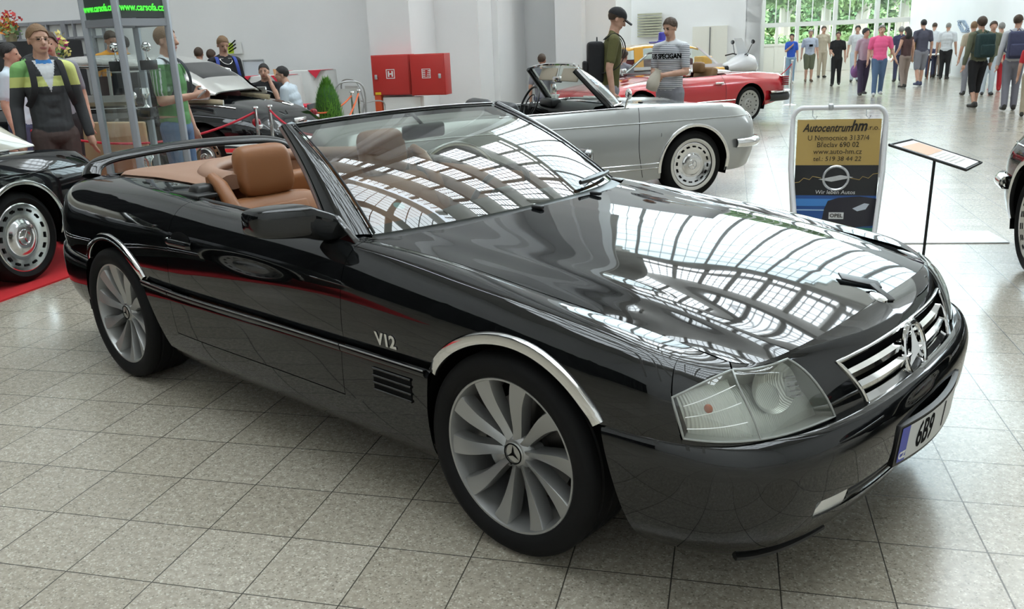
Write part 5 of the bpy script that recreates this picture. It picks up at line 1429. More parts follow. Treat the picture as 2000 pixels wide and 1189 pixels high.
# two-tone vintage saloon, silver over black, tail towards the right
w_big = old_wheel(.36, .22, False); PROTO.append(w_big)
ZW = [(.75,.45,.80,.85,.60,.72,.55),(.55,.34,.92,1.0,.74,.84,.58),(.2,.30,.97,1.06,.80,.88,.60),(-.4,.27,.96,1.08,.80,.88,.64),(-.9,.25,.95,1.09,.80,.87,.66),(-1.5,.25,.95,1.09,.80,.87,.67),(-2.1,.26,.96,1.08,.80,.88,.67),(-2.6,.28,.97,1.05,.82,.90,.66),(-3.05,.30,.95,1.00,.83,.90,.62),(-3.4,.33,.89,.93,.80,.87,.58),(-3.68,.38,.78,.82,.72,.78,.52),(-3.82,.44,.66,.68,.58,.62,.42)]
rzT = PI+TA
pT = H(-5.15-3.84, 9.98)
two, netT, b_, sxT, wshT = classic('vintage_saloon', (pT.x, pT.y, 0), rzT, 'large vintage saloon with black body, silver roof and round tail behind the red rope', m_blk2, ZW, (0,-2.95), R=.36, Ra=.42, wheel=w_big)
two['category'] = 'car'
m_sroof = mat('silver_roof_paint', (.50,.49,.46), .22, .4, coat=1.0); m_cream2 = mat('cream_coach_paint', (.50,.42,.28), .25, coat=1)
# greenhouse: roof skin with open side windows, pillars
def green_prof(x): return interp(x, [-3.02,-2.75,-2.4,-2.0,-1.5,-1.0,-.6,-.35], [1.06,1.28,1.44,1.53,1.57,1.565,1.50,1.42])
rf = MB(); G = []
for x in np.linspace(-2.98, -.42, 26):
    zt_ = green_prof(x); zb_ = max(1.06, zt_-(.10 if x > -2.8 else .22)); w_ = interp(x, [-3.0,-2.5,-2.0,-1,-.4], [.50,.60,.66,.66,.60])
    G.append([(x, w_*math.copysign(abs(math.cos(t))**.5, math.cos(t)), zb_+(zt_-zb_)*abs(math.sin(t))**.8) for t in np.linspace(0, PI, 25)])
rf.grid(G); rfo = rf.build('roof', m_sroof, two, ang=60, solid=.02)
for sd in LR:
    for xp in (-1.66, -.56):
        MB().tube([(xp, sd*.665, 1.04), (xp-(.0 if xp < -1 else .10), sd*.64, green_prof(xp)-.08)], .022, 6, sq=(.6,1.2)).build('window_pillar', m_sroof, two)
    q = MB(); q.grid([[(x, sd*(.668-.1*max(0,-2.5-x)), 1.04), (x, sd*(.640-.1*max(0,-2.5-x)), max(1.06, green_prof(x)-.06))] for x in np.linspace(-2.97,-1.70,12)]); q.build('quarter_window', mat('dark_window', (.012,.012,.014), .08, spec=.6), two, fixn=False)
    q = MB(); q.grid([[(x, sd*.675, 1.02), (x, sd*.665, 1.10)] for x in np.linspace(-3.0,-.4,10)])
    q.build('window_sill', m_sroof, two, solid=.03, fixn=False)
    MB().tube([(-2.60,sd*.68,1.11),(-2.50,sd*.665,1.34),(-2.2,sd*.665,1.42),(-1.2,sd*.67,1.45),(-.75,sd*.67,1.38),(-.60,sd*.68,1.11)], .010, 8).build('window_trim', m_chrome, two)
    rail(netT, sxT, two, 'cream_flash', m_cream2, -.3, -3.1, wshT+.05, .001, .05, sds=[sd], sq=(.4,1.0)); rail(netT, sxT, two, 'belt_trim', m_chrome, .3, -3.3, wshT-.02, .004, .008, sds=[sd])
    tl = MB(); tl.box((-3.62,sd*.74,.70), (.10,.09,.20), bev=.04); tt = tl.build('tail_light', mat('red_lens'), two); MB().box((-3.66,sd*.74,.70), (.05,.07,.05), bev=.01).build('reverse_lamp', mat('lamp_glass_old'), tt)
bumper_bar(two, [(-3.3,-.93,.48),(-3.75,-.86,.48),(-3.97,-.5,.48),(-4.0,0,.48),(-3.97,.5,.48),(-3.75,.86,.48),(-3.3,.93,.48)], m_chrome, h=.07, d=.03)
hh = MB(); hh.tube([(-3.62,-.08,.93),(-3.70,-.03,.90),(-3.70,.03,.90),(-3.62,.08,.93)], .012, 8); hh.box((-3.80,0,.70), (.04,.30,.10), bev=.02); hh.build('boot_handle', m_chrome, two)
rw_ = MB(); rw_.grid([[(x, y, max(1.06, green_prof(x)-(.10 if x > -2.8 else .22))+(green_prof(x)-max(1.06, green_prof(x)-(.10 if x > -2.8 else .22)))*(1-(abs(y)/interp(x,[-3.0,-2.5,-2.0],[.5,.6,.66]))**4)**.4+.014) for x in np.linspace(-2.78,-2.42,8)] for y in np.linspace(-.40,.40,11)]); rw_.build('rear_window', mat('dark_window'), two, fixn=False)
inn = MB(); inn.box((-1.6,0,.95), (2.2,1.15,.25), bev=.05); inn.box((-1.35,0,1.12), (.12,1.1,.4), bev=.04); inn.box((-2.45,0,1.14), (.16,1.1,.36), bev=.05); inn.build('interior', mat('dark_red_trim', (.12,.02,.02), .7), two)
# tan door card of the opened door, in front of the saloon
dc = MB(); dc.box((0,0,0), (.05,1.0,.62), bev=.02, M=Matrix.Translation((-2.05,1.25,.52)) @ Matrix.Rotation(1.45, 4, 'Z')); dcx = dc.build('door', mat('tan_card', (.42,.30,.17), .6), two)

for w in PROTO:      # the master wheels are only copied from
    for ch in list(w.children):
        bpy.data.objects.remove(ch)
    bpy.data.objects.remove(w)
# ================================================================ furniture of the show
m_red_enamel = mat('red_enamel', (.50,.035,.03), .35); m_alu = mat('aluminium', (.52,.54,.56), .35, .7); m_paper = mat('paper_white', (.78,.78,.76), .6)
# fire hose cabinets on the pier
def cabinet(px0, px1, py0, py1, v, dep, label, right_side=False):
    u0, u1 = U(px0, v-dep), U(px1, v-dep); z1, z0 = hz((px0+px1)/2, py0, v-dep), hz((px0+px1)/2, py1, v-dep)
    c = H((u0+u1)/2, v-dep, z0); w_ = u1-u0; h_ = z1-z0
    root = empty('fire_hose_cabinet', c, TA, label, 'fire cabinet', 'red fire cabinets on the white pier')
    MB().box((0,dep/2,h_/2), (w_,dep,h_), bev=.006).build('body', m_red_enamel, root)
    d = MB().box((0,-.012,h_/2), (w_-.03,.02,h_-.03), bev=.006).build('door', m_red_enamel, root)
    return root, d, w_, h_
r, d, w_, h_ = cabinet(722, 797, 107, 186, 15.2, .28, 'red fire cabinet with a white framed H, left of the pair')
fr_ = MB(); a = .075
for q in ((-a,0,.012,2*a),(a,0,.012,2*a),(0,-a,2*a+.012,.012),(0,a,2*a+.012,.012)): fr_.box((q[0]-.0, -.0245, h_*.53+q[1]), (q[2],.003,q[3]))
for q in ((-.035,0,.026,.10),(.035,0,.026,.10),(0,0,.06,.024)): fr_.box((q[0], -.0245, h_*.53+q[1]), (q[2],.003,q[3]))
fr_.build('hydrant_sign', m_white, d, smooth=False); MB().box((-w_*.38,-.035,h_*.46), (.05,.03,.08), bev=.01).build('handle', m_alu, d)
MB().box((-w_*.36,-.0245,.035), (.11,.003,.045)).build('warning_sticker', mat('yellow_sticker', (.8,.5,.02), .5), d)
r, d, w_, h_ = cabinet(798, 866, 105, 186, 15.2, .34, 'red fire cabinet with a white hose sign, right of the pair')
fr_ = MB()
for q in ((-a,0,.010,2*a),(a,0,.010,2*a),(0,-a,2*a+.012,.010),(0,a,2*a+.012,.010)): fr_.box((q[0]-.02, -.0245, h_*.53+q[1]), (q[2],.003,q[3]))
for k in range(4): fr_.box((-.06, -.0245, h_*.53-.045+.03*k), (.05,.003,.014)); fr_.box((.015+.008*k, -.0245, h_*.53-.045+.03*k), (.055,.003,.012))
fr_.build('hose_sign', m_white, d, smooth=False); MB().box((w_*.36,-.035,h_*.46), (.05,.03,.08), bev=.01).build('handle', m_alu, d)
ps = MB(); hbox(ps, U(724,14.9), U(736,14.9), 14.9, 15.02, 0, hz(730,186,14.9)); tag(ps.build('red_post', mat('orange_red', (.62,.09,.03), .4), None, smooth=False), 'orange-red post standing under the left fire cabinet', 'post')
ps = MB(); hbox(ps, U(738,14.9), U(812,14.9), 14.95, 15.15, 0, hz(775,190,14.9)); tag(ps.build('low_white_cabinet', m_paper, None, smooth=False), 'white low cabinet below the two red fire cabinets', 'cabinet')
sb = MB(); hbox(sb, U(1014,20.1), U(1024,20.1), 20.1, 20.2, hz(1019,58,20.1), hz(1019,52,20.1)); tag(sb.build('junction_box', m_white, None, smooth=False), 'tiny white wall box high in the recess behind the silver car', 'box')
lm = MB(); hbox(lm, U(981,19.4), U(984,19.4), 19.4, 19.55, hz(982,178,19.4), hz(982,143,19.4)); tag(lm.build('fire_extinguisher', m_red_enamel, None), 'narrow red extinguisher on the wall beside the recess', 'extinguisher')
# door, louvre on the far wall
dd = MB(); hbox(dd, U(1352,25.4), U(1420,25.4), 25.4, 25.5, 0, hz(1386,51,25.4)); o = dd.build('door_3', m_cream, None, smooth=False); o['kind'] = 'structure'
q = MB(); hbox(q, U(1385,25.38), U(1387,25.38), 25.38, 25.4, 0, hz(1386,53,25.38)); o = q.build('trim_1', m_mull, None, smooth=False); o['kind'] = 'structure'
lv = MB()
for k in range(9):
    z = hz(1267,72,25.4)+.08*k*.9; hbox(lv, U(1245,25.4), U(1292,25.4), 25.36, 25.45, z, z+.045)
tag(lv.build('wall_louvre', mat('olive_louvre', (.42,.42,.30), .6), None, smooth=False), 'olive slatted air grille on the far wall behind the yellow car', 'air vent')
# partition with grey bars and white panes, counter with flowers
vp = 16.1; pb = MB(); pw = MB(); zt_ = hz(75,44,vp)
hbox(pw, U(-30,vp), U(236,vp), vp+.05, vp+.09, 0, zt_); 
for px, wd_ in ((-12,.05),(11,.03),(38,.10),(64,.03),(98,.03),(131,.11),(150,.03),(171,.03),(187,.03),(207,.03),(236,.08)): u = U(px,vp); hbox(pb, u-wd_/2, u+wd_/2, vp-.03, vp+.1, 0, zt_)
for py in (46, 78, 112): z = hz(75,py,vp); hbox(pb, U(-30,vp), U(236,vp), vp-.02, vp+.06, z-(.04 if py == 46 else .015), z+.03)
pp_ = pb.build('partition_screen', mat('grey_bar', (.30,.30,.32), .5), None, smooth=False); tag(pp_, 'white panelled partition with grey bars along the left back wall', 'partition'); pw.build('panel', m_paper, pp_, smooth=False)
ct = MB(); hbox(ct, U(-30,14.6), U(104,14.6), 14.6, 15.4, 0, hz(50,80,14.6)); tag(ct.build('counter', mat('black_counter', (.015,.015,.018), .5), None, smooth=False, bevel=.01), 'black counter behind the man in the striped hooded jacket', 'counter')
def flowers(px, py, v, cols, label, s_=.3, n=60, seed=1):
    rnd = random.Random(seed); c = H(U(px,v), v, hz(px,py,v)); root = empty('flower_arrangement', c, 0, label, 'flowers', 'flower arrangements at the left')
    MB().lathe([(0,0),(.09,0),(.12,.16),(.11,.16),(0,.14)], n=20).build('pot', mat('glazed_pot', (.5,.42,.25), .4), root)
    lf = MB(); leaf_ball(lf, (0,0,.22), s_*.8, n, .05, rnd); lf.build('foliage', m_leaf, root, smooth=False, weld=0, fixn=False)
    for k, cc in enumerate(cols):
        fb_ = MB(); leaf_ball(fb_, (rnd.uniform(-.08,.08),0,.26+.08*k), s_*.75, n, .045, rnd); fb_.build('blossom', mat('blossom_%d' % int(cc[0]*100+cc[1]*10), cc, .6), root, smooth=False, weld=0, fixn=False)
flowers(25, 82, 14.9, [(.85,.30,.05),(.85,.65,.15),(.7,.08,.08)], 'orange and yellow bouquet standing on the black counter', .28, 60, 3)
flowers(108, 128, 13.2, [(.85,.75,.25),(.75,.10,.35),(.85,.70,.1)], 'yellow and pink flowers in a yellow pot right of the hooded man', .26, 60, 4)
# notices on the back wall
def poster(px0, px1, py0, py1, v, name, label, cat, m_, sub=None):
    u0, u1 = U(px0,v), U(px1,v); z1, z0 = hz(px0,py0,v), hz(px0,py1,v); c = H((u0+u1)/2, v, (z0+z1)/2)
    root = empty(name, c, TA, label, cat); MB().box((0,0,0), (u1-u0,.012,z1-z0)).build('sheet', m_, root, smooth=False); return root, u1-u0, z1-z0
r, w_, h_ = poster(444, 472, 83, 106, 16.36, 'wall_poster', 'white poster with a lime green drawing pinned high on the back wall', 'poster', m_paper)
MB().box((-w_*.28,-.009,0), (w_*.4,.004,h_*.9)).build('green_print', mat('lime', (.45,.62,.03), .6), r, smooth=False)
pk = MB()
for k in range(3): pk.tube([(-w_*.4,-.012,-h_*.3+.05*k),(w_*.12,-.012,h_*.05+.07*k)], .012, 5)
pk.build('leaf_print', m_dark, r)
r, w_, h_ = poster(471, 512, 118, 178, 15.8, 'notice_board', 'pale notice board in a thin grey frame behind the seated men', 'notice board', mat('pale_board', (.66,.70,.76), .5))
for (x, z, a_, b_) in ((-w_/2,0,.02,h_),(w_/2,0,.02,h_),(0,h_/2,w_,.02),(0,-h_/2,w_,.02)): MB().box((x,-.012,z), (a_,.02,b_)).build('frame_bar', m_alu, r, smooth=False)
# clothed tables with red runners
def cloth_table(px, v, wd_, label, htop=.74):
    c = H(U(px,v), v); root = empty('draped_table', c, TA, label, 'table', 'white and red draped tables')
    tp = MB(); G = []
    n = 64
    for k in range(n+1):
        a = 2*PI*k/n; x = wd_*math.copysign(abs(math.cos(a))**.5, math.cos(a)); y = .42*math.copysign(abs(math.sin(a))**.5, math.sin(a)); f = 1+.03*math.sin(14*a)
        G.append([(0,0,htop), (x,y,htop), (x*1.01,y*1.01,htop-.02), (x*1.03*f,y*1.03*f,htop*.5), (x*1.05*f*f,y*1.05*f*f,.02)])
    tp.grid(G); tp.build('tablecloth', m_paper, root, ang=60)
    for s_ in (-1, 1): MB().add([(s_*wd_*.45,-.43,htop+.003),(s_*wd_*1.02,-.43,htop+.003),(s_*wd_*1.02,.1,htop+.003),(s_*wd_*.8,.1,htop+.003),(s_*wd_*.80,-.46,htop-.14)], [(0,1,2,3),(0,4,1)]).build('runner', mat('red_cloth', (.62,.02,.05), .7), root, smooth=False, solid=.004, fixn=False)
    return c
tc1 = cloth_table(527, 14.2, .42, 'table with white cloth and red corner runner behind the seated men', 1.16)
tc2 = cloth_table(597, 15.5, .46, 'table with white cloth and red runner beside the white pier', 1.20)
def cup(p, label, name='paper_cup', col=(.75,.42,.22)):
    root = MB().lathe([(0,0),(.03,0),(.042,.10),(.038,.10),(.027,.01),(0,.01)], n=20).build(name, mat('cup_card', col, .5), None); root.location = p
    tag(root, label, 'cup', 'paper cups')
tb = empty('cafe_table', H(U(545,13.0), 13.0), TA, 'low cafe table with a red cloth between the two seated men', 'table')
MB().box((0,0,.70), (1.0,.6,.03), bev=.008).build('tabletop', mat('red_cloth'), tb)
for sx_ in (-1,1):
    for sy_ in (-1,1): MB().tube([(sx_*.42,sy_*.22,0),(sx_*.42,sy_*.22,.69)], .018, 8).build('leg', m_alu, tb)
cup(H(U(523,13.0), 12.85, .715), 'paper cup on the red table in front of the man in black'); cup(H(U(548,13.0), 12.85, .715), 'paper cup on the red table nearer the man in white')
cup(H(U(538,14.2), 14.1, 1.163), 'small cup on the white draped table behind the seated men', 'white_cup', (.7,.6,.4))
# conifer in a pot
rnd = random.Random(5); pc_ = at(640, 200, 12.2); pl_ = empty('potted_conifer', (pc_.x, pc_.y, 0), 0, 'bright green clipped conifer in a pot in front of the white wall', 'potted plant')
MB().lathe([(0,0),(.15,0),(.20,.30),(.18,.30),(0,.27)], n=28).build('pot', mat('terracotta', (.35,.16,.09), .7), pl_)
cf = MB()
for k in range(2600):
    z = .28+.86*(k/2600); f = (z-.28)/.86; r_ = .23*math.sin(PI*(.12+.86*f))**.7*(1-.25*f); a = rnd.uniform(0, 6.283); p = Vector((r_*math.cos(a)*rnd.uniform(.75,1), r_*math.sin(a)*rnd.uniform(.75,1), z+rnd.uniform(-.02,.02)))
    d_ = Vector((math.cos(a)*.35, math.sin(a)*.35, 1)).normalized(); b_ = Vector((-math.sin(a), math.cos(a), 0)); L_ = rnd.uniform(.04,.08)
    cf.add([p-b_*.008, p+b_*.008, p+d_*L_], [(0,1,2)])
cf.add([(0,0,.2)], []); cf.build('foliage', noise_color(mat('conifer_green', (.10,.30,.03), .7), (.07,.22,.02), (.20,.46,.06), 9), pl_, smooth=False, weld=0, fixn=False)
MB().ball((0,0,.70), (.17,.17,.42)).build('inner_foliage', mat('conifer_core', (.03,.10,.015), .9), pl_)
# wire garden chairs by the wall
def wire_chair(px, v, rz, label):
    root = empty('garden_chair', H(U(px,v), v), rz, label, 'chair', 'pale metal chairs by the wall'); m_ = mat('chair_grey', (.42,.42,.42), .4, .4)
    bk_ = [(-.22,.22,.44),(-.24,.30,.75),(-.17,.36,1.02),(0,.37,1.06),(.17,.36,1.02),(.24,.30,.75),(.22,.22,.44)]
    MB().tube(spline_pts(bk_, 30), .014, 8).build('back_frame', m_, root)
    MB().grid([[(x, .27+.0*z+.10*(z-.5), z) for z in (.48,.95)] for x in (-.16,.16)]).build('back_panel', mat('mesh_back', (.62,.62,.6), .6), root, solid=.004, fixn=False)
    MB().box((0,0,.44), (.44,.44,.025), bev=.008).build('seat', m_, root)
    for s_ in (-1,1):
        MB().tube([(s_*.21,-.20,.43),(s_*.23,-.24,0)], .012, 6).build('leg', m_, root); MB().tube([(s_*.21,.20,.43),(s_*.23,.26,0)], .012, 6).build('leg', m_, root)
        MB().tube(spline_pts([(s_*.24,.28,.66),(s_*.26,.0,.68),(s_*.24,-.2,.62),(s_*.22,-.2,.44)], 14), .012, 6).build('armrest', m_, root)
wire_chair(672, 13.2, TA+PI+.5, 'pale metal garden chair nearest the conifer'); wire_chair(706, 14.3, TA+PI-.4, 'pale metal garden chair beside the orange-red post')
# stanchions and ropes
m_rope = mat('red_rope', (.45,.01,.03), .7); m_orope = mat('orange_rope', (.65,.12,.03), .7)
def stanchion(p, label, h=.95, group='chrome rope posts'):
    root = empty('rope_post', (p.x, p.y, 0), 0, label, 'rope post', group)
    MB().lathe([(0,0),(.16,0),(.16,.008),(.03,.03),(0,.03)], n=32).build('base', m_chrome, root)
    MB().tube([(0,0,.02),(0,0,h)], .019, 14).build('pole', m_chrome, root); MB().lathe([(0,h+.02),(.03,h+.015),(.034,h),(.02,h-.01)], n=20).build('cap', m_chrome, root)
    return Vector((p.x, p.y, h-.04))
def rope(a, b, sag, label, m_=m_rope, r=.012):
    P = [a.lerp(b, t)-Vector((0,0,sag*4*t*(1-t))) for t in np.linspace(0, 1, 24)]; tag(MB().tube(P, r, 8).build('barrier_rope', m_, None), label, 'rope', 'ropes between the posts')
s1 = stanchion(at(503, 250, 9.7), 'left one of two chrome posts before the saloon tail light'); s2 = stanchion(at(531, 250, 9.9), 'right one of two chrome posts before the saloon boot')
rope(at(60, 255, 8.2), s1, .22, 'dark red rope sagging from the left chrome post across the saloon side'); rope(s2, at(640, 262, 8.4), .10, 'dark red rope running right from the second post towards the roadster')
s3 = stanchion(at(691, 230, 12.6), 'chrome rope post beside the garden chairs, left one'); s4 = stanchion(at(704, 228, 13.1), 'chrome rope post beside the garden chairs, right one')
rope(at(598, 215, 11.6), s3, .12, 'orange rope in front of the conifer', m_orope); rope(at(650, 262, 10.6), s4, .10, 'orange rope rising to the post by the chairs', m_orope)
for px, py, lab in ((1543,205,'slim steel barrier post nearest the red car tail'), (1530,187,'slim steel barrier post just beyond the first, by the red car')):
    p = floor_at(px, py); q = stanchion(p, lab, .95, 'slim barrier posts by the red car')
rope(at(1517,150,19.5), Vector((floor_at(1543,205).x, floor_at(1543,205).y, .9)), .04, 'short red tape between the red car and the steel post', m_rope, .01)
# A-frame sign with hanging poster
A0, A1 = floor_at(1563, 452), floor_at(1702, 468)   # feet of the board's near face
A0 = Vector((2.33, 6.62, 0)); 
P0 = at(1560, 225, 6.35); 
def sign_board():
    root = empty('display_board', (0,0,0), 0, 'white tubular stand holding a tall gold and black garage poster', 'sign')
    d = 6.3
    TL, TR = at(1550, 212, d+.05), at(1733, 205, d-.12); BL, BR = at(1580, 470, d-.22), at(1722, 475, d-.40)
    ztop = (TL.z+TR.z)/2
    ex = Vector((TR.x-TL.x, TR.y-TL.y, 0)).normalized(); n_ = Vector((ex.y, -ex.x, 0)); wd_ = (TR-TL).length
    cen = (TL+TR)/2; cen.z = 0
    if n_.dot(Vector((0,-1,0))) < 0: n_ = -n_
    root.location = cen; m = frame((0,0,0), ex, (0,0,1))    # local: x right, z up, -y... towards the viewer
    root.rotation_euler = (0, 0, math.atan2(ex.y, ex.x))
    H0 = ztop; hw = wd_/2
    m_tube = mat('white_tube', (.78,.78,.80), .3)
    def leg(yb, nm):
        pts = [(-hw+.06,yb,.02)]+[(-hw+.005,yb*.3,H0*.55),(-hw,yb*.05,H0-.16)]+[(-hw+.07*(1-math.cos(t)),0,H0-.09+.085*math.sin(t)) for t in np.linspace(.2, PI/2, 6)]+[(hw-.07*(1-math.cos(t)),0,H0-.09+.085*math.sin(t)) for t in np.linspace(PI/2, .2, 6)]+[(hw,yb*.05,H0-.16),(hw-.005,yb*.3,H0*.55),(hw-.06,yb,.02)]
        MB().tube(pts, .017, 10).build(nm, m_tube, root)
    leg(-.30, 'front_frame'); leg(.30, 'rear_frame')
    pw_, z1, z0 = wd_*.90, H0-.085, H0-.085-.96
    def P(x, z): return (x, -.02-(z1-z)*.10, z)
    bd = MB(); bd.grid([[P(x, z) for z in np.linspace(z0, z1, 6)] for x in (-pw_/2, pw_/2)]); b = bd.build('poster', mat('poster_back', (.02,.02,.03), .35), root, solid=.004, fixn=False)
    def area(x0, x1, f0, f1, m_, nm, off=.004, poly=None):
        zz = lambda f: z1-(z1-z0)*f
        mb = MB()
        if poly: mb.add([tuple(Vector(P(x*pw_, zz(f)))+Vector((0,-off,0))) for x, f in poly], [list(range(len(poly)))])
        else: mb.add([tuple(Vector(P(x*pw_, zz(f)))+Vector((0,-off,0))) for x, f in ((x0,f1),(x1,f1),(x1,f0),(x0,f0))], [(0,1,2,3)])
        return mb.build(nm, m_, b, smooth=False, fixn=False)
    gold = mat('poster_gold', (.50,.34,.10), .35); area(-.5,.5,0,.335, gold, 'gold_field'); area(-.5,.5,.335,.56, mat('poster_black', (.01,.01,.012), .3), 'black_field')
    area(-.5,.5,.56,.80, mat('poster_blue', (.02,.09,.32), .3), 'blue_field'); area(-.5,.1,.585,.64, mat('poster_lightblue', (.06,.25,.65), .3), 'blue_streak', .006); area(-.5,.5,.665,.675, mat('poster_pale', (.35,.55,.8), .3), 'light_streak', .006)
    area(-.5,.5,.80,1, mat('poster_teal', (.06,.28,.20), .3), 'teal_field'); area(-.5,-.2,.80,1, gold, 'gold_corner', .006); area(-.2,.5,0,0, mat('poster_dark', (.03,.025,.02), .3), 'dark_corner', .007, [(-.2,.84),(.45,.82),(.05,.93),(-.2,.93)])
    cp = [(-.08,.60),(-.12,.66),(-.14,.74),(-.05,.79),(.2,.80),(.5,.78),(.5,.58),(.3,.565),(.05,.575)]
    area(0,0,0,0, mat('poster_car', (.012,.010,.02), .25), 'printed_car', .009, cp); area(0,0,0,0, mat('poster_lampprint', (.55,.6,.68), .3), 'printed_lamp', .012, [(.22,.655),(.36,.615),(.42,.62),(.38,.66),(.28,.675)])
    area(-.06,.12,.685,.735, mat('poster_plate', (.75,.75,.75), .4), 'printed_plate', .012); area(0,0,0,0, mat('poster_car'), 'printed_coupe', .009, [(-.1,.955),(.0,.90),(.12,.885),(.25,.915),(.36,.93),(.36,.985),(-.1,.985)])
    area(0,0,0,0, mat('poster_pale'), 'roof_line', .012, [(-.08,.95),(.0,.905),(.12,.888),(.22,.91),(.12,.895),(.0,.915)])
    ink = mat('poster_ink', (.02,.015,.01), .4)
    def T(s_, x, f, size, m_, shear=0, bold=0, sx=1, nm='print_text', al='CENTER'):
        c = Vector(P(x*pw_, z1-(z1-z0)*f)); sl = math.atan(.10)
        M = Matrix.Translation(c+Vector((0,-.014,0))) @ Matrix.Rotation(PI/2-sl*0, 4, 'X') @ Matrix.Rotation(-sl*0, 4, 'X')
        t = text_mesh(nm, s_, size, m_, b, M=M, depth=.0006, shear=shear, bold=bold, sx=sx, align=al)
        t.location = (0,0,0); return t
    T('Autocentrum', -.135, .062, .080, ink, .35, .0016, .76); T('hm', .235, .050, .105, ink, .3, .003, .8); T('s.r.o.', .395, .062, .05, ink)
    T('U Nemocnice 3137/4', 0, .135, .052, ink, sx=.92); T('Břeclav 690 02', 0, .185, .052, ink, sx=.92); T('www.auto-hm.cz', 0, .235, .052, ink, sx=.92); T('tel.: 519 38 44 22', 0, .288, .046, ink, .1)
    T('Wir leben Autos', 0, .535, .040, mat('poster_plate'), .1); T('OPEL', .03, .71, .038, ink, 0, .001); T('WWW.AUTO-HM.CZ', -.18, .775, .026, mat('poster_plate'))
    ring = MB(); cc = Vector(P(.0, z1-(z1-z0)*.43)); Mx = Matrix.Translation(cc+Vector((0,-.016,0)))
    ring.tube([(.085*math.cos(t), 0, .085*math.sin(t)) for t in np.linspace(0, 2*PI, 41)[:-1]], .010, 8, closed=True, M=Mx)
    ring.add([(-.12,-.006,-.008),(.01,-.006,-.004),(-.03,-.006,-.024),(.12,-.006,.008),(-.01,-.006,.004),(.03,-.006,.024)], [(0,1,4,5),(0,2,1),(2,3,4,1),(3,5,4)], M=Mx); ring.build('lightning_emblem', mat('emblem_silver', (.6,.62,.65), .25, .8), b, fixn=False)
    bolt = MB()
    for s_ in (-1,1): bolt.tube([(cc.x+s_*x, cc.y-.008, cc.z+z*s_) for x, z in ((.10,0),(.16,-.012),(.18,.012),(.22,.0),(.25,.03),(.285,.035))], .002, 5)
    bolt.build('lightning_line', gold, b)
    for x in (-.18,.18):
        MB().tube([(x,0,H0-.01),(x,-.01,H0-.06),(x+.02,-.012,H0-.085),(x+.03,-.012,H0-.06)], .0035, 6).build('hook', m_alu, root)
    MB().box((-.06,0,H0-.0), (.035,.045,.045), bev=.01).build('clamp', m_alu, root)
sign_board()
pt = MB(); pt.box((0,0,.004), (.98,.40,.008)); o = pt.build('floor_plate', mat('pale_grey_plate', (.55,.56,.58), .3), None); q = floor_at(1826, 470); o.location = (q.x, q.y+.1, 0); o.rotation_euler = (0,0,TA+.1); tag(o, 'thin pale grey base plate lying on the floor right of the poster stand', 'base plate')
# information stand: sloping tray on a thin pole
def info_stand():
    b = floor_at(1800, 527); root = empty('information_stand', b, 0, 'thin black pole with a tilted paper tray beside the poster stand', 'stand')
    d = b.y; A, B_, C_, D_ = [at(*q) for q in ((1737,283,d+.10),(1888,332,d-.12),(1917,318,d+.05),(1780,273,d+.28))]
    tr = MB(); loc = [Vector(q)-b for q in (A, B_, C_, D_)]
    n_ = (loc[1]-loc[0]).cross(loc[3]-loc[0]).normalized(); 
    if n_.z < 0: n_ = -n_
    cen = sum(loc, Vector())/4
    tr.add([q-n_*.010 for q in loc]+[q+n_*.0 for q in loc], [(0,1,2,3),(4,5,6,7),(0,1,5,4),(1,2,6,5),(2,3,7,6),(3,0,4,7)])
    t = tr.build('tray', mat('black_plastic'), root, smooth=False)
    MB().tube(loc+[loc[0]], .009, 8).build('rim', m_plastic, t)
    ins = [cen+(q-cen)*.93+n_*.004 for q in loc]; MB().add(ins, [(0,1,2,3)]).build('paper', m_paper, t, smooth=False, fixn=False)
    def sub(u0, u1, w0_, w1_, m_, nm): 
        f = lambda u, w: ins[0].lerp(ins[1], u).lerp(ins[3].lerp(ins[2], u), w)+n_*.002
        MB().add([f(u0,w0_),f(u1,w0_),f(u1,w1_),f(u0,w1_)], [(0,1,2,3)]).build(nm, m_, t, smooth=False, fixn=False)
    sub(.10,.48,.06,.94, mat('peach_print', (.62,.38,.24), .5), 'printed_photo'); sub(.2,.36,.3,.75, mat('blue_print', (.08,.16,.33), .5), 'printed_car')
    for k in range(5): sub(.54+.07*k,.56+.07*k,.15,.85, mat('grey_print', (.5,.48,.44), .5), 'text_line')
    MB().tube([(0,0,.01),(cen.x*.9+(loc[0].x+loc[1].x)*.05, cen.y, cen.z-.02)], .009, 10).build('pole', m_plastic, root)
    MB().lathe([(0,0),(.055,0),(.055,.008),(0,.012)], n=30).build('base', m_plastic, root)
info_stand()
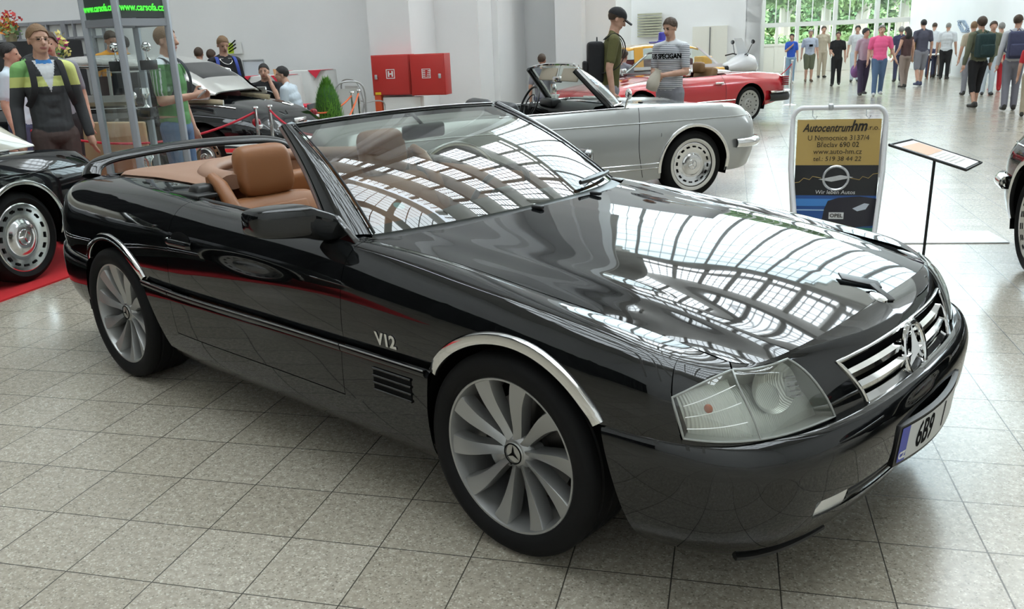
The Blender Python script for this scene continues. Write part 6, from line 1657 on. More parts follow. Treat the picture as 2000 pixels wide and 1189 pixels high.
# glass display tower with trophies
def tower():
    d = 6.3; Cn = at(255, 200, d); Lp = at(165, 150, d+.30); Rp = at(322, 150, d+.24)
    b0 = Vector((Cn.x, Cn.y, 0)); e1 = Vector((Lp.x-Cn.x, Lp.y-Cn.y, 0)); s_ = .395; e1.normalize(); e2 = Vector((e1.y, -e1.x, 0)); 
    if e2.dot(Vector((Rp.x-Cn.x, Rp.y-Cn.y, 0))) < 0: e2 = -e2
    root = empty('display_tower', b0, 0, 'tall square glass showcase with grey posts and a lit web address, holding trophies', 'display case')
    c4 = [Vector(), e1*s_, (e1+e2)*s_, e2*s_]; Ht = 2.2; zf = hz(230,40,0) if False else 1.765
    m_post = mat('tower_grey', (.33,.35,.38), .4, .4)
    for c in c4: MB().box((c.x,c.y,Ht/2), (.045,.045,Ht), bev=.006, M=Matrix.Translation((0,0,0))).build('post', m_post, root)
    for i in range(4):
        a_, b_ = c4[i], c4[(i+1)%4]; mid = (a_+b_)/2; ang_ = math.atan2(b_.y-a_.y, b_.x-a_.x); Mz = Matrix.Translation(mid) @ Matrix.Rotation(ang_, 4, 'Z')
        for z, h_ in ((zf-.01,.05),(Ht-.02,.05)): MB().box((0,0,z), (s_,.03,h_), M=Mz).build('rail', m_post, root, smooth=False)
        MB().box((0,0,.06), (s_,.03,.12), M=Mz).build('plinth_rail', m_post, root, smooth=False)
        MB().add([Mz @ Vector(q) for q in ((-s_/2,0,.12),(s_/2,0,.12),(s_/2,0,zf-.03),(-s_/2,0,zf-.03))], [(0,1,2,3)]).build('glass_pane', m_clear, root, smooth=False, fixn=False)
        out = (mid-(e1+e2)*s_/2).normalized()
        px_ = MB(); px_.box((0,0,zf+.088), (s_-.05,.012,.135), M=Mz); pn_ = px_.build('sign_panel', mat('panel_charcoal', (.06,.075,.07), .4), root, smooth=False)
        if i in (0, 3):
            xr = Vector((-out.y, out.x, 0)); Mt = frame(mid+out*.012+Vector((0,0,zf+.088)), xr, (0,0,1))
            text_mesh('web_address', 'www.carsofa.cz', .068, mat('green_led', (.05,.6,.05), .5, emit=(.08,.9,.05), es=.9), pn_, M=Mt, depth=.001, bold=.0012, sx=.80)
    ctr = (e1+e2)*s_/2
    for z in (.62, 1.08, 1.42):
        MB().add([c*1.0+Vector((0,0,z)) for c in c4], [(0,1,2,3)]).build('glass_shelf', m_clear, root, smooth=False, solid=.006, fixn=False)
    k = 0
    for z, spots, nm in ((.626,((.35,.42),(.75,.6)),'bottom'), (1.086,((.40,.30),(.62,.72)),'middle'), (1.426,((.62,.25),(.40,.75)),'top')):
        for fa, fb_ in spots:
            p = b0+e1*s_*fa+e2*s_*fb_+Vector((0,0,z)); tr_ = empty('trophy', p, k*.9, 'cut glass trophy on a black plinth, %s on the %s shelf of the tower' % (('left','right')[k%2] if nm != 'middle' else ('nearer','farther')[k%2], nm), 'trophy', 'trophies in the glass tower')
            MB().box((0,0,.035), (.11,.075,.07), bev=.004).build('plinth', mat('black_stone', (.012,.012,.014), .25), tr_)
            MB().lathe([(0,.07),(.03,.07),(.008,.09),(.006,.13),(.0,.13)], n=16).build('stem', m_chrome, tr_)
            gg = MB(); gg.ball((0,0,.165), .035, n=14, m=8) if k % 3 else gg.lathe([(.004,.12),(.012,.14),(.035,.17),(.030,.21),(.028,.205),(.030,.17)], n=14)
            gg.build('figure', m_chrome, tr_); k += 1
tower()
# yellow and white police car with a blue lamp, and a white motorcycle, both beyond the red one
YC = [(.62,.40,.64,.66,.50,.58,.50),(.58,.30,.74,.76,.58,.66,.56),(.40,.24,.82,.86,.62,.69,.62),(0,.20,.84,.92,.64,.69,.64),(-.5,.18,.86,.95,.65,.69,.65),(-1.3,.18,.87,.95,.65,.69,.65),(-1.84,.20,.87,.93,.64,.69,.64),(-2.2,.26,.84,.90,.60,.67,.6),(-2.42,.34,.78,.82,.54,.62,.55),(-2.46,.42,.70,.72,.46,.54,.48)]
yp = at(1318, 190, 19.0); m_yel = mat('yellow_paint', (.75,.38,.02), .2, coat=1); m_wh2 = mat('white_car_paint', (.75,.75,.75), .2, coat=1)
yc, netY, bY, sxY, wshY = classic('police_car', (yp.x+.45, yp.y, 0), math.radians(20), 'small yellow and white hatchback with blue roof lamps behind the red car', m_wh2, YC, (0,-1.84), R=.26, Ra=.31, wheel=None)
yc['category'] = 'car'
for xc in (0,-1.84):
    for sd in LR: MB().lathe([(0,.02),(.14,.0),(.17,.0),(.26,.02),(.265,.08),(.25,.16)], axis='y', n=30, c=(xc,0,.26)).build('wheel', m_tyre, yc, ang=40).location = (0, -.64 if sd < 0 else .48, 0)
def yprof(x): return interp(x, [-2.36,-2.05,-1.5,-.9,-.35,.15], [.90,1.36,1.42,1.42,1.36,.95])
rf = MB(); rf.grid([[(x, interp(x,[-2.3,-1,.1],[.52,.55,.56])*math.copysign(abs(math.cos(t))**.4, math.cos(t)), yprof(x)-.07+.07*abs(math.sin(t))**.7) for t in np.linspace(0, PI, 17)] for x in np.linspace(-2.10,-.32,14)]); rf.build('roof', m_yel, yc, ang=60, solid=.01)
for sd in LR:
    for (xa, za, xb, zb_, w_, mm_) in ((-2.36,.90,-2.06,1.34,.16,m_yel),(-1.72,.92,-1.70,1.36,.20,m_yel),(-1.02,.94,-1.0,1.36,.05,m_wh2),(.18,.92,-.34,1.34,.06,m_wh2)):
        MB().add([(xa-w_/2,sd*.64,za),(xa+w_/2,sd*.64,za),(xb+w_/2,sd*.55,zb_),(xb-w_/2,sd*.55,zb_)], [(0,1,2,3)]).build('window_pillar', mm_, yc, smooth=False, solid=.02, fixn=False)
    MB().grid([[(x, sd*.66, .93), (x, sd*.655, .99)] for x in (-2.3,.2)]).build('window_sill', m_wh2, yc, solid=.02, fixn=False)
    MB().add([(-1.62,sd*.635,.98),(-1.06,sd*.635,.98),(-1.05,sd*.56,1.33),(-1.58,sd*.56,1.33)], [(0,1,2,3)]).build('rear_side_window', m_clear2, yc, smooth=False, fixn=False)
    MB().add([(-.98,sd*.635,.98),(.05,sd*.635,.98),(-.35,sd*.56,1.32),(-.97,sd*.56,1.33)], [(0,1,2,3)]).build('front_side_window', m_clear2, yc, smooth=False, fixn=False)
    MB().box((-1.2,sd*.692,.62), (2.0,.008,.16)).build('yellow_band', m_yel, yc, smooth=False)
MB().add([(-2.38,-.56,.93),(-2.38,.56,.93),(-2.10,.48,1.34),(-2.10,-.48,1.34)], [(0,1,2,3)]).build('rear_window', mat('grey_window', (.30,.34,.36), .1), yc, smooth=False, fixn=False)
MB().box((-1.2,0,1.02), (1.6,1.05,.2), bev=.04).build('interior', mat('dark_red_trim'), yc)
bc = MB(); bc.lathe([(0,0),(.11,0),(.11,.03),(.08,.05),(.075,.19),(.05,.21),(0,.21)], n=24); b_ = bc.build('beacon', mat('blue_lamp', (.05,.05,.45), .15, spec=.7), yc); b_.location = (-.9,-.1,1.44)
MB().box((-.85,0,1.45), (.16,.80,.04), bev=.01).build('lamp_bar', mat('blue_lamp'), yc)
def motorcycle():
    c = at(1425, 130, 21.0); root = empty('motorcycle', (c.x, c.y, 0), math.radians(25), 'white touring motorcycle with windshield and yellow panniers near the far wall', 'motorcycle')
    m_mc = mat('white_fairing', (.74,.74,.76), .2, coat=1)
    fa = MB(); G = []
    for x, z, w_, h_ in ((-.15,.80,.16,.10),(.1,.86,.24,.18),(.35,.90,.32,.24),(.55,.88,.30,.22),(.72,.80,.16,.14),(.78,.78,.04,.05)):
        G.append([(x, w_*math.cos(t), z+h_*math.sin(t)) for t in np.linspace(0, 2*PI, 21)])
    fa.grid(G); fa.build('fairing', m_mc, root)
    MB().grid([[(.42-.20*q, .20*s_*(1-.3*q), 1.05+.42*q) for q in np.linspace(0,1,5)] for s_ in np.linspace(-1,1,7)]).build('windshield', mat('pale_screen', (.75,.78,.8), .2), root, solid=.006, fixn=False)
    MB().box((-.35,0,.80), (.60,.28,.12), bev=.05).build('seat', m_plastic, root); MB().ball((.05,0,.84), (.26,.16,.13)).build('fuel_tank', m_mc, root)
    for sd in LR: MB().box((-.62,sd*.30,.68), (.42,.16,.36), bev=.06).build('pannier', m_yel, root)
    MB().box((-.78,0,.98), (.30,.36,.26), bev=.05).build('top_case', m_yel, root)
    for x in (.85,-.60): 
        w_ = MB(); w_.tube([(x+.27*math.cos(t), 0, .31+.27*math.sin(t)) for t in np.linspace(0, 2*PI, 41)[:-1]], .05, 10, closed=True); w_.lathe([(.05,-.03),(.20,-.012),(.20,.012),(.05,.03)], axis='y', n=24, c=(x,0,.31)); w_.build('wheel', m_tyre, root)
    MB().box((.05,0,.45), (.55,.40,.35), bev=.08).build('engine', m_plastic, root)
    MB().tube([(.85,0,.31),(.50,0,.95)], .04, 8).build('fork', m_chrome, root)
    for sd in LR:
        MB().tube([(.35,0,1.06),(.30,sd*.25,1.12),(.18,sd*.40,1.08)], .016, 8).build('handlebar', m_plastic, root)
        mi = MB(); mi.tube([(.32,sd*.22,1.10),(.36,sd*.34,1.34)], .008, 6); mi.ball((.36,sd*.36,1.38), (.02,.07,.05)); mi.build('mirror', m_plastic, root)
motorcycle()
# tables with leaflets by the right wall, drawing on that wall
def wall_pt(px, z, u=None):
    """point on the right-hand wall face for a pixel column"""
    u = uR-.02 if u is None else u; d = ray(px, 90); t = u/(d.x*HA.x+d.y*HA.y); return H(u, (d.x*HB.x+d.y*HB.y)*t, z)
dr = MB(); a_, b_ = wall_pt(1862, 0), wall_pt(1893, 0); rnd = random.Random(2)
za, zb_ = 1.2+0*1, 1.9
def onw(f, z): q = a_.lerp(b_, f); return (q.x, q.y, z)
zz = lambda py, f: CAM_H+ray(1862+31*f, py).z*(onw(f,0)[1]/ray(1862+31*f, py).y)
for k in range(5):
    P = []
    for i in range(18):
        t = 2*PI*i/17; f = .5+.42*math.cos(t+k)*(.7+.3*math.sin(2*t+k)); g_ = .5+.42*math.sin(t*1.0+k*1.3); P.append(onw(f, zz(38+27*g_, f)))
    dr.tube(P, .014, 5)
tag(dr.build('wall_drawing', mat('ink_blue', (.25,.32,.42), .6), None), 'loose grey line drawing on the right-hand white wall above the people', 'drawing')
def leaflet_table(px, py, rz, label, w_=1.3):
    p = floor_at(px, py)-HA*.55; root = empty('leaflet_table', p, rz, label, 'table', 'stall tables by the right wall')
    MB().box((0,0,.74), (w_,.6,.03), bev=.006).build('tabletop', m_paper, root); MB().grid([[(x, -.31+.01*math.sin(x*20), z) for z in (.12,.74)] for x in np.linspace(-w_/2, w_/2, 24)]).build('table_skirt', m_paper, root, solid=.004, fixn=False)
    for sx_ in (-1,1):
        for sy_ in (-1,1): MB().tube([(sx_*w_*.45,sy_*.25,0),(sx_*w_*.45,sy_*.25,.73)], .02, 8).build('leg', mat('brown_wood', (.20,.08,.05), .5), root)
leaflet_table(1868, 152, TA+1.3, 'white draped stall table in front of the man in the white shirt')
# ================================================================ people
m_skin = noise_color(mat('skin', (.52,.30,.21), .5), (.48,.27,.185), (.58,.34,.25), 14); m_lip = mat('lip', (.36,.13,.11), .5); m_eye = mat('eye', (.02,.015,.012), .2)
m_hair = {k: noise_bump(mat('hair_'+k, c, .6), 120, .6, .01) for k, c in dict(brown=(.055,.032,.018), black=(.012,.010,.009), blond=(.30,.18,.08), grey=(.25,.24,.22), sandy=(.20,.115,.055)).items()}
def cloth(n, c, r=.85): return noise_bump(mat('cloth_'+n, c, r), 9, .45, .03, 2)
m_sole = mat('shoe_sole', (.5,.5,.48), .7)
def yawdir(a): return Vector((math.cos(a), math.sin(a), 0))
class Fig:
    def __init__(s): s.p = []      # primitives: (kind, data, tag)
    def cap(s, a, b, ra, rb, tag, fl=1.0): s.p.append(('c', Vector(a), Vector(b), ra, rb, tag, fl))
    def ell(s, c, r, tag, M=None): s.p.append(('e', Vector(c), Vector(r), M or Matrix.Identity(3), 0, tag, 1))
    def mesh(s, voxel):
        mb = MB()
        for k, a, b, ra, rb, t, fl in s.p:
            if k == 'c':
                n = 5; d = b-a; L = d.length; u = d/L if L > 1e-6 else Vector((0,0,1)); pts = []; rr = []
                for i in range(4): t_ = PI/2*i/4; pts.append(a-u*ra*math.cos(t_)); rr.append(max(1e-4, ra*math.sin(t_)))
                for i in range(5): f = i/4; pts.append(a+d*f); rr.append(ra+(rb-ra)*f)
                for i in range(3, -1, -1): t_ = PI/2*i/4; pts.append(b+u*rb*math.cos(t_)); rr.append(max(1e-4, rb*math.sin(t_)))
                mb.tube(pts, rr, 14)
            else:
                M4 = ra.to_4x4(); M4.translation = a; mb.ball((0,0,0), tuple(b), M=M4, n=18, m=12)
        return mb
    def dist(s, P):
        out = []
        for k, a, b, ra, rb, t, fl in s.p:
            if k == 'c':
                A = np.array(a); D = np.array(b)-A; f = np.clip(((P-A)@D)/max(1e-9, D@D), 0, 1); q = A+f[:,None]*D; out.append(np.linalg.norm(P-q, axis=1)-(ra+(rb-ra)*f))
            else:
                Q = (P-np.array(a))@np.array(ra); R_ = np.array(b); out.append((np.linalg.norm(Q/R_, axis=1)-1)*min(R_))
        return np.array(out)
def person(label, pos, yaw, Ht, top, legs, shoes='shoe_dark', hair='brown', sleeve='short', trouser='long', arms=('down','down'), stride=.0, look=0.0, lookdown=0.0, voxel=.012, female=False, sit=False, hairlen='short', group=None, lean=0.0, hairvis=True, collar=None, build=1.0, tags=None, hood=None):
    H_ = Ht; F = Fig(); S = H_
    fx = Vector((1,0,0)); up = Vector((0,0,1))
    def V(x, y, z): return Vector((x*S, y*S, z*S))
    hipz = .515 if not sit else .30; tz = hipz-.515       # shift of the upper body when seated
    def T(x, y, z):      # torso point with forward lean about the hips
        zz = z-.515; return V(x+math.sin(lean)*zz, y, hipz+math.cos(lean)*zz)
    w = build*(.92 if female else 1.0)
    # torso as stacked ellipsoids
    for z, ry, rx, tg in ((.50,.092,.070,'trousers'),(.545,.090*w,.068*w,'top'),(.60,.082*w,.062*w,'top'),(.66,.087*w,.064*w,'top'),(.72,.096*w,.068*w,'top'),(.765,.092*w,.060*w,'top'),(.800,.070*w,.046,'top')):
        F.ell(T(0,0,z), (rx*S, ry*S, .078*S if .52 < z < .78 else .055*S), tg)
    for sd in (-1,1): F.cap(T(-.002,sd*.026*w,.54), T(-.002,sd*.032*w,.765), .061*S, .058*S, 'top')
    sh = .100*w if not female else .088
    for sd in (-1,1): F.cap(T(0,sd*.04,.818), T(-.004,sd*sh,.806), .032*S, .032*S, 'top'); F.cap(T(-.012,sd*.012,.848), T(-.008,sd*sh*.75,.818), .020*S, .022*S, 'top')
    if hood: 
        F.ell(T(-.050,0,.835), (.045*S,.075*S,.040*S), 'top'); F.cap(T(.0,-.055,.835), T(.035,-.035,.795), .022*S, .016*S, 'top'); F.cap(T(.0,.055,.835), T(.035,.035,.795), .022*S, .016*S, 'top')
    F.cap(T(-.006,0,.80), T(.004,0,.880), .034*S, .031*S, 'skin')
    # head
    hc = T(.012,0,.927); hr_ = Matrix.Rotation(look, 3, 'Z') @ Matrix.Rotation(lookdown, 3, 'Y')
    def hd(x, y, z): return hc+hr_ @ Vector((x*S, y*S, z*S))
    F.ell(hd(-.004,0,.016), (.052*S,.042*S,.048*S), 'skin', hr_); F.ell(hd(.010,0,-.020), (.038*S,.033*S,.044*S), 'skin', hr_); F.ell(hd(.028,0,-.045), (.016*S,.018*S,.014*S), 'skin', hr_)
    F.cap(hd(.046,0,.006), hd(.056,0,-.014), .006*S, .009*S, 'skin'); F.ell(hd(.0435,0,-.034), (.007*S,.014*S,.0045*S), 'lip', hr_)
    for sd in (-1,1):
        F.ell(hd(.0425,sd*.0165,.004), (.0040*S,.0055*S,.0026*S), 'eye', hr_); F.ell(hd(.0425,sd*.0165,.0135), (.0045*S,.0095*S,.0016*S), 'brow', hr_); F.ell(hd(-.004,sd*.043,-.004), (.010*S,.005*S,.016*S), 'skin', hr_)
    # legs
    for i, sd in enumerate((-1,1)):
        if sit:
            hip = V(0,sd*.05,hipz); kn = V(.235,sd*.065,hipz-.005); an = V(.215,sd*.06,.045)
        else:
            ph = stride*(1 if i == 0 else -1); hip = V(0,sd*.048,.50); kn = V(.5*ph+.012+max(0,-ph)*.15,sd*.050,.278); an = V(ph-(.03 if ph < 0 else 0),sd*.052,.048+(max(0,-ph)*.22))
        tl = {'long':('trousers','trousers'), 'shorts':('trousers','skin'), 'three':('trousers','skin')}[trouser]
        r0 = .058*build; wide = 1.0 if trouser != 'shorts' else 1.12
        F.cap(hip, kn, r0*S*wide, .042*S*wide, tl[0])
        if trouser == 'three': mid = kn.lerp(an, .35); F.cap(kn, mid, .040*S, .036*S, 'trousers'); F.cap(mid, an, .027*S, .019*S, 'skin')
        elif trouser == 'long': F.cap(kn, an, .040*S, .033*S, 'trousers'); 
        else: F.cap(kn, kn.lerp(an,.4), .030*S, .031*S, 'skin'); F.cap(kn.lerp(an,.4), an, .031*S, .019*S, 'skin')
        toe = an+V(.088,sd*.012,-.026); F.cap(an+V(-.018,0,-.020), toe, .025*S, .020*S, 'shoes'); F.cap(an+V(-.014,0,.0), an+V(.01,0,-.01), .024*S, .024*S, 'shoes'); F.cap(an+V(-.02,0,-.038), toe+V(0,0,-.012), .012*S, .011*S, 'sole')
    # arms
    hands = []
    for i, sd in enumerate((-1,1)):
        a = arms[i]; s0 = T(-.002,sd*sh*1.04,.800)
        if a == 'down': el = T(-.02,sd*(sh+.035),.640); wr = T(.012,sd*(sh+.048),.500)
        elif a == 'away': el = T(-.02,sd*(sh+.05),.650); wr = T(.02,sd*(sh+.10),.520)
        elif a == 'phone': el = T(.010,sd*(sh+.020),.640); wr = T(.145,sd*(sh-.02),.660)
        elif a == 'hold': el = T(.010,sd*(sh+.025),.640); wr = T(.120,sd*.030,.625)
        elif a == 'chest': el = T(.025,sd*(sh+.02),.650); wr = T(.085,sd*.0,.745)
        elif a == 'front': el = T(.03,sd*(sh+.02),.650); wr = T(.135,sd*(sh-.03),.60)
        elif a == 'face': el = T(.10,sd*(sh+.01),.665); wr = T(.055,sd*.050,.845)
        elif a == 'table': el = T(.05,sd*(sh+.02),.650); wr = T(.17,sd*(sh-.04),.600)
        elif a == 'strap': el = T(.02,sd*(sh+.03),.660); wr = T(.06,sd*.085,.755)
        elif a == 'back': el = T(-.05,sd*(sh+.04),.650); wr = T(-.03,sd*(sh+.03),.520)
        up_r, el_r, wr_r = .0315*build, .0235*build, .0165
        if sleeve == 'short': m_ = s0.lerp(el, .72); F.cap(s0, m_, up_r*S*1.12, .0310*S*build, 'top'); F.cap(m_, el, .0255*S, el_r*S, 'skin'); F.cap(el, wr, el_r*S, wr_r*S, 'skin')
        elif sleeve == 'none': F.cap(s0, el, up_r*S*.85, el_r*S*.9, 'skin'); F.cap(el, wr, el_r*S*.9, wr_r*S, 'skin')
        else: F.cap(s0, el, up_r*S*1.1, .0290*S, 'top'); F.cap(el, wr, .0285*S, .0225*S, 'top')
        d = (wr-el).normalized(); inn = Vector((0,-sd,0)); side = d.cross(inn)
        if side.length < .1: side = Vector((0,0,1))
        side.normalize(); nrm_ = side.cross(d).normalized()
        pc_ = wr+d*.030*S; hands.append((wr, d, side, nrm_))
        F.cap(wr, wr+d*.046*S, .0155*S, .0185*S, 'skin'); F.cap(wr+d*.03*S+side*.010*S, wr+d*.050*S+side*.012*S, .012*S, .011*S, 'skin'); F.cap(wr+d*.03*S-side*.010*S, wr+d*.050*S-side*.012*S, .012*S, .011*S, 'skin')
        curl = .9 if a in ('phone','hold','face','chest') else .35
        for q, (o_, l_) in enumerate(((-.0165,.038),(-.0055,.045),(.0055,.042),(.0165,.033))):
            b0 = wr+d*.056*S+side*o_*S; d1 = (d+nrm_*curl*.5*(-1)).normalized(); b1 = b0+d1*l_*.55*S; d2 = (d-nrm_*curl*1.4).normalized(); b2 = b1+d2*l_*.55*S
            F.cap(b0, b1, .0052*S, .0050*S, 'skin'); F.cap(b1, b2, .0050*S, .0042*S, 'skin')
        tb_ = wr+d*.022*S+side*.018*S; F.cap(tb_, tb_+(d*.6+side*.8).normalized()*.026*S, .0068*S, .0058*S, 'skin'); F.cap(tb_+(d*.6+side*.8).normalized()*.026*S, tb_+(d*.6+side*.8).normalized()*.026*S+(d-nrm_*.3).normalized()*.020*S, .0058*S, .0048*S, 'skin')
    mb = F.mesh(voxel)
    me = bpy.data.meshes.new('person'); me.from_pydata([tuple(v) for v in mb.v], [], mb.f)
    o = bpy.data.objects.new('person', me); COL.objects.link(o)
    md = o.modifiers.new('r', 'REMESH'); md.mode = 'VOXEL'; md.voxel_size = voxel; md.use_smooth_shade = True
    ms = o.modifiers.new('s', 'SMOOTH'); ms.factor = .5; ms.iterations = 2
    dg = bpy.context.evaluated_depsgraph_get(); dg.update(); me2 = bpy.data.meshes.new_from_object(o.evaluated_get(dg)); o.modifiers.clear(); o.data = me2; bpy.data.meshes.remove(me)
    me2.materials.clear()
    TG = ['skin','top','trousers','shoes','sole','lip','eye','brow']
    mats_ = [m_skin, top, legs, mat(shoes, {'shoe_dark':(.03,.028,.025),'shoe_white':(.55,.55,.53),'shoe_brown':(.12,.07,.04),'shoe_blue':(.05,.06,.12),'shoe_red':(.5,.03,.03)}[shoes], .6), m_sole, m_lip, m_eye, m_hair[hair]]
    for m in mats_: me2.materials.append(m)
    n = len(me2.polygons); C = np.empty(n*3); me2.polygons.foreach_get('center', C); C = C.reshape(-1,3)
    D = F.dist(C); idx = np.argmin(D, axis=0); tg0 = [TG.index(p[5]) if p[5] not in ('eye','brow') else 0 for p in F.p]; tg = np.array(tg0)[idx]
    for q, p in enumerate(F.p):
        if p[5] in ('eye','lip','brow') and not (p[5] == 'brow' and voxel > .01): tg[D[q] < (.0022 if voxel < .01 else .0015)*S/1.75] = TG.index(p[5])
    if tags: tg, extra = tags(C/S, tg, F, T, S); [me2.materials.append(m) for m in extra]
    me2.polygons.foreach_set('material_index', tg.astype(np.int32)); me2.polygons.foreach_set('use_smooth', [True]*n); me2.update()
    zmin = min(v.co.z for v in me2.vertices)
    o.location = (pos[0], pos[1], (0 if sit else -zmin)+(pos[2] if len(pos) > 2 else 0)); o.rotation_euler = (0, 0, yaw)
    o['label'] = label; o['category'] = 'person'
    if group: o['group'] = group
    if hairvis:
        hb = MB(); G = []; nA, nB = 28, 16; rnd = random.Random(len(label))
        for i in range(nA+1):
            a = 2*PI*i/nA; row = []
            for j in range(nB+1):
                ca_ = math.cos(a); tm = float(np.interp(abs((a+PI)%(2*PI)-PI), [0,.75,1.05,1.5,1.75,2.2,PI], [.68,.76,1.0,1.12,1.34,1.46,1.5])); t = PI*.5*j/nB*tm*{'short':1.0,'bob':1.12,'long':1.15}[hairlen]
                fr_ = math.cos(a); lim = 1.0
                tt = t
                r_ = 1.0+.035*math.sin(5*a+3*t)*rnd.random()+.03*rnd.random()
                x, y, z = math.sin(tt)*math.cos(a), math.sin(tt)*math.sin(a), math.cos(tt)
                k_ = 1.035+.06*math.cos(t*.8)+.012*rnd.random()
                row.append(hd(-.006+.053*k_*x*r_, .0425*k_*y*r_, .018+.0495*k_*z*r_))
            G.append(row)
        G[-1] = G[0]
        hb.grid(G); hb.build('hair', m_hair[hair], o, ang=80, solid=.005*S, off=-1)
        if hairlen == 'long':
            lg = MB(); lg.grid([[hd(-.030-.030*math.sin(PI*f)-.018*(1-abs(q)), .042*q*(1+.15*f), .02-.15*f) for f in np.linspace(0,1,8)] for q in np.linspace(-1,1,9)]); lg.build('long_hair', m_hair[hair], o, ang=80, solid=.03*S)
    o_info = dict(hd=hd, T=T, V=V, hr=hr_, hands=hands, S=S)
    return o, o_info
def glasses(o, I):
    mb = MB(); hd = I['hd']
    for sd in (-1,1): mb.tube([hd(.052,sd*.0175+.0125*math.cos(t),.004+.008*math.sin(t)) for t in np.linspace(0, 2*PI, 17)[:-1]], .0012, 5, closed=True); mb.tube([hd(.052,sd*.030,.006), hd(.0,sd*.045,.006)], .0012, 5)
    mb.tube([hd(.053,-.005,.006), hd(.053,.005,.006)], .0012, 5); mb.build('glasses', m_dark, o)
def backpack(o, I, m_, label, world_parent=False, size=(.13,.24,.34), z=.70, name='backpack', back=-.115):
    S = I['S']; root = empty(name, o.location, o.rotation_euler.z, label, 'backpack'); T = I['T']
    c = T(back, 0, z); mb = MB(); d, w_, h_ = size
    mb.box(tuple(c), size, bev=.05); b = mb.build('bag', m_, root, subsurf=1)
    MB().box((c.x-d*.5-.02, 0, c.z-h_*.18), (.06,w_*.8,h_*.45), bev=.025).build('front_pocket', m_, root)
    for sd in (-1,1):
        P = spline_pts([T(-.055,sd*.050,.81), T(0,sd*.062,.845), T(.062,sd*.062,.795), T(.072,sd*.075,.72), T(.03,sd*.10,.64), T(-.06,sd*.08,.61)], 20); MB().tube(P, .013, 8, sq=(1.7,.45)).build('strap', m_, root)
    MB().tube([c+Vector((.02,-.03,h_/2)), c+Vector((.02,0,h_/2+.04)), c+Vector((.02,.03,h_/2))], .008, 6).build('handle', m_, root)
    return root
def in_hand(I, o, h, off=0.0):
    wr, d, side, n_ = I['hands'][h]; S = I['S']; return o.matrix_basis @ (wr+d*(.055+off)*S-n_*.02*S)
def shift(o): bpy.context.view_layer.update()
def P2(px, pyhead, d): p = at(px, pyhead, d); return (p.x, p.y), p.z
CAMDIR = lambda p: math.atan2(-p[1], -p[0])      # yaw that faces the camera
c_char = cloth('charcoal', (.045,.048,.052)); c_jean = cloth('jeans', (.09,.15,.26)); c_jean2 = cloth('light_jeans', (.25,.37,.50)); c_blk = cloth('black', (.012,.012,.014)); c_wht = cloth('white', (.62,.64,.66)); c_olive = cloth('olive', (.10,.095,.03)); c_green = cloth('green', (.09,.24,.08)); c_beige = cloth('beige', (.42,.36,.27)); c_navy = cloth('navy', (.05,.055,.11)); c_blue = cloth('royal_blue', (.03,.10,.50)); c_pink = cloth('pink', (.85,.13,.30)); c_plaid = cloth('plaid', (.42,.46,.55)); c_dbrown = cloth('dark_brown', (.07,.035,.035)); c_taupe = cloth('taupe', (.26,.20,.17)); c_grey = cloth('grey', (.22,.22,.25)); c_mauve = cloth('mauve', (.42,.30,.36)); c_purple = cloth('purple', (.05,.035,.07)); c_khaki = cloth('khaki_green', (.13,.14,.09)); c_redc = cloth('red', (.45,.02,.03)); c_yel = cloth('lime', (.62,.66,.22)); c_orange = cloth('orange', (.70,.30,.02)); c_sky = cloth('pale_blue', (.55,.62,.68)); c_brtrou = cloth('brown_trousers', (.075,.05,.045))
# --- man in the hooded jacket, left
(p, z) = P2(68, 47, 7.5)
def hoodie_tags(C, tg, F, T, S):
    z = C[:,2]; y = C[:,1]; x = C[:,0]; top = tg == 1; n0 = 8
    tg = tg.copy(); v = .715-.35*np.abs(np.abs(y)-.05)      # band dips
    band = top & (z > .725) & (z < .770); tg[band] = n0
    tg[top & (z >= .770) & (np.abs(y) > .068) & (y > 0)] = n0; tg[top & (z >= .770) & (np.abs(y) > .068) & (y < 0)] = n0+1
    col = top & (x > .02) & (np.abs(y) < .030*(z-.70)/.09) & (z > .70); tg[col] = n0+2
    ring = top & (x > .02) & (np.abs(y) < .034) & (z > .825); tg[ring] = n0+3
    return tg, [c_yel, cloth('mid_green', (.20,.42,.14)), c_wht, cloth('blue_collar', (.05,.22,.55))]
o, I = person('young man in glasses and a charcoal hooded jacket with a lime chest band', p, CAMDIR(p)+.25, z, c_char, c_brtrou, 'shoe_dark', 'sandy', 'long', voxel=.0068, look=.1, tags=hoodie_tags, hood=True)
glasses(o, I); 
for sd in (-1,1): MB().tube(spline_pts([I['T'](-.05,sd*.055,.825), I['T'](.03,sd*.062,.835), I['T'](.070,sd*.066,.77), I['T'](.078,sd*.074,.70), I['T'](.04,sd*.10,.64)], 16), .019, 8, sq=(1.4,.5)).build('rucksack_strap', c_blk, o)
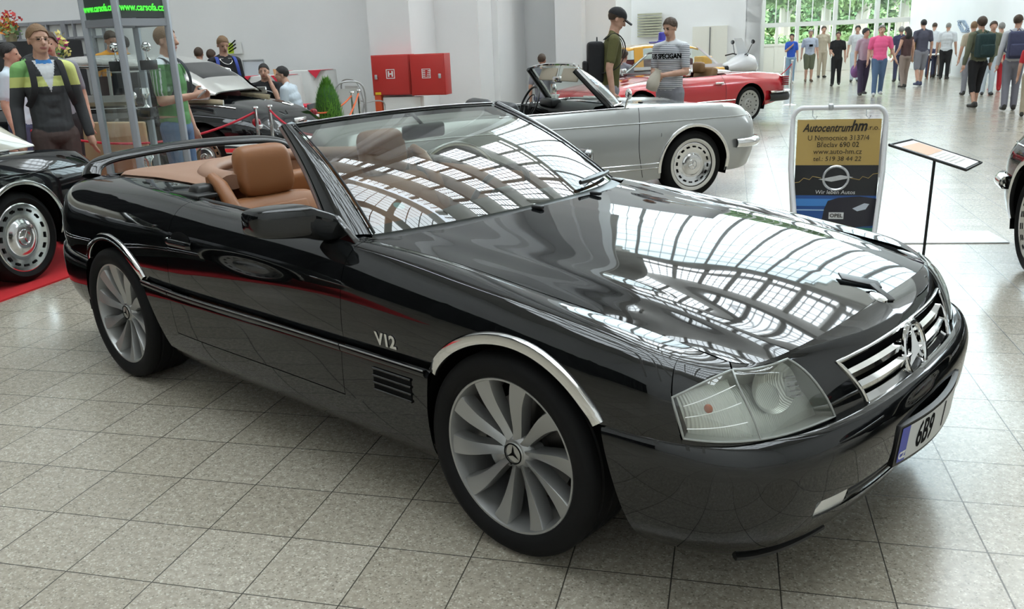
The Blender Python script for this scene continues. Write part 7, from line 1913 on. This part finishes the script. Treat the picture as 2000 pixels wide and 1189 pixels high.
# --- man in the green polo behind the tower
(p, z) = P2(316, 50, 8.0)
def polo_tags(C, tg, F, T, S):
    top = (tg == 1); tg = tg.copy(); y = C[:,1]; z = C[:,2]; x = C[:,0]
    st = top & (np.abs(y) > .10) & (z < .80) & ((np.abs((x*60) % 1-.5) < .16)) & (np.abs(x) < .028); tg[st] = 8; tg[top & (z > .815)] = 8
    return tg, [c_wht]
o, I = person('blond man in a green polo shirt and jeans holding a phone, behind the glass tower', p, TA+.12, z, c_green, c_jean, 'shoe_dark', 'sandy', 'short', arms=('phone','down'), voxel=.0075, tags=polo_tags, build=1.02)
backpack(o, I, cloth('dark_bag', (.03,.035,.04)), 'dark rucksack on the back of the man in the green polo', size=(.12,.22,.34))
bpy.context.view_layer.update(); q = in_hand(I, o, 0); ph = MB().box((0,0,0), (.012,.05,.10), bev=.004, M=Matrix.Rotation(.9, 4, 'Y')).build('mobile_phone', mat('phone_silver', (.45,.45,.46), .3), None); ph.location = q; ph.rotation_euler = (0,0,TA+.2); tag(ph, 'small silver phone held out by the man in the green polo', 'phone')
# --- two people seen behind the tower, and others around the saloon
(p, z) = P2(208, 68, 13.4); o, I = person('man in an orange shirt bending beyond the saloon, seen through the tower', p, TA-.5, z+.06, c_orange, c_grey, hair='brown', voxel=.012, lean=.12, lookdown=.4)
(p, z) = P2(238, 70, 14.0); person('man with dark hair in a yellow shirt half hidden by the tower post', p, TA+PI*.8, z, cloth('amber', (.55,.30,.03)), c_navy, hair='black', voxel=.013)
(p, z) = P2(10, 83, 9.3); person('man in a pale blue shirt cut by the left edge of the photo', p, TA+.4, z, c_sky, c_navy, hair='black', voxel=.012)
(p, z) = P2(90, 62, 9.6); person('person mostly hidden behind the head of the hooded man', p, CAMDIR(p), z, c_grey, c_blk, hair='brown', voxel=.012)
(p, z) = P2(432, 70, 12.9)
o, I = person('young man in a black T-shirt with a silver neck chain beyond the saloon', p, CAMDIR(p)+.35, z, c_blk, c_jean, hair='sandy', voxel=.009, lookdown=.35, arms=('down','down'))
MB().tube([I['T'](.035+.03*math.cos(t)*0+.045*max(0,math.cos(t)), .048*math.sin(t), .825-.045*max(0,math.cos(t))) for t in np.linspace(-PI*.9, PI*.9, 24)], .006, 6).build('neck_chain', m_chrome, o)
for sd in (-1,1): MB().tube(spline_pts([I['T'](-.05,sd*.06,.82), I['T'](.03,sd*.070,.832), I['T'](.066,sd*.078,.76), I['T'](.05,sd*.095,.68)], 14), .018, 8, sq=(1.4,.5)).build('rucksack_strap', cloth('blue_strap', (.05,.08,.35)), o)
text_mesh('shirt_print', 'CROSS', .11, mat('print_grey', (.4,.4,.42), .6), o, M=Matrix.Translation(I['T'](.082,0,.70)) @ Matrix.Rotation(PI/2, 4, 'Z') @ Matrix.Rotation(PI/2, 4, 'X'), depth=.002, sx=.8) if False else None
(p, z) = P2(386, 92, 15.6); person('dark haired person seen from behind near the back wall, left of a pair', p, -CAMDIR(p)+.4, z, c_blk, c_blk, hair='brown', voxel=.013)
(p, z) = P2(410, 96, 15.7); person('person in a blue top seen from behind near the back wall, right of a pair', p, -CAMDIR(p), z, c_blue, c_blk, hair='brown', voxel=.013)
# --- the two seated men
def seat_at(px, pyhead, d, Ht): 
    p = at(px, pyhead, d); return (p.x, p.y, p.z-(Ht*(1-.215)))
def chair_for(o, yaw, label):
    root = empty('cafe_chair', (o.location.x, o.location.y, 0), yaw, label, 'chair', 'cafe chairs of the seated men'); m_ = mat('dark_chair', (.05,.05,.055), .5)
    zs_ = o.location.z+.20*1.76
    MB().box((.05,0,zs_-.02), (.44,.44,.03), bev=.01).build('seat', m_, root); MB().box((-.20,0,zs_+.28), (.03,.42,.30), bev=.01).build('backrest', m_, root)
    for sx_ in (-.14,.24):
        for sy_ in (-.19,.19): MB().tube([(sx_,sy_,zs_-.02),(sx_,sy_,0)], .014, 8).build('leg', m_, root)
pp = seat_at(515, 133, 13.9, 1.76); o, I = person('seated man in a black printed T-shirt with a hand to his ear', (pp[0],pp[1],max(0,pp[2])), CAMDIR(pp)-.15, 1.76, c_blk, c_navy, hair='black', voxel=.010, sit=True, arms=('down','face'), build=1.12); chair_for(o, o.rotation_euler.z, 'dark cafe chair under the man in the black T-shirt')
text_mesh('shirt_print', '57', .15, mat('print_white', (.6,.6,.6), .6), o, M=Matrix.Translation(I['T'](.080,0,.70)) @ Matrix.Rotation(PI/2, 4, 'Z') @ Matrix.Rotation(PI/2, 4, 'X'), depth=.004, bold=.003)
MB().tube([I['T'](.078,.085*math.sin(t),.715+.055*math.cos(t)) for t in np.linspace(-1.7,1.7,16)], .009, 6, sq=(.6,1.4)).build('print_arc', mat('print_white'), o)
pp = seat_at(577, 136, 13.3, 1.74); o, I = person('seated man in a pale blue shirt leaning on the red cloth table', (pp[0],pp[1],max(0,pp[2])), TA+PI+.15, 1.74, c_sky, c_jean, hair='black', voxel=.010, sit=True, arms=('table','table'), lean=.28, look=.35, build=1.1); chair_for(o, o.rotation_euler.z, 'dark cafe chair under the man in the pale blue shirt')
# --- young man with the cap and black rucksack
(p, z) = P2(1188, 14, 10.5)
o, I = person('tall young man in an olive T-shirt and black cap seen from behind left', p, TA+.22, z, c_olive, c_grey, hair='brown', voxel=.0085, lookdown=.42, lean=.10, arms=('down','down'), build=.95)
cp = MB(); hd = I['hd']; cp.grid([[hd(-.006+.060*math.sin(t)*math.cos(a), .050*math.sin(t)*math.sin(a), .022+.050*math.cos(t)) for t in np.linspace(0, PI*.52, 9)] for a in np.linspace(0, 2*PI, 25)]); cp.grid([[hd(.048+.050*f, .036*q*(1-.35*f*f), .022-.012*f-.010*q*q) for f in np.linspace(0,1,5)] for q in np.linspace(-1,1,9)]); cp.build('cap', c_blk, o, ang=60, solid=.004)
backpack(o, I, c_blk, 'black rucksack worn by the young man in the cap', size=(.20,.30,.48), z=.675, back=-.098)
# --- boy in the striped T-shirt
m_str = cloth('striped', (.62,.64,.66)); 
def stripe_nodes(m):
    tc = N(m, 'ShaderNodeTexCoord'); sp_ = N(m, 'ShaderNodeSeparateXYZ'); LK(m, tc.outputs['Object'], sp_.inputs[0]); a_ = N(m, 'ShaderNodeMath', operation='MULTIPLY'); a_.inputs[1].default_value = 1/.0215; LK(m, sp_.outputs['Z'], a_.inputs[0]); f_ = N(m, 'ShaderNodeMath', operation='FRACT'); LK(m, a_.outputs[0], f_.inputs[0]); g_ = N(m, 'ShaderNodeMath', operation='GREATER_THAN'); g_.inputs[1].default_value = .62; LK(m, f_.outputs[0], g_.inputs[0])
    mx = N(m, 'ShaderNodeMix', data_type='RGBA'); LK(m, g_.outputs[0], mx.inputs['Factor']); mx.inputs[6].default_value = (.64,.65,.67,1); mx.inputs[7].default_value = (.09,.10,.13,1); LK(m, mx.outputs[2], bsdf(m).inputs['Base Color'])
stripe_nodes(m_str)
(p, z) = P2(1311, 34, 10.8)
def boy_tags(C, tg, F, T, S): 
    tg = tg.copy(); top = tg == 1; tg[top & (C[:,2] > .822)] = 8; return tg, [c_wht]
o, I = person('teenage boy in a grey striped T-shirt holding a cloth bag between two cars', p, CAMDIR(p)-.55, z, m_str, c_grey, hair='brown', voxel=.0072, lookdown=.25, look=-.15, arms=('hold','hold'), build=1.02, tags=boy_tags)
text_mesh('shirt_print', 'US SPECIGAN', .078, m_dark, o, M=Matrix.Translation(I['T'](.0,0,.745)), depth=.001, bold=.0042, surf=lambda c: Vector((.122-.9*c.x*c.x, c.x, c.y)), sx=.85)
bpy.context.view_layer.update(); q = (in_hand(I, o, 0)+in_hand(I, o, 1))/2; bg_ = MB(); G = []
for z_, r_ in ((-.17,.02),(-.16,.065),(-.08,.075),(0,.06),(.06,.035),(.09,.04)): G.append([(r_*math.cos(t)*(1+.12*math.sin(3*t+z_*30)), r_*.7*math.sin(t), z_) for t in np.linspace(0, 2*PI, 21)])
bg_.grid(G); b_ = bg_.build('cloth_bag', cloth('canvas', (.55,.50,.42)), None, ang=70, solid=.003); b_.location = q+Vector((-.02,-.03,.0)); b_.rotation_euler = (0,.35,0); tag(b_, 'small beige cloth bag held by the boy in the striped shirt', 'bag')
# heads behind the silver car: seated visitors
pp = seat_at(1058, 119, 17.0, 1.70); person('seated person with brown hair seen behind the silver car windscreen frame', (pp[0],pp[1],max(0,pp[2])), 1.2, 1.70, c_grey, c_navy, hair='brown', voxel=.013, sit=True)
pp = seat_at(1217, 112, 17.0, 1.72); o, I = person('seated person with short dark hair between the silver and red cars', (pp[0],pp[1],max(0,pp[2])), .8, 1.72, c_grey, c_navy, hair='brown', voxel=.013, sit=True); chair_for(o, .8, 'metal framed chair under the visitor between the silver and red cars')
# --- visitors in the far part of the hall: feet on the floor at these pixels
def walker(label, px, py, hpx_head, yaw, top, legs, **k):
    b = floor_at(px, py); d = b.y; uu = b.dot(HA)
    if uu > uR-.42: b = b-HA*(uu-uR+.42)
    h_ = at(px, hpx_head, d).z; k.setdefault('voxel', .014); return person(label, (b.x, b.y), yaw, h_, top, legs, **k)
G_ = 'visitors walking in the far part of the hall'
cam_ = -PI/2-.35; away = HB.to_2d(); AW = math.atan2(HB.y, HB.x)
o, I = walker('woman in a royal blue top and light jeans with an arm across her chest', 1542, 162, 66, cam_, c_blue, c_jean2, arms=('chest','down'), female=True, hair='black', shoes='shoe_white', group=G_)
o, I = walker('man in a plaid shirt and olive shorts with a camera round his neck', 1578, 160, 58, cam_+.2, c_plaid, c_khaki, trouser='shorts', hair='grey', shoes='shoe_brown', group=G_, build=1.08)
cmx = MB().box((0,0,0), (.07,.11,.07), bev=.01).build('camera', m_dark, None); cmx.location = o.matrix_basis @ I['T'](.11,0,.70); cmx.rotation_euler = (0,0,cam_); tag(cmx, 'small black camera on the chest of the man in the plaid shirt', 'camera')
walker('man in a beige shirt walking behind the one with the camera', 1603, 152, 51, cam_+.3, c_beige, c_beige, hair='brown', group=G_)
o, I = walker('man in a black shirt and black trousers with a shoulder bag', 1631, 168, 62, cam_-.1, c_blk, c_blk, hair='brown', stride=.06, group=G_, arms=('front','down'))
walker('person in a white shirt half hidden behind the woman in mauve', 1668, 160, 50, cam_, c_wht, c_sky, hair='black', group=G_)
walker('dark haired woman in a mauve wrap and black trousers carrying a purple bag', 1682, 186, 55, cam_+.35, c_mauve, c_purple, hair='black', female=True, hairlen='bob', stride=.05, group=G_, look=.5, arms=('down','front'))
b = floor_at(1668, 182); pb_ = MB().ball((0,0,0), (.13,.10,.17)).build('purple_bag', cloth('purple_bag', (.20,.09,.22)), None); pb_.location = (b.x, b.y, .55); tag(pb_, 'round purple bag carried by the woman in the mauve wrap', 'bag')
walker('man in a bright pink polo shirt and blue jeans', 1712, 187, 49, cam_+.1, c_pink, c_jean, hair='grey', stride=.05, group=G_, arms=('down','away'), build=1.12, shoes='shoe_white')
walker('woman in a dark brown top and taupe trousers, long black hair, seen from behind', 1763, 172, 52, AW+.4, c_dbrown, c_taupe, hair='black', female=True, hairlen='long', sleeve='none', stride=.04, group=G_, arms=('down','away'))
b = floor_at(1778, 168); yb_ = MB(); yb_.grid([[(.10*math.cos(t)*s_, .06*math.sin(t)*s_, z_) for t in np.linspace(0, 2*PI, 17)] for z_, s_ in ((-.30,.3),(-.26,.9),(-.1,1),(.05,.8),(.25,.5),(.45,.3))]); o2 = yb_.build('yellow_bag', cloth('mustard', (.62,.42,.12)), None, ang=70); o2.location = (b.x, b.y, .95); tag(o2, 'mustard shoulder bag beside the woman in the brown top', 'bag')
walker('person in dark navy partly hidden behind the woman in the brown top', 1752, 160, 52, AW, c_navy, c_navy, hair='grey', group=G_)
walker('man in a dark grey short-sleeved shirt and grey shorts seen from behind', 1793, 168, 38, AW+.2, cloth('slate', (.07,.07,.10)), c_grey, trouser='shorts', hair='black', stride=.06, group=G_, shoes='shoe_blue', build=1.05)
walker('man in a white shirt and dark jeans leaning over the stall table', 1815, 152, 44, AW-.3, c_wht, c_navy, hair='brown', group=G_, lean=.15, lookdown=.4)
o, I = walker('stout grey haired man in a white shirt and black trousers with his back turned', 1842, 155, 45, AW-.4, c_wht, c_blk, hair='grey', group=G_, build=1.15, lookdown=.3)
walker('person in a pale patterned dress behind the stall table', 1862, 148, 68, cam_-.6, c_beige, c_taupe, hair='brown', female=True, group=G_)
o, I = walker('curly haired person in an olive jacket and long black shorts striding away', 1900, 212, 33, AW+.25, c_khaki, c_blk, trouser='three', hair='brown', stride=.07, group=G_, sleeve='long', hairlen='bob', voxel=.011, arms=('back','down'))
backpack(o, I, cloth('dark_teal_bag', (.015,.04,.04)), 'dark teal rucksack on the curly haired person in black shorts', size=(.20,.32,.44), z=.69, back=-.105)
o, I = walker('man in a light grey jacket and grey trousers seen from behind at the right', 1968, 216, 29, AW-.1, cloth('light_grey', (.50,.51,.54)), cloth('steel', (.20,.20,.24)), hair='brown', group=G_, sleeve='long', voxel=.011, stride=.03, look=-.6)
backpack(o, I, c_navy, 'navy rucksack on the man in the light grey jacket', size=(.22,.32,.48), z=.69, back=-.105)
walker('man with fair hair behind the curly haired person, facing the stalls', 1888, 186, 42, AW, c_beige, c_grey, hair='sandy', group=G_)
walker('visitor in a grey-green top between the two with rucksacks, left of a pair', 1925, 186, 42, cam_, c_khaki, c_sky, hair='brown', group=G_)
walker('visitor in a light top between the two with rucksacks, right of a pair', 1942, 178, 44, AW, c_beige, c_redc, hair='grey', group=G_, shoes='shoe_red')
walker('person in a dark red top cut by the right edge of the photo', 2004, 228, 70, AW-.3, c_redc, c_beige, hair='brown', group=G_, voxel=.011)
